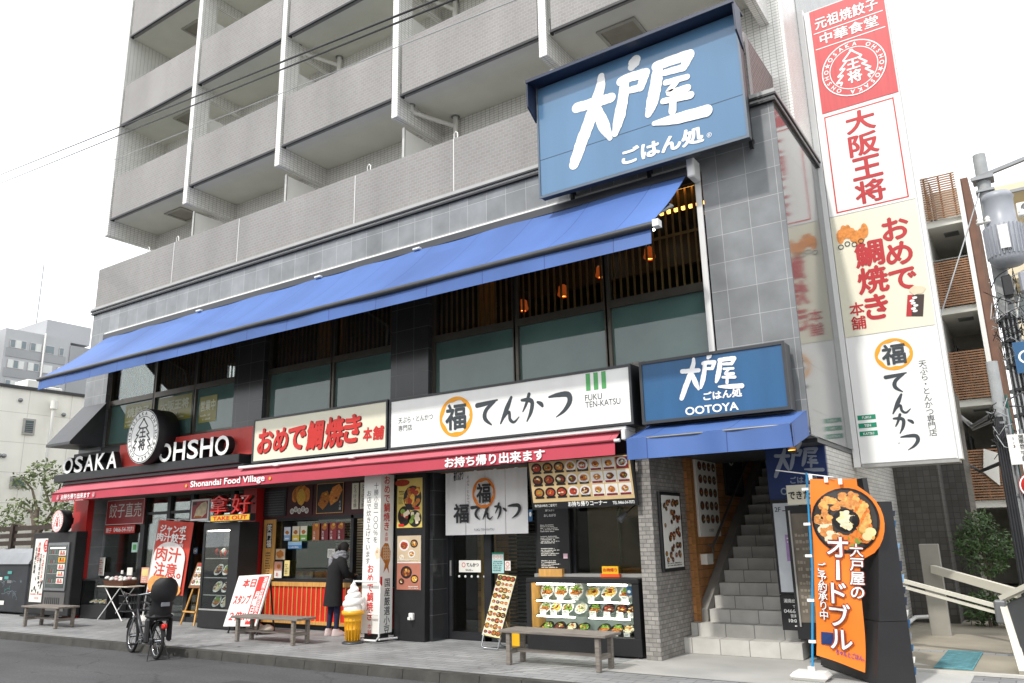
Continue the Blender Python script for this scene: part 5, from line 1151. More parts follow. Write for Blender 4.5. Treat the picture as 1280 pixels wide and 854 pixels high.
# folding table with a basket
T = thing('folding_table', 'small white folding table with crossed legs outside the gyoza shop', 'table', (-17.75,10.4,0))
b = MB(); b.bbox(-18.35,-17.12,10.2,10.62,.715,.74,mat('pale table top','#c8c2b4',.5),.006); b.build('table_top', T)
for y in (10.24,10.58):
    b = MB(); b.tube([(-18.25,y,.01),(-17.45,y,.71)],.012,white_m,6); b.tube([(-17.3,y+.02,.01),(-18.1,y+.02,.71)],.012,white_m,6); b.build('leg', T)
T = thing('basket', 'brown wicker basket of wrapped white packs on the folding table', 'basket', (-17.75,10.4,.742))
b = MB(); wk = mat('wicker','#5a3520',.7,.4,40,bump=.5,bscale=60); b.raw([(-18.1,10.26,.742),(-17.4,10.26,.742),(-17.4,10.56,.742),(-18.1,10.56,.742),(-18.17,10.22,.86),(-17.33,10.22,.86),(-17.33,10.6,.86),(-18.17,10.6,.86)],[(0,1,5,4),(1,2,6,5),(2,3,7,6),(3,0,4,7),(3,2,1,0)],wk); b.build('tray', T)
b = MB(); rg = random.Random(6)
for k in range(16): b.blob((-18.1+.047*k,10.3+.07*(k % 4),.87+rg.uniform(0,.05)),.06,.06,.04,[paper,whitep,mat('pink wrap','#d6b7b4',.5)][k % 3],rg,.25,7,4)
b.build('wrapped_packs', T)
b = MB(); b.box(-17.95,-17.75,10.66,10.68,.95,1.12,paper); b.box(-18.2,-18.12,10.66,10.68,.98,1.06,paper); tag(b.build('price_card'), 'white cards on the gyoza window sill behind the basket', 'card')
# gyoza banner
def nobori_red():
    T = thing('banner', 'red and white gyoza banner on a white pole behind the parked bicycle', 'banner', (-17.05,10.6,0))
    p0 = Vector((-17.08,10.6,0)); pt = Vector((-16.80,10.62,2.22))
    b = MB(); b.tube([p0,pt],.014,white_m,8); b.tube([(-16.95,10.61,2.20),(-15.25,10.61,2.10)],.008,white_m,6); b.build('pole', T)
    b = MB(); b.lathe([(0,.10),(.2,.10),(.24,.02),(.24,0)],(-17.08,10.6,0),whitep,16); b.build('base', T)
    a, bb, c, d = Vector((-16.98,10.6,.62)), Vector((-15.66,10.6,.55)), Vector((-15.46,10.6,2.07)), Vector((-16.74,10.6,2.16))
    b = MB(); rb = mat('coral banner cloth','#cf4a3c',.7,.08); cloth(b,a,bb,c,d,14,18,rb,0,.02,1.2); b.build('flag', T)
    u = (c-d).normalized(); v = (d-a).normalized(); b = MB()
    p = Panel(b, a+Vector((0,-.03,0)), u, v); W_, H_ = (c-d).length*.99, 1.5
    sk = lambda s: p
    p.disc(W_*.5,H_*.50,W_*.47,H_*.24,mat('pale banner print','#efe6e2',.7),1,28); p.rect(.04,.05,W_-.04,H_*.5,mat('pale banner print','#efe6e2'),1.5)
    p.disc(W_*.35,H_*.12,W_*.34,H_*.15,mat('dumpling print orange','#e0a05a',.7,.2,9),2.5,20); p.disc(W_*.75,H_*.08,W_*.24,H_*.10,mat('dumpling print orange','#e0a05a'),2.5,18)
    p.text('ジャンボ',W_*.12,H_*.87,.16,whitetext,2,.04,w=W_*.74); p.text('肉汁餃子',W_*.06,H_*.74,.18,whitetext,2,.03,w=W_*.84); p.text('2ヶ 454円',W_*.45,H_*.68,.07,whitetext,2,.02,w=W_*.4)
    p.text('肉汁',W_*.12,H_*.46,.30,rb,3,.02,w=W_*.72); p.text('注意。',W_*.14,H_*.24,.30,rb,3.5,.02,w=W_*.78); b.build('banner_print', T)
nobori_red()
# easel menu board
T = thing('easel', 'wooden easel with a photo menu board beside the gyoza door', 'easel', (-14.75,10.4,0))
for nm_,pts in (('leg',[(-15.15,10.25,.02),(-14.78,10.42,1.26)]),('leg',[(-14.62,10.2,.02),(-14.74,10.42,1.26)]),('leg',[(-14.75,10.75,.02),(-14.76,10.43,1.22)])):
    b = MB(); b.beam(pts[0],pts[1],.035,.025,woodlt); b.build(nm_, T)
b = MB(); b.beam((-15.1,10.26,.28),(-14.64,10.22,.28),.03,.03,woodlt); b.build('crossbar', T)
b = MB(); o0 = Vector((-15.05,10.30,.74)); v = Vector((.13,.09,.5)).normalized(); u = Vector((1,0,0)); n = u.cross(v)
pts = [o0,o0+u*.46,o0+u*.46+v*.52,o0+v*.52]; b.raw(pts+[q-n*.02 for q in pts],[(0,1,2,3),(7,6,5,4),(0,4,5,1),(1,5,6,2),(2,6,7,3),(3,7,4,0)],mat('brown board','#8a5a34',.5))
p = Panel(b,o0,u,v); foodboard(p,.04,.05,.42,.44,3,3,random.Random(9),None,lambda i,j:paper,.42); p.rect(.05,.46,.41,.505,redp,1); b.build('menu_panel', T)
# A-frame board
T = thing('a_frame_board', 'white leaning board with red characters about double stamps beside the taiyaki counter', 'board', (-12.6,9.8,0))
o0 = Vector((-13.08,9.74,.12)); u = Vector((.92,0,.04)).normalized(); v = Vector((.17,.16,.90)).normalized(); v = (v-u*v.dot(u)*.0).normalized(); n = u.cross(v).normalized(); W_, H_ = .92,.92
b = MB(); pts = [o0,o0+u*W_,o0+u*W_+v*H_,o0+v*H_]; b.raw(pts+[q-n*.03 for q in pts],[(0,1,2,3),(7,6,5,4),(0,4,5,1),(1,5,6,2),(2,6,7,3),(3,7,4,0)],whitep); b.build('board', T)
b = MB(); p = Panel(b,o0,u,v); p.n = n
p.text('本日',.20,.70,.15,redtext,1,.035,w=.36); p.text('スタンプ',.08,.40,.16,redtext,1,.035,w=.46); p.text('２倍!!',.10,.10,.16,redtext,1,.035,w=.44)
p.rect(.60,.03,.88,.885,redtext,1); p.vtext('湘南台商店街の',.81,.87,.105,whitetext,2,.02,.98); p.vtext('月曜日は',.69,.62,.135,whitetext,2,.03,1.0); b.build('board_print', T)
b = MB(); b.beam((-13.0,9.80,.0),(-12.93,9.95,1.0),.03,.02,blackm); b.beam((-12.2,9.80,.0),(-12.1,9.95,1.0),.03,.02,blackm); b.beam((-12.95,10.2,.0),(-12.9,9.97,.95),.03,.02,blackm); b.beam((-12.2,10.2,.0),(-12.1,9.97,.95),.03,.02,blackm); b.build('stand', T)
b = MB(); rg = random.Random(2); b.blob((-12.55,10.05,.09),.2,.12,.09,mat('sandbag','#b5a89a',.8),rg,.12,12,6); b.blob((-12.2,10.02,.08),.15,.12,.08,mat('sandbag','#b5a89a'),rg,.12,12,6); tag(b.build('sandbag'), 'pale sandbag weight on the ground behind the leaning white board', 'sandbag')
# slim photo menu stand at the sliding door
T = thing('menu_stand', 'slim leaning yellow photo menu stand in front of the sliding door', 'menu stand', (-7.1,10.1,0))
o0 = Vector((-7.37,10.06,.20)); u = Vector((.31,0,-.035)).normalized(); v = Vector((.235,.12,.86)).normalized(); n = u.cross(v).normalized()
b = MB(); pts = [o0-u*.015-v*.015,o0+u*.34-v*.015,o0+u*.34+v*.925,o0-u*.015+v*.925]; b.raw([q+n*.0 for q in pts]+[q-n*.02 for q in pts],[(0,1,2,3),(7,6,5,4),(0,4,5,1),(1,5,6,2),(2,6,7,3),(3,7,4,0)],blackm); b.build('frame', T)
b = MB(); p = Panel(b,o0,u,v); p.n = n; p.rect(0,0,.325,.91,mat('cream menu sheet','#e0d29a',.5),1); foodboard(p,.01,.01,.315,.90,4,10,random.Random(14),None,None,.62,lambda i,j:random.Random(i*7+j).choice([0,0,4,1]),None,1.4); b.build('menu_sheet', T)
b = MB(); b.tube([(-7.33,10.05,.22),(-7.34,10.0,.05),(-7.30,10.02,.02),(-7.05,10.02,.02),(-7.02,10.05,.18)],.012,chrome,8); b.tube([(-7.3,10.1,.5),(-7.25,10.38,.02),(-7.0,10.38,.02),(-7.0,10.1,.5)],.012,chrome,8); b.build('stand', T)
b = MB(); b.bbox(-7.05,-6.78,10.22,10.34,.02,.27,yellow,.03); b.cyl((-6.9,10.28,.27),(-6.9,10.28,.3),.03,None,yellow,10); tag(b.build('water_tank'), 'yellow plastic weight tank on the ground behind the slim menu stand', 'tank')
# drinks fridge, poster stand, wrapped cart
T = thing('drinks_fridge', 'black glass door drinks fridge with small price cards beside the red pier', 'fridge', (-19.75,10.2,0)); xa, xb, ya, yb = -20.50,-19.22,10.06,10.34
b = MB(); b.bbox(xa,xb,ya,yb,.06,1.97,blackp,.015); b.build('body', T)
b = MB(); b.box(xa+.12,xb-.2,ya-.03,ya-.002,.62,1.72,greym); b.box(xa+.18,xb-.26,ya-.036,ya-.031,.68,1.66,mat('fridge glass','#4a5350',.12,.2,3)); dr = b.build('door', T)
b = MB(); p = Panel(b,(0,ya-.038,0)); rg = random.Random(3)
for k,(c1,c2) in enumerate(((paper,FOOD[0]),(yellow,blacktext),(paper,redtext),(paper,FOOD[5]),(paper,redtext))): z_ = 1.42-k*.16; p.rect(-19.82,z_,-19.50,z_+.12,c1,1); p.rect(-19.78,z_+.02,-19.54,z_+.05,redtext,2); p.disc(-19.72,z_+.08,.04,.03,c2,2); p.disc(-19.60,z_+.08,.035,.025,FOOD[4],2)
for k in range(4): p.rect(-20.28,.78+k*.22,-19.5,.79+k*.22,alum,.5); [p.disc(-20.23+i*.11,.84+k*.22,.03,.045,[mat('bottle green','#4f6d58',.4),mat('can red','#8c3b35',.4),greym][i % 3],.6,8) for i in range(4)]
p.rect(-20.25,1.58,-19.55,1.61,lampdim2,1); b.build('price_cards', dr)
b = MB(); b.box(xa+.12,xb-.2,ya-.01,ya-.002,.16,.58,mat('fridge grille','#6a6866',.4,.1,4,.4)); [b.box(xa+.2+.09*k,xa+.24+.09*k,ya-.014,ya-.0105,.22,.46,blackm) for k in range(8)]; b.build('grille', T)
b = MB(); b.bbox(-19.9,-19.7,10.0,10.06,.0,.06,rubber,.01); b.build('foot', T)
T = thing('poster_stand', 'black stand with a tall white poster of red and black writing beside the fridge', 'poster stand', (-20.9,10.1,0))
b = MB(); b.bbox(-21.32,-20.46,10.12,10.2,.05,1.97,blackp,.01); b.box(-21.3,-20.5,10.0,10.4,0,.05,blackm); b.build('board', T)
b = MB(); p = Panel(b,(-21.2,10.118,.33)); p.rect(0,0,.68,1.5,paper,1); p.disc(.54,1.32,.12,.15,redtext,2); p.vtext('辛口',.54,1.44,.11,whitetext,3,.02); p.vtext('さっぱりうまい',.48,1.12,.09,redtext,2,.03); p.vtext('大阪王将の味',.35,1.15,.10,blacktext,2,.02); p.vtext('冷凍餃子',.22,1.42,.12,redtext,2,.03); p.vtext('お土産に最適',.10,1.3,.10,blacktext,2,.02)
rg = random.Random(8)
for k in range(12): p.disc(rg.uniform(.1,.6),rg.uniform(.22,.55),rg.uniform(.02,.05),rg.uniform(.02,.05),blacktext if k % 3 else greytext,2+k*.1,8,rg,.3)
p.scribble(.05,.16,.63,.22,1,redtext,rg,2); p.text('大阪王将',.24,.07,.05,redtext,2); b.build('poster_print', T)
T = thing('storage_box', 'black storage box with chalk scrawls under a grey sheet at the far left', 'storage box', (-22.9,10.4,0))
b = MB(); b.bbox(-25.6,-21.45,10.15,11.2,.05,1.25,mat('dark container','#2b2e33',.5,.25,2),.03); b.build('box_body', T)
b = MB(); sh = mat('grey plastic sheet','#8e9196',.35,.15,1.5); cloth(b,(-25.7,10.1,1.22),(-21.4,10.1,1.22),(-21.42,10.4,1.60),(-25.7,10.4,1.60),30,6,sh,-.04,.01,3); cloth(b,(-25.7,10.4,1.6),(-21.42,10.4,1.60),(-21.4,11.3,1.6),(-25.7,11.3,1.6),20,4,sh,0,.008,3); b.raw([(-21.4,10.1,1.22),(-21.4,11.3,1.22),(-21.4,11.3,1.6),(-21.42,10.4,1.6)],[(0,1,2,3)],sh); b.build('cover_sheet', T)
b = MB(); p = Panel(b,(0,10.147,0)); rg = random.Random(12); ch = mat('chalk','#7f8b90',.9,.1); aq = mat('aqua sticker','#4f9c94',.6)
for k in range(26):
    x0, z0 = rg.uniform(-25.2,-21.7), rg.uniform(.25,1.1); pts = [(x0,z0)]
    for i in range(7): pts.append((pts[-1][0]+rg.uniform(-.08,.12), pts[-1][1]+rg.uniform(-.07,.07)))
    p.line(pts,.008,ch if k % 4 else aq,1+k*.1)
for k in range(9): x0, z0 = rg.uniform(-24.9,-22.2), rg.uniform(.7,1.05); p.rect(x0,z0,x0+.22,z0+.07,[aq,paper,greym][k % 3],4)
p.rect(-23.6,.22,-22.5,.32,paper,4); b.build('chalk_marks', T)
# soft serve figure
T = thing('ice_cream_figure', 'big white soft serve display figure in a yellow cone beside the lettered column', 'display figure', (-9.72,9.72,0))
b = MB(); b.lathe([(0,.035),(.13,.035),(.17,.02),(.17,0)],(-9.72,9.72,0),darkgrey,20); b.build('base', T)
b = MB(); yel = mat('yellow cone plastic','#e3a41c',.35,.05); b.lathe([(.0,.03),(.10,.035),(.115,.2),(.122,.205),(.122,.225),(.118,.23),(.130,.33),(.137,.335),(.137,.36),(.133,.365),(.145,.43),(.175,.44),(.185,.45),(.185,.50),(.15,.51),(0,.5)],(-9.72,9.72,0),yel,24)
for k in range(14):
    a = k*6.283/14; b.beam((-9.72+.113*math.cos(a),9.72+.113*math.sin(a),.05),(-9.72+.141*math.cos(a),9.72+.141*math.sin(a),.42),.008,.008,yel)
b.build('cone', T)
b = MB(); vs = []; turns = 4.3; N = 110; K = 10
for i in range(N+1):
    t = i/N; a = t*turns*6.283; Rr = .115*(1-t)**.75; rr_ = .075*(1-t)**.6+.006; z_ = .545+.40*t
    pts_c = Vector((-9.72+Rr*math.cos(a),9.72+Rr*math.sin(a),z_))
    for k in range(K): q = 6.283*k/K; vs.append(pts_c+Vector((math.cos(a)*math.cos(q),math.sin(a)*math.cos(q),math.sin(q)))*rr_)
b.raw(vs,[(i*K+k,i*K+(k+1)%K,(i+1)*K+(k+1)%K,(i+1)*K+k) for i in range(N) for k in range(K)],soft,True); b.lathe([(.155,.5),(.15,.56),(.12,.68),(.07,.82),(.03,.92),(.0,.985)],(-9.72,9.72,0),soft,18); b.build('soft_serve', T)
# ------------------------------------------------------------------ bicycle
def bicycle():
    T = thing('bicycle', 'black bicycle with wire basket and rear child seat parked at the kerb', 'bicycle', (-12.52,7.84,-.12), R_(166)); T.scale = (1.06,1.06,1.06)
    r = .255; wb = .56
    for x_ in (wb,-wb):
        b = MB(); b.torus((x_,0,r),r-.022,.024,rubber,'y',34,8); w_ = b.build('wheel', T, True)
        b = MB(); b.torus((x_,0,r),r-.05,.010,chrome,'y',34,6); b.cyl((x_,-.045,r),(x_,.045,r),.028,None,chrome,12); b.build('rim', w_, True)
        b = MB()
        for k in range(18): a = k*6.283/18; b.tube([(x_,.02*(-1)**k,r),(x_+(r-.05)*math.cos(a),0,r+(r-.05)*math.sin(a))],.0025,chrome,4)
        b.build('spokes', w_, True)
        b = MB(); n = 16; v = []
        for i in range(n+1):
            a = R_(20+150*i/n) if x_ > 0 else R_(0+165*i/n)
            for yy in (-.03,.03): v.append((x_+(r+.022)*math.cos(a),yy,r+(r+.022)*math.sin(a)))
        b.raw(v,[(2*i,2*i+1,2*i+3,2*i+2) for i in range(n)],plastic_b,True); b.raw([(p[0],p[1],p[2]+.003) for p in v],[(2*i+2,2*i+3,2*i+1,2*i) for i in range(n)],plastic_b,True); b.build('mudguard', T, True)
    b = MB(); fm = mat('dark frame paint','#2a2b2f',.3,.08,4,.3); bb = (-.10,0,.25); st = (-.22,0,.62); hd = (.42,0,.66)
    b.tube([hd,(.30,0,.45),(.12,0,.30),bb],.024,fm,10); b.tube([(.36,0,.58),(.2,0,.42),(-.17,0,.44)],.018,fm,8); b.tube([bb,st],.02,fm,10)
    for yy in (-.06,.06): b.tube([bb,(-wb,yy,r)],.012,fm,8); b.tube([(-.19,yy*.4,.5),(-wb,yy,r)],.01,fm,8); b.tube([(.44,yy*.5,.56),(wb,yy,r)],.014,chrome,8)
    b.tube([(.40,0,.54),(.435,0,.86)],.02,fm,10); b.build('frame', T, True)
    b = MB(); b.tube([(.12,-.27,.90),(.3,-.27,.93),(.43,-.12,.88),(.435,0,.87),(.43,.12,.88),(.3,.27,.93),(.12,.27,.90)],.012,chrome,8); h_ = b.build('handlebar', T, True)
    for yy in (-.27,.27): b = MB(); b.tube([(.10,yy,.895),(.22,yy,.915)],.018,plastic_b,10); b.build('grip', h_, True)
    b = MB(); b.bbox(-.33,-.08,-.07,.07,.66,.71,plastic_b,.03); b.tube([st,(-.2,0,.67)],.015,chrome,8); b.build('saddle', T, True)
    b = MB()
    X0, X1, Yw, Z0, Z1 = .46,.80,.19,.62,.86
    for z_, s_ in ((Z0,.86),(.74,.94),(Z1,1)):
        xm = (X0+X1)/2; hx = (X1-X0)/2*s_; hy = Yw*s_; b.tube([(xm-hx,-hy,z_),(xm+hx,-hy,z_),(xm+hx,hy,z_),(xm-hx,hy,z_),(xm-hx,-hy,z_)],.007,blackm,6)
    for k in range(9):
        t = k/8; x0 = X0+(X1-X0)*t; xm = (X0+X1)/2
        for yy in (-1,1): b.tube([(xm+(x0-xm)*.86,yy*Yw*.86,Z0),(x0,yy*Yw,Z1)],.004,blackm,5)
        b.tube([(xm+(x0-xm)*.86,-Yw*.86,Z0),(xm+(x0-xm)*.86,Yw*.86,Z0)],.004,blackm,5)
    for k in range(9):
        y_ = -Yw+2*Yw*k/8
        for xx in (X0,X1): xm = (X0+X1)/2; b.tube([(xm+(xx-xm)*.86,y_*.86,Z0),(xx,y_,Z1)],.004,blackm,5)
    b.build('basket', T, True)
    b = MB(); b.bbox(-.75,-.28,-.08,.08,.545,.565,blackm,.008)
    for yy in (-.07,.07): b.tube([(-.7,yy,.55),(-wb,yy,r)],.008,blackm,6)
    b.build('carrier', T, True)
    # child seat: moulded shell
    b = MB(); prof = [(.02,.55,.13),(.0,.62,.155),(-.02,.72,.165),(-.05,.81,.145),(-.08,.84,.165),(-.10,.95,.195),(-.115,1.05,.185),(-.12,1.12,.14),(-.12,1.16,.07)]
    vs = []; n = 12
    for (x_, z_, hw) in prof:
        for k in range(n+1):
            a = math.pi*(k/n-.5); vs.append((-.72+x_+.16*(1-math.cos(a))-.02, hw*math.sin(a), z_))
    fs = [(i*(n+1)+k,i*(n+1)+k+1,(i+1)*(n+1)+k+1,(i+1)*(n+1)+k) for i in range(len(prof)-1) for k in range(n)]
    b.raw(vs,[f[::-1] for f in fs],plastic_b,True); b.raw([(v[0]+.02,v[1]*.96,v[2]) for v in vs],fs,plastic_b,True)
    b.bbox(-.74,-.36,-.15,.15,.57,.64,plastic_b,.03); b.tube([(-.62,-.16,.78),(-.40,-.16,.80),(-.36,0,.81),(-.40,.16,.80),(-.62,.16,.78)],.018,plastic_b,8); cs = b.build('child_seat', T, True)
    for yy in (-.16,.16): b = MB(); b.bbox(-.64,-.50,yy-.025,yy+.025,.24,.58,plastic_b,.025); b.build('leg_guard', cs, True)
    b = MB(); b.bbox(-.795,-.765,-.05,.05,.84,.87,redtext,.006); b.build('reflector', cs, True)
    b = MB(); b.bbox(-.80,-.765,-.06,.06,.75,.81,mat('label','#7d7f86',.4),.005); b.build('seat_label', cs, True)
    b = MB(); b.lathe([(0,0),(.03,.0),(.035,.02),(.0,.02)],(-.83,0,.47),redtext,14,'y'); b.bbox(-.84,-.78,-.035,.035,.44,.51,redtext,.012); b.build('rear_light', T, True)
    b = MB(); b.bbox(-.24,-.12,-.05,.05,.30,.56,plastic_b,.02); b.bbox(-.24,.02,-.06,.06,.19,.31,plastic_b,.03); b.build('battery', T, True)
    b = MB(); b.bbox(-.60,.02,.05,.075,.20,.29,fm,.02); b.cyl((-.1,.08,.25),(-.1,.1,.25),.07,None,chrome,18); b.build('chain_guard', T, True)
    for s_ in (-1,1): b = MB(); b.beam((-.1,s_*.1,.25),(-.1+s_*.15,s_*.11,.18),.02,.01,chrome); b.bbox(-.1+s_*.15-.04,-.1+s_*.15+.04,min(s_*.11,s_*.2),max(s_*.11,s_*.2),.165,.19,plastic_b,.005); b.build('pedal', T, True)
    b = MB(); b.tube([(-wb,-.09,r),(-wb-.10,-.16,.0),(-wb-.12,.16,.0),(-wb,.09,r)],.009,blackm,6); b.build('kickstand', T, True)
    b = MB(); b.lathe([(0,0),(.035,.0),(.03,.05),(0,.06)],(.53,0,.53),chrome,14,'x'); b.build('headlight', T, True)
bicycle()
# ------------------------------------------------------------------ person
def skin_body(name, nodes, edges, m, parent, sub=2):
    me = bpy.data.meshes.new(name); ks = list(nodes); me.from_pydata([nodes[k][:3] for k in ks], [(ks.index(a), ks.index(c)) for a, c in edges], [])
    o = bpy.data.objects.new(name, me); COL.objects.link(o)
    sk = o.modifiers.new('s', 'SKIN')
    for i, k in enumerate(ks):
        r = nodes[k][3:]; me.skin_vertices[0].data[i].radius = (r[0], r[-1])
    me.skin_vertices[0].data[0].use_root = True
    o.modifiers.new('u', 'SUBSURF').levels = sub; o.modifiers['u'].render_levels = sub
    dg = bpy.context.evaluated_depsgraph_get(); m2 = bpy.data.meshes.new_from_object(o.evaluated_get(dg)); o.modifiers.clear()
    o.data = m2; bpy.data.meshes.remove(me); m2.materials.clear(); m2.materials.append(m)
    m2.polygons.foreach_set('use_smooth', [True]*len(m2.polygons)); o.parent = parent; return o
def person():
    # local frame: faces +y (into the shop counter), x to the right
    T = thing('person', 'person in a long black coat and grey scarf standing at the taiyaki counter', 'person', (-10.82,10.33,0), R_(-18))
    N = {'pelvis':(0,0,.86,.13,.11),'waist':(0,.01,1.0,.115,.095),'chest':(.01,.04,1.18,.14,.11),'neck':(.03,.10,1.34,.05,.05),'head':(.05,.16,1.45,.075,.085),'crown':(.055,.165,1.51,.07,.08),
         'hipL':(-.085,0,.82,.085,.09),'kneeL':(-.095,.0,.46,.055,.06),'ankL':(-.10,-.03,.09,.036,.04),'toeL':(-.12,.09,.045,.035,.03),
         'hipR':(.085,0,.82,.085,.09),'kneeR':(.095,.03,.46,.055,.06),'ankR':(.10,.02,.09,.036,.04),'toeR':(.12,.14,.045,.035,.03),
         'shL':(-.165,.04,1.25,.06,.06),'elL':(-.20,.10,1.02,.045,.045),'wrL':(-.08,.27,.98,.03,.03),'haL':(-.03,.33,.99,.03,.02),
         'shR':(.175,.05,1.25,.06,.06),'elR':(.22,.13,1.02,.045,.045),'wrR':(.12,.30,1.0,.03,.03),'haR':(.07,.36,1.01,.03,.02)}
    E = [('pelvis','waist'),('waist','chest'),('chest','neck'),('neck','head'),('head','crown'),('pelvis','hipL'),('hipL','kneeL'),('kneeL','ankL'),('ankL','toeL'),('pelvis','hipR'),('hipR','kneeR'),('kneeR','ankR'),('ankR','toeR'),('chest','shL'),('shL','elL'),('elL','wrL'),('wrL','haL'),('chest','shR'),('shR','elR'),('elR','wrR'),('wrR','haR')]
    skin_body('body', N, E, skin, T)
    LN = {k: v for k, v in N.items() if k in ('pelvis','hipL','kneeL','ankL','hipR','kneeR','ankR')}
    LN['pelvis'] = (0,0,.84,.06,.06)
    LN = {k: v[:3]+tuple(q*1.10+.002 for q in v[3:]) for k, v in LN.items()}
    skin_body('leggings', LN, [('pelvis','hipL'),('hipL','kneeL'),('kneeL','ankL'),('pelvis','hipR'),('hipR','kneeR'),('kneeR','ankR')], navycloth, T)
    # coat: lofted rings, open-bottomed with a hem
    b = MB(); n = 28; rings = [(.0,-.01,.50,.205,.165),(.0,-.01,.60,.195,.155),(.0,.0,.78,.18,.15),(.0,.01,.95,.165,.135),(.005,.02,1.08,.175,.14),(.01,.04,1.2,.195,.14),(.015,.055,1.28,.185,.125),(.02,.08,1.335,.11,.095),(.03,.10,1.37,.075,.08)]
    vs = []
    for (cx, cy2, z_, rx, ry) in rings:
        for k in range(n): a = 6.2832*k/n; f = 1+.035*math.sin(a*5+z_*3)*max(0,(1.0-z_)); vs.append((cx+rx*math.cos(a)*f, cy2+ry*math.sin(a)*f, z_))
    fs = [(i*n+k,i*n+(k+1)%n,(i+1)*n+(k+1)%n,(i+1)*n+k) for i in range(len(rings)-1) for k in range(n)]
    b.raw(vs, fs, clothblk, True); b.raw([(v[0]*.94,v[1]*.94,v[2]) for v in vs[:n*3]], [f[::-1] for f in fs[:n*2]], clothblk, True)
    ct = b.build('coat', T, True)
    for s_ in ('L','R'):
        b = MB(); S, E_, W_ = Vector(N['sh'+s_][:3]), Vector(N['el'+s_][:3]), Vector(N['wr'+s_][:3]); sg = -1 if s_ == 'L' else 1
        b.tube([S+Vector((-sg*.06,0,.03)), S+Vector((sg*.01,0,.0)), S*.55+E_*.45, E_, E_*.45+W_*.55, W_*.93+E_*.07], [.075,.085,.074,.066,.058,.052], clothblk, 14); b.build('sleeve', ct, True)
    for s_ in ('L','R'):        # five separate fingers, curled
        h = Vector(N['ha'+s_][:3]); sg = -1 if s_ == 'L' else 1
        for k in range(4):
            o_ = Vector((-sg*(.03-.019*k)*-1,.01,.012-.004*abs(k-1.5))); Lf = (.045,.052,.048,.036)[k]
            b = MB(); b.tube([h+o_-Vector((0,.015,0)), h+o_+Vector((-sg*.008,Lf*.6,.0)), h+o_+Vector((-sg*.012,Lf*1.0,-.02)), h+o_+Vector((-sg*.012,Lf*.9,-.036))],[.0085,.008,.0075,.006],skin,8); b.build('finger', T, True)
        b = MB(); b.tube([h+Vector((-sg*.03,-.02,.0)), h+Vector((-sg*.048,.015,.012)), h+Vector((-sg*.045,.045,.008))],[.010,.009,.007],skin,8); b.build('thumb', T, True)
    # face
    hc = Vector((.052,.165,1.47)); b = MB()
    b.blob(hc+Vector((0,.088,-.015)),.012,.02,.022,skin,None,0,10,6); f_ = b.build('nose', T, True)
    for s_ in (-1,1):
        b = MB(); b.blob(hc+Vector((s_*.03,.076,.005)),.013,.008,.009,whitep,None,0,10,6); b.blob(hc+Vector((s_*.03,.082,.005)),.006,.004,.006,hairm,None,0,8,5); b.build('eye', T, True)
        b = MB(); b.blob(hc+Vector((s_*.082,.0,-.005)),.012,.02,.03,skin,None,0,8,6); b.build('ear', T, True)
    b = MB(); b.blob(hc+Vector((0,.078,-.05)),.022,.008,.006,mat('lips','#a5605a',.5),None,0,10,5); b.build('mouth', T, True)
    rg = random.Random(3); b = MB(); n = 20; vs = []
    for i in range(9):
        p_ = math.pi*(.06+.66*i/8)
        for k in range(n):
            a = 6.2832*k/n; fr = max(0, math.sin(a)); q = 1+rg.uniform(-.03,.03)
            z_ = .115*math.cos(p_); 
            if fr > .5: z_ = max(z_, .035)
            vs.append(hc+Vector((.098*math.sin(p_)*math.cos(a)*q, -.012+.102*math.sin(p_)*math.sin(a)*q*(1 if fr < .5 else .93), z_+.01)))
    b.raw(vs,[(i*n+k,i*n+(k+1)%n,(i+1)*n+(k+1)%n,(i+1)*n+k)[::-1] for i in range(8) for k in range(n)],hairm,True); b.face([vs[k] for k in range(n)],hairm); b.blob(hc+Vector((0,-.10,.03)),.045,.045,.045,hairm,rg,.06,12,8); b.build('hair', T, True)
    b = MB(); c = Vector((.035,.10,1.36))
    for q,(z_,R1,r1) in enumerate(((-.045,.094,.043),(-.005,.088,.042),(.035,.082,.036))):
        pts = []
        for k in range(25): a = 6.2832*k/24; pts.append(c+Vector((R1*math.cos(a)*1.1,R1*math.sin(a),z_+.015*math.sin(a*2+q))))
        b.tube(pts, [r1*(1+.1*math.sin(k*1.7)) for k in range(25)], scarfm, 12)
    b.bbox(-.07,.05,-.10,-.04,1.10,1.33,scarfm,.025); b.build('scarf', T, True)
    for s_ in ('L','R'):
        a = Vector(N['ank'+s_][:3]); t = Vector(N['toe'+s_][:3]); d = (t-a); d.z = 0; d.normalize(); sd = Vector((-d.y,d.x,0)); b = MB(); n = 16; vs = []
        for (z_, k1, w1) in ((0,1,1),(.02,1.02,1.05),(.05,.96,.95),(.085,.55,.8),(.12,.42,.72)):
            cc = Vector((a.x,a.y,0))+d*(.05 if z_ < .08 else .0)
            for k in range(n): q = 6.2832*k/n; vs.append(cc+d*.13*k1*math.cos(q)+sd*.05*w1*math.sin(q)+Vector((0,0,z_)))
        b.raw(vs,[(i*n+k,i*n+(k+1)%n,(i+1)*n+(k+1)%n,(i+1)*n+k) for i in range(4) for k in range(n)],shoe,True); b.face([vs[k] for k in range(n)][::-1],whitep); b.build('shoe', T, True)
    b = MB(); b.bbox(.02,.22,.36,.46,.82,1.0,clothblk,.03); b.tube([(.06,.41,1.0),(.09,.36,1.04),(.16,.36,1.04),(.18,.41,1.0)],.008,clothblk,6); b.build('handbag', T, True)
person()
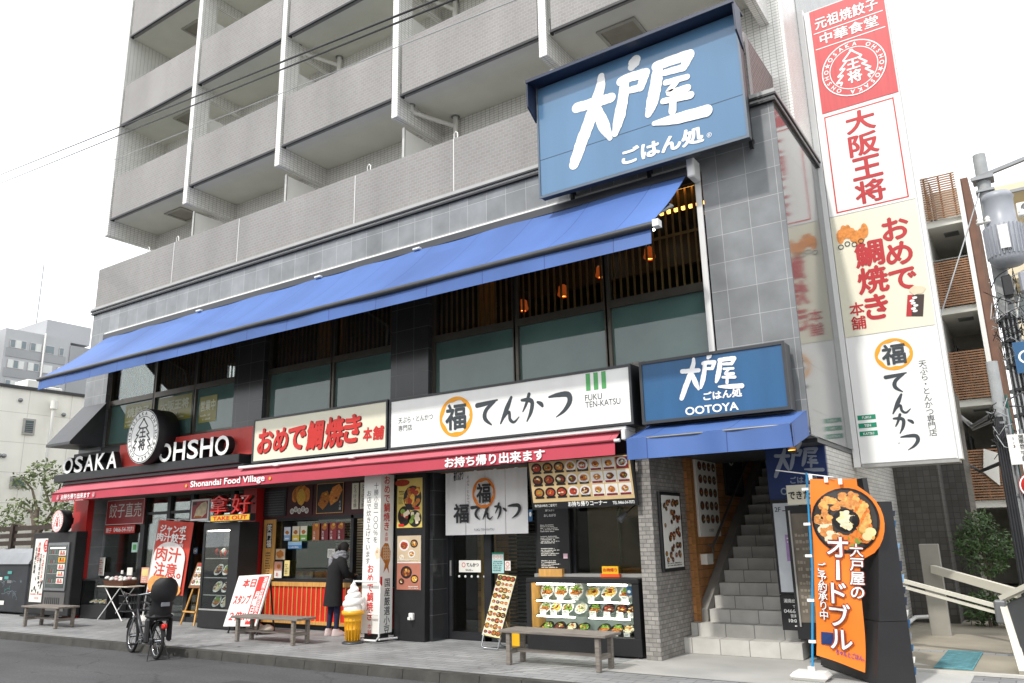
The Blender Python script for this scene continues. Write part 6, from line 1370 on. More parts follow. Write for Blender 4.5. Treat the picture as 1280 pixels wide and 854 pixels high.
# ------------------------------------------------------------------ orange banner, black rack
def nobori_orange():
    T = thing('banner', 'orange party platter banner on a blue pole in a white water base', 'banner', (-2.49,9.58,0))
    b = MB(); b.tube([(-2.49,9.58,.02),(-2.36,9.58,1.2),(-2.31,9.58,2.26)],.013,mat('blue pole','#2b8fc4',.35,.04),8); b.tube([(-2.66,9.58,2.31),(-2.02,9.58,2.19)],.007,white_m,6); b.build('pole', T)
    b = MB(); b.bbox(-2.70,-2.30,9.42,9.74,.0,.09,whitep,.04); b.cyl((-2.49,9.58,.09),(-2.49,9.58,.14),.04,None,whitep,14); b.build('base', T)
    b = MB()
    for t in (.16,.36,.58,.74,.92): z_ = 2.2*t+.05; x_ = -2.49+.15*t**.8; b.box(x_-.03,x_+.045,9.565,9.595,z_-.015,z_+.015,whitetext)
    for x_ in (-2.27,-2.10,-1.95): b.box(x_-.02,x_+.02,9.568,9.59,2.17-(x_+2.27)*.2,2.235-(x_+2.27)*.2,whitetext)
    b.build('clip', T)
    # flag outline with the round dish bulging to the right
    a = Vector((-2.42,9.58,.26)); v = Vector((.15,0,1.93)).normalized(); u = Vector((1,0,-.05)).normalized(); H_ = 1.93; W_ = .50
    cz, cr, cx = 1.47, .385, .385
    rng_ = random.Random(4)
    def wave(x, y): return Vector((0,.028*math.sin(x*10+y*2.6)+.016*math.sin(y*6.5+x*3),0))
    b = MB(); p = Panel(b, a, u, v, .0018, wave)
    nx, ny = 10, 26
    def right(y):
        e = W_+.015*math.sin(y*5)
        d = cr*cr-(y-cz)**2
        return max(e, cx+math.sqrt(d)) if d > 0 else e
    vs = []; 
    for j in range(ny+1):
        y = H_*j/ny; w_ = right(y)
        y0 = -.10*0
        for i in range(nx+1):
            x = w_*i/nx; vs.append(p.P(x, y-(.12*(x/W_)*(1-j/ny)), 0))
    fs = [(j*(nx+1)+i,j*(nx+1)+i+1,(j+1)*(nx+1)+i+1,(j+1)*(nx+1)+i) for j in range(ny) for i in range(nx)]
    b.raw(vs, fs, orange_f, True); b.raw([q+Vector((0,.003,0)) for q in vs],[f[::-1] for f in fs],orange_f,True); fl = b.build('flag', T)
    b = MB(); p = Panel(b, a+Vector((0,-.008,0)), u, v, .0007, wave)
    # platter drawn as small patches so that it follows the wave
    def patch(cx_, cy2, rx, ry, m_, lv, n=14, j=.0):
        vs = [p.P(cx_,cy2,lv)]+[p.P(cx_+rx*.5*math.cos(6.2832*k/n),cy2+ry*.5*math.sin(6.2832*k/n),lv) for k in range(n)]
        qs = [1+rng_.uniform(-j,j) for k in range(n)]
        vs += [p.P(cx_+rx*math.cos(6.2832*k/n)*qs[k],cy2+ry*math.sin(6.2832*k/n)*qs[k],lv) for k in range(n)]
        b.mats or None
        b.raw(vs,[(0,1+k,1+(k+1)%n) for k in range(n)]+[(1+k,1+n+k,1+n+(k+1)%n,1+(k+1)%n) for k in range(n)],m_)
    patch(cx-.02,cz,.36,.36,plate_k,3,30); patch(cx-.02,cz,.335,.335,mat('platter','#3a3634',.4),4,30)
    karaage = mat('fried chicken print','#d08a4a',.7,.35,26); shrimp = mat('prawn print','#e2a85c',.7,.3,26); pot = mat('potato salad print','#e8d9b8',.7,.15,26); ch2 = mat('chilli print','#d9792e',.7,.35,26); lem = mat('lemon print','#ead9a0',.6,.1)
    for k in range(60):
        ang = rng_.uniform(.9,3.3); q = rng_.uniform(.16,.30); patch(cx-.02+q*math.cos(ang),cz+q*math.sin(ang),.036,.032,karaage if k % 4 else shrimp,5+k*.08,9,.25)
    for k in range(6): x0 = cx+.06+.03*k; [patch(x0+.008*i,cz+.26-.055*i-.02*k,.024,.034,shrimp if (i+k) % 3 else ch2,8+i*.1+k*.3,9,.15) for i in range(7)]
    patch(cx+.24,cz-.12,.06,.05,lem,11,14); patch(cx+.20,cz-.17,.055,.045,lem,12,14)
    for k in range(34): ang = rng_.uniform(3.2,4.6); q = rng_.uniform(.18,.29); patch(cx-.02+q*math.cos(ang),cz+q*math.sin(ang),.042,.036,pot if k % 3 else karaage,5+k*.1,9,.25)
    for k in range(40): ang = rng_.uniform(4.6,6.0); q = rng_.uniform(.17,.3); patch(cx-.02+q*math.cos(ang),cz+q*math.sin(ang),.042,.038,ch2 if k % 4 else FOOD[2],5+k*.1,9,.25)
    patch(cx-.02,cz,.135,.125,plate_k,9,22)
    for k in range(44): ang = rng_.uniform(0,6.28); q = rng_.uniform(0,.095); patch(cx-.02+q*math.cos(ang),cz+q*math.sin(ang),.03,.024,pot if k % 3 else lem,10+k*.05,8,.3)
    mar = mat('maroon outline','#8c3a2a',.7,.05)
    def vt(t, x, y, h, gap=1.02, off=.03, tilt=0):
        for ch in t:
            w_, f_, x0, x1, y0, y1 = glyphs(ch, 0) if ch != 'ー' else (None,)*6
            for (dl, m_, ds) in ((16,mar,1),(22,whitetext,0)):
                if ch == 'ー':
                    e = .012*ds; p.mb.face([p.P(x-h*.08-e,y-h*.92-e,dl),p.P(x+h*.08+e,y-h*.92-e,dl),p.P(x+h*.06+e,y-h*.08+e,dl),p.P(x-h*.06-e,y-h*.08+e,dl)],m_); continue
                for (sx, sy2) in (((-1,0),(1,0),(0,1),(0,-1)) if ds else ((-.4,0),(.4,0),(0,.4),(0,-.4))):
                    e = .017*(h/.2) if ds else .0075*(h/.2)
                    k = h/.95; p.mb.raw([p.P(x+(q[0]-(x0+x1)/2)*k+sx*e,y-h+(q[1]+.1)*k+sy2*e,dl+.4*(sx+2*sy2)) for q in w_],f_,m_)
            y -= h*gap
    vt('オードブル',.27,1.30,.25,.98); vt('大戸屋の',.46,1.22,.145,1.02); vt('ご予約承り中',.095,1.0,.105,.98)
    for q,(x,y,c) in enumerate(((.05,.12,signblue),)): b.raw([p.P(x,y,3),p.P(x+.13,y,3),p.P(x+.13,y+.13,3),p.P(x,y+.13,3)],[(0,1,2,3)],mat('deep blue panel','#1d3263'))
    ootoya(p,.065,.175,.10,whitetext,4,1.1); p.text('ちゃんとごはん。',.2,.03,.06,mat('violet','#6b3f8f'),3,.02,w=.3,rot=-.12); b.build('banner_print', T)
nobori_orange()
T = thing('pamphlet_rack', 'big black sign cabinet with pamphlets on its edge behind the orange banner', 'rack', (-2.0,9.6,0))
A_, B_ = Vector((-2.62,10.52,0)), Vector((-1.80,9.46,0)); d = Vector((.34,.26,0)).normalized(); u = (B_-A_).normalized()
def quadprism(b, lo, hi, m):
    v = [tuple(p) for p in lo]+[tuple(p) for p in hi]
    b.raw(v,[(3,2,1,0),(4,5,6,7)]+[(i,(i+1)%4,4+(i+1)%4,4+i) for i in range(4)],m)
Z_ = lambda p, z: Vector((p.x,p.y,z))
ln = lambda z: d*(.27*z/1.9)          # the broad face leans back
b = MB(); quadprism(b,[Z_(A_,.02),Z_(B_,.02),Z_(B_+d*.42,.02),Z_(A_+d*.42,.02)],[Z_(A_+ln(.64),.64),Z_(B_+ln(.64),.64),Z_(B_+d*.42,.64),Z_(A_+d*.42,.64)],blackp); b.build('base_box', T)
M0 = A_+u*.55
b = MB(); quadprism(b,[Z_(M0+ln(.64)+d*.01,.645),Z_(B_+ln(.64)+d*.01,.645),Z_(B_+d*.42,.645),Z_(M0+d*.42,.645)],[Z_(M0+ln(1.9),1.9),Z_(B_+ln(1.9),1.9),Z_(B_+d*.42,1.9),Z_(M0+d*.42,1.9)],blackp); b.build('upper_box', T)
b = MB(); quadprism(b,[Z_(A_+u*.25+d*.44,.02),Z_(A_+u*.95+d*.44,.02),Z_(A_+u*.95+d*.5,.02),Z_(A_+u*.25+d*.5,.02)],[Z_(A_+u*.35+d*.44,2.2),Z_(A_+u*.72+d*.44,2.2),Z_(A_+u*.72+d*.5,2.2),Z_(A_+u*.35+d*.5,2.2)],blackp); b.build('back_panel', T)
b = MB(); rg = random.Random(9)
for k in range(15):
    z_ = .1+k*.117; c = [greym,navy,paper,mat('pamphlet sky','#7da6c9',.5),navy,paper,greym,signblue][rg.randrange(8)]; o1 = B_+d*(.422+rg.uniform(0,.008)); q_ = d*.022; hh_ = rg.uniform(.06,.115)
    quadprism(b,[Z_(o1-u*.03,z_),Z_(o1+q_-u*.03,z_),Z_(o1+q_-u*.6,z_),Z_(o1-u*.6,z_)],[Z_(o1-u*.03,z_+hh_),Z_(o1+q_*1.6-u*.03,z_+hh_),Z_(o1+q_*1.6-u*.6,z_+hh_),Z_(o1-u*.6,z_+hh_)],c)
b.build('pamphlets', T)
# ------------------------------------------------------------------ gate
T = thing('folding_gate', 'aluminium folding gate with two pale bars across the yard entrance', 'gate', (-1.2,12,0))
b = MB(); b.bbox(-1.86,-1.58,14.35,14.45,-.05,1.36,mat('pale steel','#96938a',.45,.1),.01); b.build('post', T)
pm = mat('ivory aluminium','#d4d0c2',.4,.05)
b = MB(); b.beam((-1.95,12.3,.94),(-.72,12.1,.61),.07,.05,pm); b.beam((-1.95,12.3,.86),(-.72,12.1,.53),.07,.035,pm); b.build('barrier_bar', T)
b = MB(); b.beam((-1.70,14.3,.98),(-.55,13.0,.72),.07,.12,pm); b.build('barrier_bar', T)
b = MB(); b.bbox(-.80,-.66,12.0,12.2,.42,.70,greym,.02); b.bbox(-2.05,-1.88,12.25,12.4,.75,1.0,greym,.02); b.build('hinge', T)
b = MB(); b.beam((-.70,12.1,.65),(-.54,10.9,.02),.09,.05,pm); b.beam((-.70,12.1,.72),(-.28,11.7,.95),.09,.06,pm); b.build('gate_frame', T)
b = MB(); b.raw([(-.66,12.05,.66),(-.50,10.9,.04),(-.2,10.9,.04),(-.2,11.7,.92)],[(0,1,2,3)],darkgrey); b.raw([(-.66,12.06,.66),(-.50,10.91,.04),(-.2,10.91,.04),(-.2,11.71,.92)],[(3,2,1,0)],darkgrey); b.build('gate_panel', T)
b = MB(); b.box(-1.44,-1.04,10.95,12.5,.006,.02,teal); [b.box(-1.435,-1.045,11.0+.1*k,11.03+.1*k,.02,.026,mat('teal mat dark','#4c7278',.85,.4,12)) for k in range(15)]; tag(b.build('door_mat'), 'worn teal ribbed mat lying on the concrete yard', 'mat')
# ================================================================== SURROUNDINGS
def tree(name, label, base, h_trunk, limbs, crowns, lm, tm, nleaf, lsz, seed, cat='tree', group=None, long=2.2):
    rg = random.Random(seed); T = thing(name, label, cat, base, 0, group); B0 = Vector(base)
    b = MB()
    for pts, r0_, r1_ in limbs:
        n = len(pts); b.tube([B0+Vector(p) for p in pts], [r0_+(r1_-r0_)*i/(n-1) for i in range(n)], tm, 7)
    b.build('trunk', T)
    vs = []; fs = []
    for (c, rx, ry, rz, w_) in crowns:
        for k in range(int(nleaf*w_)):
            while True:
                p = Vector((rg.uniform(-1,1),rg.uniform(-1,1),rg.uniform(-1,1)))
                if p.length < 1 and p.length > rg.uniform(0,.75): break
            p = B0+Vector(c)+Vector((p.x*rx,p.y*ry,p.z*rz))
            a = Vector((rg.gauss(0,1),rg.gauss(0,1),rg.gauss(-.2,.7))).normalized(); n_ = a.orthogonal().normalized(); n_ = (Matrix.Rotation(rg.uniform(0,6.28),3,a) @ n_)
            l = lsz*rg.uniform(.6,1.3); o = len(vs); q = a.cross(n_)
            vs += [p, p+a*l*.5+n_*l/long*.5+q*l*.06, p+a*l, p+a*l*.5-n_*l/long*.5-q*l*.06]; fs.append((o,o+1,o+2,o+3))
    b = MB(); b.raw(vs, fs, lm); b.build('crown', T)
lf1 = leafmat('olive leaves', '#6f7d52'); lf2 = leafmat('dark evergreen leaves', '#4a6338'); bark = mat('bark', '#5c5347', .9, .3, 8, bump=.5)
tree('garden_tree', 'sparse leafy tree with crooked branches in front of the cream building', (-27.3,13.0,-.1), 2,
     [([(0,0,0),(.1,0,1.2),(-.1,0,2.3),(-.3,.1,3.0)],.13,.07),([(-.1,0,2.2),(-.9,.2,2.9),(-1.6,.1,3.1)],.07,.02),([(-.3,.1,2.9),(-.6,0,3.6),(-1.0,-.2,4.0)],.05,.015),([(0,0,2.0),(.6,.2,2.9),(1.0,.1,3.7)],.08,.025),([(.5,.2,2.8),(.2,0,3.6),(.1,0,4.2)],.04,.015),([(.05,0,1.6),(1.0,.2,2.4),(1.6,.1,2.9)],.06,.02),([(-.1,0,2.3),(-1.2,-.1,2.5),(-1.9,0,2.5)],.05,.015)],
     [((-1.5,.1,3.0),.55,.6,.35,.9),((-.9,-.1,3.9),.5,.5,.3,.7),((.1,0,4.2),.5,.5,.3,.8),((1.0,.1,3.7),.6,.6,.4,1.0),((1.6,.1,2.9),.5,.5,.35,.8),((.3,.1,3.1),.5,.5,.3,.4),((-1.9,0,2.5),.5,.5,.25,.7),((.9,0,2.5),.5,.5,.3,.4)], lf1, bark, 200, .16, 5)
tree('evergreen_tree', 'slim dark evergreen tree growing behind the folding gate', (-1.1,16.2,-.1), 1,
     [([(0,0,0),(.02,0,.8),(-.03,0,1.7)],.045,.02),([(0,0,.9),(.25,.1,1.5)],.02,.01),([(0,0,.9),(-.25,.1,1.4)],.02,.01)],
     [((0,0,1.75),.26,.28,.22,.8),((-.22,0,1.45),.25,.26,.25,.8),((.25,0,1.4),.26,.26,.28,.8),((0,0,1.15),.36,.3,.28,1)], lf2, bark, 560, .10, 6, 'tree', None, 4)
tree('shrub', 'low dark green shrub at the foot of the slim evergreen tree', (-.85,16.0,-.1), 1, [([(0,0,0),(.02,0,.4)],.03,.015),([(-.3,0,0),(-.32,0,.35)],.03,.015)],
     [((0,0,.40),.36,.3,.32,1),((-.42,.1,.38),.30,.3,.30,.9),((.35,.1,.45),.3,.3,.35,.9)], lf2, bark, 700, .09, 7, 'shrub', None, 3)
# fence
T = thing('slat_fence', 'dark brown horizontal slat fence behind the grey covered storage box', 'fence', (-27,11.8,-.1))
b = MB(); fd = mat('dark fence wood','#3b302a',.6,.2,4)
for k in range(9): b.box(-36,-20.6,11.78,11.81,.4+k*.215,.535+k*.215,fd)
b.build('slats', T)
for x_ in (-35,-30.6,-26.2,-21.8): b = MB(); b.box(x_,x_+.16,11.72,11.85,-.1,2.3,fd); b.build('post', T)
# cream building on the left
T = thing('cream_building', 'low cream panel clad building with two small windows left of the arcade', 'building', (-34,16,-.1))
crm = brick('cream cladding','#f7f5ed','#f3f1e8','#d8d5cb',1.5,1.05,.012,.6,0,.1,.06,.5,.08)
b = MB(); b.box(-40,-30,5,22,-.1,7.15,crm); b.build('wall', T)
b = MB(); b.box(-40.1,-29.93,4.9,22.1,7.15,7.26,darkgrey); b.build('roof_edge', T)
for (y0,y1,z0,z1) in ((13.38,13.79,5.55,6.12),(13.2,13.72,3.66,4.05)):
    b = MB(); b.box(-30.01,-29.94,y0,y1,z0,z1,alum); w_ = b.build('window', T)
    b = MB(); b.box(-29.938,-29.932,y0+.07,y1-.07,z0+.07,z1-.07,mat('dark pane','#56666a',.1,.15,3)); [b.box(-29.931,-29.92,y0+.08,y1-.08,z0+.10+q*.07,z0+.125+q*.07,greym) for q in range(int((z1-z0-.2)/.07) if z0 > 5 else 0)]; b.build('pane', w_)
b = MB(); b.cyl((-29.85,14.2,0),(-29.85,14.3,6.6),.06,None,whitep,10); b.cyl((-29.85,14.3,6.55),(-29.85,14.3,6.85),.12,None,whitep,12); b.build('drainpipe', T)
b = MB(); [b.lathe([(0,.06),(.07,.05),(.08,0)],(-29.99,y_,z_),greym,10,'x') for y_,z_ in ((13.2,6.75),(14.75,6.4),(12.75,4.75),(12.9,4.75))]; b.build('vent_cap', T)
T = thing('roof_unit', 'white air conditioning units on the roof of the cream building', 'air conditioner', (-31.5,14.2,7.26))
b = MB(); b.bbox(-32,-31,13.8,14.5,7.26,7.75,whitep,.03); b.bbox(-32,-31.2,14.6,15.2,7.26,7.6,whitep,.03); b.build('casing', T)
# far grey apartment block
T = thing('far_apartment', 'grey apartment block with rows of windows far behind the cream building', 'building', (-74,32,0))
fg = mat('far grey render','#a5a7aa',.7,.06,.3); fg2 = mat('far grey band','#8f9194',.7,.06,.3)
b = MB(); b.box(-84,-70,29,34.3,0,19.5,fg); b.box(-84,-72,20,28.6,0,19.3,fg2); b.build('wall', T)
b = MB(); b.box(-83,-71,32.6,36.5,19.5,21.2,fg); b.box(-82,-69.9,34.3,37,0,19.0,fg2); b.build('roof_block', T)
b = MB(); b.box(-72.2,-71.8,28.6,29,0,19.5,whitep); b.build('divider', T)
for r in range(7):
    z0 = 18.0-r*1.72
    b = MB(); b.box(-70.0,-69.94,29.2,34.0,z0-.85,z0-.12,fg2); b.build('spandrel', T)
    for (ya,yb) in ((29.4,30.7),(31.0,31.9),(32.2,33.0),(33.4,33.8)):
        b = MB(); b.box(-70.02,-69.92,ya,yb,z0-.1,z0+.62,alum); w_ = b.build('window', T)
        b = MB(); n = max(1,int((yb-ya)/.42)); st_ = (yb-ya)/n; [b.box(-69.919,-69.91,ya+q*st_+.04,ya+(q+1)*st_-.04,z0-.06,z0+.58,[mat('far pane','#6d7a80',.1,.1,2),mat('far curtain','#c4c8c6',.5,.05)][(q+r) % 2]) for q in range(n)]; b.build('pane', w_)
b = MB(); b.cyl((-69.8,32.05,8),(-69.8,32.05,19.6),.07,None,whitep,8); b.build('drainpipe', T)
b = MB(); b.cyl((-75,33.5,21.2),(-75,33.5,27.5),.05,None,greym,6); tag(b.build('roof_antenna'), 'thin antenna mast on the far grey apartment block', 'antenna')
# far pale blocks right of it
b = MB(); b.box(-62,-55,33.5,38,0,15.2,whitep); tag(b.build('far_block'), 'pale far building glimpsed between the cream building and the tiled corner', 'building')
# slat balcony building on the right
T = thing('slat_building', 'narrow pale building with brown slatted balconies behind the tall vertical sign', 'building', (-1.6,27,-.1))
b = MB(); b.box(-3.4,-1.88,26,32,-.1,13.6,white_tile); b.box(-.92,-.80,25.9,32,-.1,12.25,whitep); b.box(-1.88,-.92,29.5,32,-.1,13,mat('shaded plaster','#b9b5aa',.8)); b.box(-1.9,-.9,26.4,26.5,9.6,9.61,whitep); b.build('wall', T)
b = MB(); b.box(-.80,-.60,26.2,32,-.1,12.0,mat('brown side cladding','#6e4f40',.7,.15,3)); b.build('side_cladding', T)
for k,(za,zb) in enumerate(((10.8,12.2),(8.02,9.42),(5.22,6.62),(2.35,3.75))):
    b = MB(); b.box(-1.88,-.92,26.1,29.5,za-.22,za-.02,soffit); s_ = b.build('balcony_slab', T)
    b = MB(); [b.box(-1.87,-.93,25.98,26.01,za+q*.075,za+q*.075+.042,slatbr) for q in range(19)]; [b.box(x_,x_+.05,26.012,26.05,za,zb,slatbr) for x_ in (-1.8,-1.4,-1.05)]; b.build('balcony_slats', s_)
    b = MB(); b.box(-1.5,-1.1,26.8,27.2,za-.25,za-.222,greym); b.box(-1.78,-1.74,28,29,za,za+2,darkgrey); b.build('soffit_vent', s_)
b = MB(); b.face([(-1.45,25.9,3.1),(-1.1,25.9,2.7),(-1.02,25.9,3.6),(-1.35,25.9,3.75)][::-1],paper); b.face([(-1.45,25.904,3.1),(-1.1,25.904,2.7),(-1.02,25.904,3.6),(-1.35,25.904,3.75)],paper); tag(b.build('notice_sheet'), 'white notice sheet hung on the lowest brown slatted balcony', 'notice')
# beige apartment behind the pole
T = thing('beige_apartment', 'beige apartment building with railed balconies behind the utility pole', 'building', (5,36,-.1))
bg_ = mat('beige render','#d5c9ae',.7,.05,.5)
b = MB(); b.box(-.3,14,35,44,-.1,14.2,bg_); b.box(-.4,14.1,33.4,35,13.9,14.2,bg_); b.build('wall', T)
for k in range(5):
    zb = 11.3-k*2.35
    b = MB(); b.box(-.35,14,33.6,34.99,zb-.75,zb,bg_); p_ = b.build('balcony', T)
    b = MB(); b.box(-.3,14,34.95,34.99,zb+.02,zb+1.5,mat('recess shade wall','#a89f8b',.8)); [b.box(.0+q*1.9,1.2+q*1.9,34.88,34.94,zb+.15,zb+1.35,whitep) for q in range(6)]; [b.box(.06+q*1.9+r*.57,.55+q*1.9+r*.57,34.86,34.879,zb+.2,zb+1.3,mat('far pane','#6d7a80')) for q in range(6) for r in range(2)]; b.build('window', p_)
b = MB(); b.bbox(.62,1.35,33.7,34.0,13.0,13.5,whitep,.03); b.lathe([(0,-.01),(.2,-.01),(.2,0)],(.95,33.7,13.25),greym,14,'y'); tag(b.build('air_conditioner'), 'white air conditioner on the top balcony of the beige apartment', 'air conditioner')
# utility pole with transformer
T = thing('utility_pole', 'tall grey concrete utility pole with a ribbed transformer and tangled wires', 'utility pole', (-.12,15,-.1))
cg = mat('pole concrete','#9fa2a3',.7,.12,6); tg = mat('transformer grey','#9a9ea6',.4,.06,5)
b = MB(); b.cyl((-.12,15,-.1),(-.12,15,7.9),.15,.10,cg,18); b.build('shaft', T)
b = MB(); b.lathe([(0,5.75),(.2,5.76),(.27,5.86),(.27,6.42),(.22,6.46),(.22,6.9),(.24,6.93),(.2,7.02),(0,7.06)],(.03,14.72,0),tg,28)
for k in range(26): a = k*6.283/26; b.beam((.03+.27*math.cos(a),14.72+.27*math.sin(a),5.9),(.03+.27*math.cos(a),14.72+.27*math.sin(a),6.42),.018,.05,tg,(math.cos(a),math.sin(a),0))
b.box(-.04,.10,14.42,14.43,5.98,6.38,whitep); [b.box(-.03+.03*q,-.015+.03*q,14.415,14.419,5.93,5.96,blackm) for q in range(5)]
for q in (-.3,-.18,.3): b.lathe([(.0,0),(.05,.01),(.06,.04),(.035,.06),(.055,.09),(.02,.13),(0,.13)],(.03+q,14.6,6.5),whitep,12)
b.build('transformer', T)
b = MB(); b.beam((-.3,14.95,7.45),(1.6,14.7,7.75),.07,.06,greym); b.box(-.28,.04,14.84,15.16,7.40,7.46,greym); b.box(-.26,.02,14.86,15.14,7.18,7.22,greym); b.beam((-.1,14.7,7.0),(1.8,14.9,7.1),.05,.05,greym); b.build('cross_arm', T)
b = MB(); b.bbox(.12,.32,14.6,14.85,5.25,5.6,tg,.03); b.bbox(-.12,.02,14.5,14.7,5.2,5.55,blackm,.02); b.build('junction_box', T)
rg = random.Random(15)
b = MB(); wires = [mat('cable black','#202124',.6),mat('cable grey','#a3a6a8',.5),mat('cable white','#cfd0cf',.5)]
for k in range(34):
    z0 = 5.75-rg.uniform(0,1.5); a0 = rg.uniform(0,6.28); pts = []
    for i in range(7):
        a = a0+i*rg.uniform(.3,.9); r = .15+rg.uniform(.0,.2)*(1 if rg.random() < .5 else .4); pts.append((-.1+r*math.cos(a),14.95+r*math.sin(a)-.1,z0+rg.uniform(-.25,.2)))
    b.tube(pts, rg.uniform(.004,.009), wires[(0,1,0,0,2)[k % 5]], 5)
for k in range(8): x_ = -.22+.03*k; b.tube([(x_,14.83,5.0),(x_+.02,14.82,3.0),(x_-.02,14.83,0)],.014,wires[k % 2],6)
for z_ in (4.9,4.5,4.1,3.7,3.3,2.8,2.3): b.lathe([(.165,0),(.165,.05)],(-.12,15,z_),greym,16); b.bbox(-.2,-.1,14.78,14.84,z_,z_+.05,blackm,.005)
b.build('cable_tangle', T)
b = MB(); b.box(-.13,.2,14.6,14.62,3.95,4.45,signblue); Panel(b,(-.13,14.599,3.95)).ring(.16,.25,.08,.11,whitetext); b.build('sign_plate', T)
# shorter cable pole
T = thing('cable_pole', 'shorter grey pole wrapped in black cable guards in front of the slatted building', 'pole', (-.40,13,-.1))
b = MB(); b.cyl((-.40,13,-.1),(-.40,13,3.9),.085,.075,cg,14); b.build('shaft', T)
b = MB(); [b.tube([(-.50+.035*k,12.91-.01*(k % 2),0),(-.49+.03*k,12.91,2.7),(-.46+.02*k,12.93,3.1)],.022,blackm,7) for k in range(4)]; b.tube([(-.33,12.9,0),(-.32,12.9,3.2)],.02,greym,7); b.tube([(-.30,12.95,0),(-.30,12.95,3.4)],.018,mat('cable green','#23564f',.5),7); b.build('cable_guard', T)
b = MB()
for k in range(16):
    z0 = 3.3-rg.uniform(0,.7); a0 = rg.uniform(0,6.28); pts = [(-.40+(.09+rg.uniform(0,.09))*math.cos(a0+i*.7),13+(.09+rg.uniform(0,.09))*math.sin(a0+i*.7)-.03,z0+rg.uniform(-.12,.12)) for i in range(6)]
    b.tube(pts,.006,wires[(0,1,0)[k % 3]],5)
for z_ in (3.0,2.5,2.0,1.2): b.lathe([(.1,0),(.1,.03)],(-.4,13,z_),greym,14)
b.build('cable_tangle', T)
b = MB(); b.tube([(-.42,13.05,3.2),(-1.0,17,3.45),(-1.55,22,4.3),(-1.95,26,5.0)],.03,greym,7); b.tube([(-.42,13.05,3.1),(-1.0,17,3.38),(-1.5,22,4.2),(-1.95,26,4.9)],.022,greym,7); b.tube([(-.42,13.05,2.5),(-1.0,17,2.6),(-1.55,22,3.1),(-1.95,26,3.6)],.03,wires[0],7); b.tube([(-.35,12.95,3.3),(.0,14,3.6),(-.05,14.9,4.0)],.012,wires[0],6); b.tube([(-.35,12.95,3.25),(.2,14,3.3),(.3,14.9,4.3)],.012,wires[0],6); b.build('cable', T)
T = thing('street_plate', 'white street name plate with black characters above a red traffic disc', 'sign', (-.25,12.8,2.0))
b = MB(); b.box(-.37,-.12,12.82,12.835,2.42,2.83,whitep); Panel(b,(-.37,12.819,2.42)).vtext('湘南台二丁目',.16,.40,.06,blacktext,1,.02,1.0); Panel(b,(-.37,12.819,2.42)).vtext('1-3',.07,.38,.05,blacktext,1,.02); b.build('plate', T)
b = MB(); b.lathe([(0,-.01),(.18,-.01),(.18,0)],(-.15,12.83,2.13),redtext,24,'y'); Panel(b,(-.15,12.816,2.13)).ring(0,0,.155,.172,whitetext,1,24); b.build('traffic_disc', T)
b = MB(); b.cyl((-.2,12.9,0),(-.2,12.9,2.9),.025,None,greym,8); b.build('post', T)
# wires
T = thing('overhead_wires', 'thin dark overhead wires crossing the sky in front of the balconies', 'wires', (-12,6,8))
def span(a, c, sag, r, m, n=14):
    a, c = Vector(a), Vector(c); b = MB(); b.tube([a.lerp(c,i/n)-Vector((0,0,sag*4*(i/n)*(1-i/n))) for i in range(n+1)], r, m, 5); return b
import_pts = [((-31.1,11.1,14.58),(-.5,3.4,4.78)),((-31,11.1,14.2),(-.5,3.4,4.75)),((-31,11.1,13.3),(-.5,3.4,4.6))]
for q,(a,c) in enumerate(import_pts): span(a,c,.0,[.010,.009,.004][q],wires[0 if q < 2 else 1]).build('wire', T)
b = span((-.2,14.9,7.2),(-1.7,12.6,2.8),.02,.012,wires[1]); tag(b.build('guy_wire'), 'pale stay wire slanting down from the utility pole past the slatted balconies', 'wire')
# building across the street (seen in the window reflections)
T = thing('opposite_building', 'plain pale building across the street mirrored in the windows', 'building', (-15,-20,-.1))
b = MB(); b.box(-45,8,-30,-17,-.1,9.5,mat('opposite render','#b9b7b0',.7,.06,.4)); b.box(-45.2,8.2,-30,-16.9,9.5,9.9,mat('opposite coping','#d8d6d0',.6)); b.build('wall', T)
for k in range(9): b = MB(); b.box(-43+k*5.5,-40+k*5.5,-17.02,-16.95,3.8,5.8,mat('opposite pane','#47525a',.15,.1)); b.build('window', T)

# ------------------------------------------------------------------ pendant lamps behind the second floor glass
for (x_,y_,z_,lb) in ((-7.35,11.4,5.55,'amber pendant lamp behind the left pane of the third window group'),(-6.45,11.3,5.62,'amber pendant lamp just right of the first mullion of the third window group'),(-5.75,11.4,5.85,'amber pendant lamp in the middle pane of the third window group'),(-4.85,11.4,5.98,'amber pendant lamp behind the open lattice under the right end of the blue awning')):
    T = thing('pendant_lamp', lb, 'lamp', (x_,y_,z_), 0, 'pendant lamps in the upstairs dining room')
    b = MB(); b.lathe([(.03,.22),(.075,.19),(.085,.10),(.10,.06),(.10,.03),(.06,.0)],(x_,y_,z_),lampdim,14); b.build('lamp_shade', T)
    b = MB(); b.lathe([(0,.02),(.05,.02),(.05,.05),(0,.05)],(x_,y_,z_),lampw,10); b.build('bulb', T)
    b = MB(); b.cyl((x_,y_,z_+.22),(x_,y_,6.64),.006,None,blackm,5); b.build('cord', T)

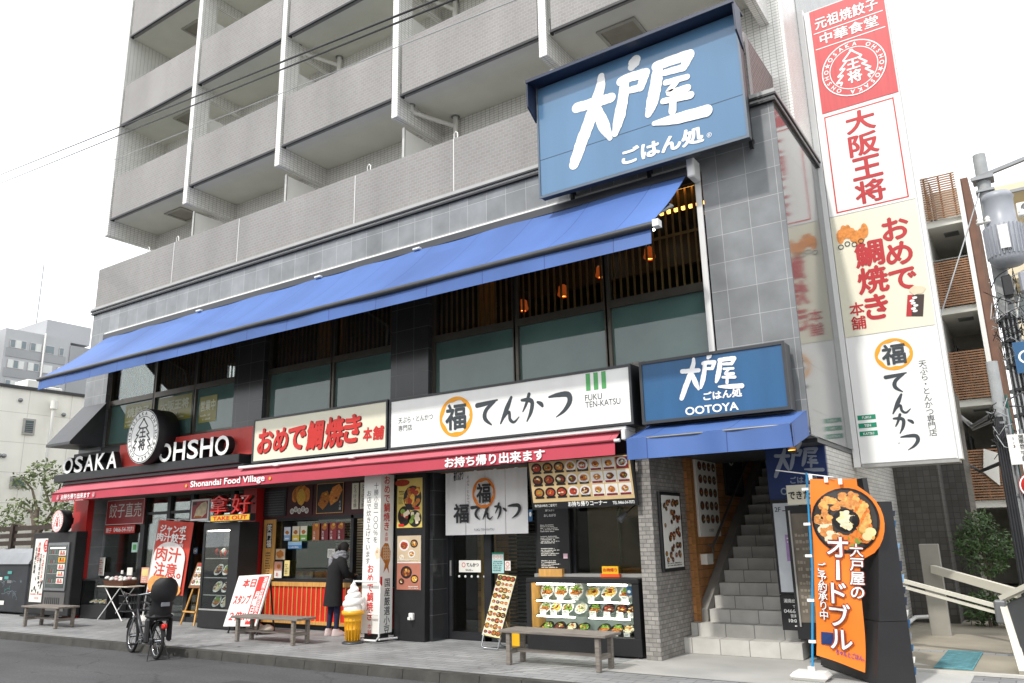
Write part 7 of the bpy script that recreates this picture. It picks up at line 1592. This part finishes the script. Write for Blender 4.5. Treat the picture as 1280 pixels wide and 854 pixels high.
T = thing('fish_cake_tray', 'glass tray with a row of golden fish cakes inside the taiyaki window', 'tray', (-12.1,10.98,.92))
b = MB(); b.box(-12.65,-11.55,10.92,11.2,.905,.93,alum); b.build('tray', T)
b = MB(); [b.box(x_,x_+.5,10.925,10.93,.93,1.10,caseg) for x_ in (-12.62,-12.08)]; b.build('glass_guard', T)
rg = random.Random(19)
for k in range(12):
    b = MB(); x_ = -12.58+k*.085; b.blob((x_,11.0,.985),.038,.05,.045,[FOOD[0],fcake,FOOD[5]][k % 3],rg,.1,9,6); b.raw([(x_-.03,11.0,1.02),(x_+.03,11.0,1.02),(x_+.045,11.01,1.06),(x_,11.01,1.04),(x_-.045,11.01,1.06)],[(0,1,2,3,4),(4,3,2,1,0)],fcake); b.build('fish_cake', T)

wy = mat('dim yellow window poster', '#8d8836', .3, .15, 3); wt = mat('pale poster lettering', '#c9cbb0', .4)
for (xa,xb,za,zb,lb,tx) in ((-17.95,-16.85,4.30,4.86,'yellow poster behind the first lower pane of the left window group','焼餃子'),(-16.62,-15.35,4.30,4.86,'wide yellow poster behind the second lower pane of the left window group','大阪王将'),(-15.05,-14.45,4.15,4.72,'narrow yellow poster behind the third lower pane of the left window group','営業中')):
    b = MB(); b.box(xa,xb,Y0+.148,Y0+.152,za,zb,wy); p = Panel(b,(xa,Y0+.147,za)); p.text(tx,(xb-xa)*.08,.25,.22,wt,1,.04,w=(xb-xa)*.84); p.scribble(.05,.03,xb-xa-.05,.2,2,wt,random.Random(3)); tag(b.build('window_poster'), lb, 'poster')
# asphalt repair patch and gutter stains
b = MB(); b.raw([(-9.2,5.9,-.116),(-6.6,6.05,-.116),(-6.65,7.2,-.116),(-9.1,7.05,-.116)],[(0,1,2,3)],worn('asphalt patch', (.05,.051,.053), .2, .2, .85, 90, .7)); tag(b.build('road'), kind='structure')
rg = random.Random(44); b = MB(); gum = mat('gum spot','#5d5d5b',.8)
for k in range(120):
    x_, y_ = rg.uniform(-18,-5.2), rg.uniform(8.5,9.9); r = rg.uniform(.008,.022); b.face([(x_+r*math.cos(6.283*i/7),y_+r*math.sin(6.283*i/7),-.001) for i in range(7)],gum)
tag(b.build('pavement_spots'), kind='stuff'); bpy.data.objects['pavement_spots']['label'] = 'dark worn spots scattered over the grey paving stones'; bpy.data.objects['pavement_spots']['category'] = 'stains'

b = MB(); b.cyl((-3.55,13.4,3.90),(-3.55,13.4,3.80),.09,.09,greym,16); b.build('ceiling_lamp', B)
b = MB(); b.lathe([(0,-.002),(.075,-.001),(.08,0)],(-3.55,13.4,3.797),emit('stair lamp','#ffc98a',55),16); b.build('lamp_disc', B)
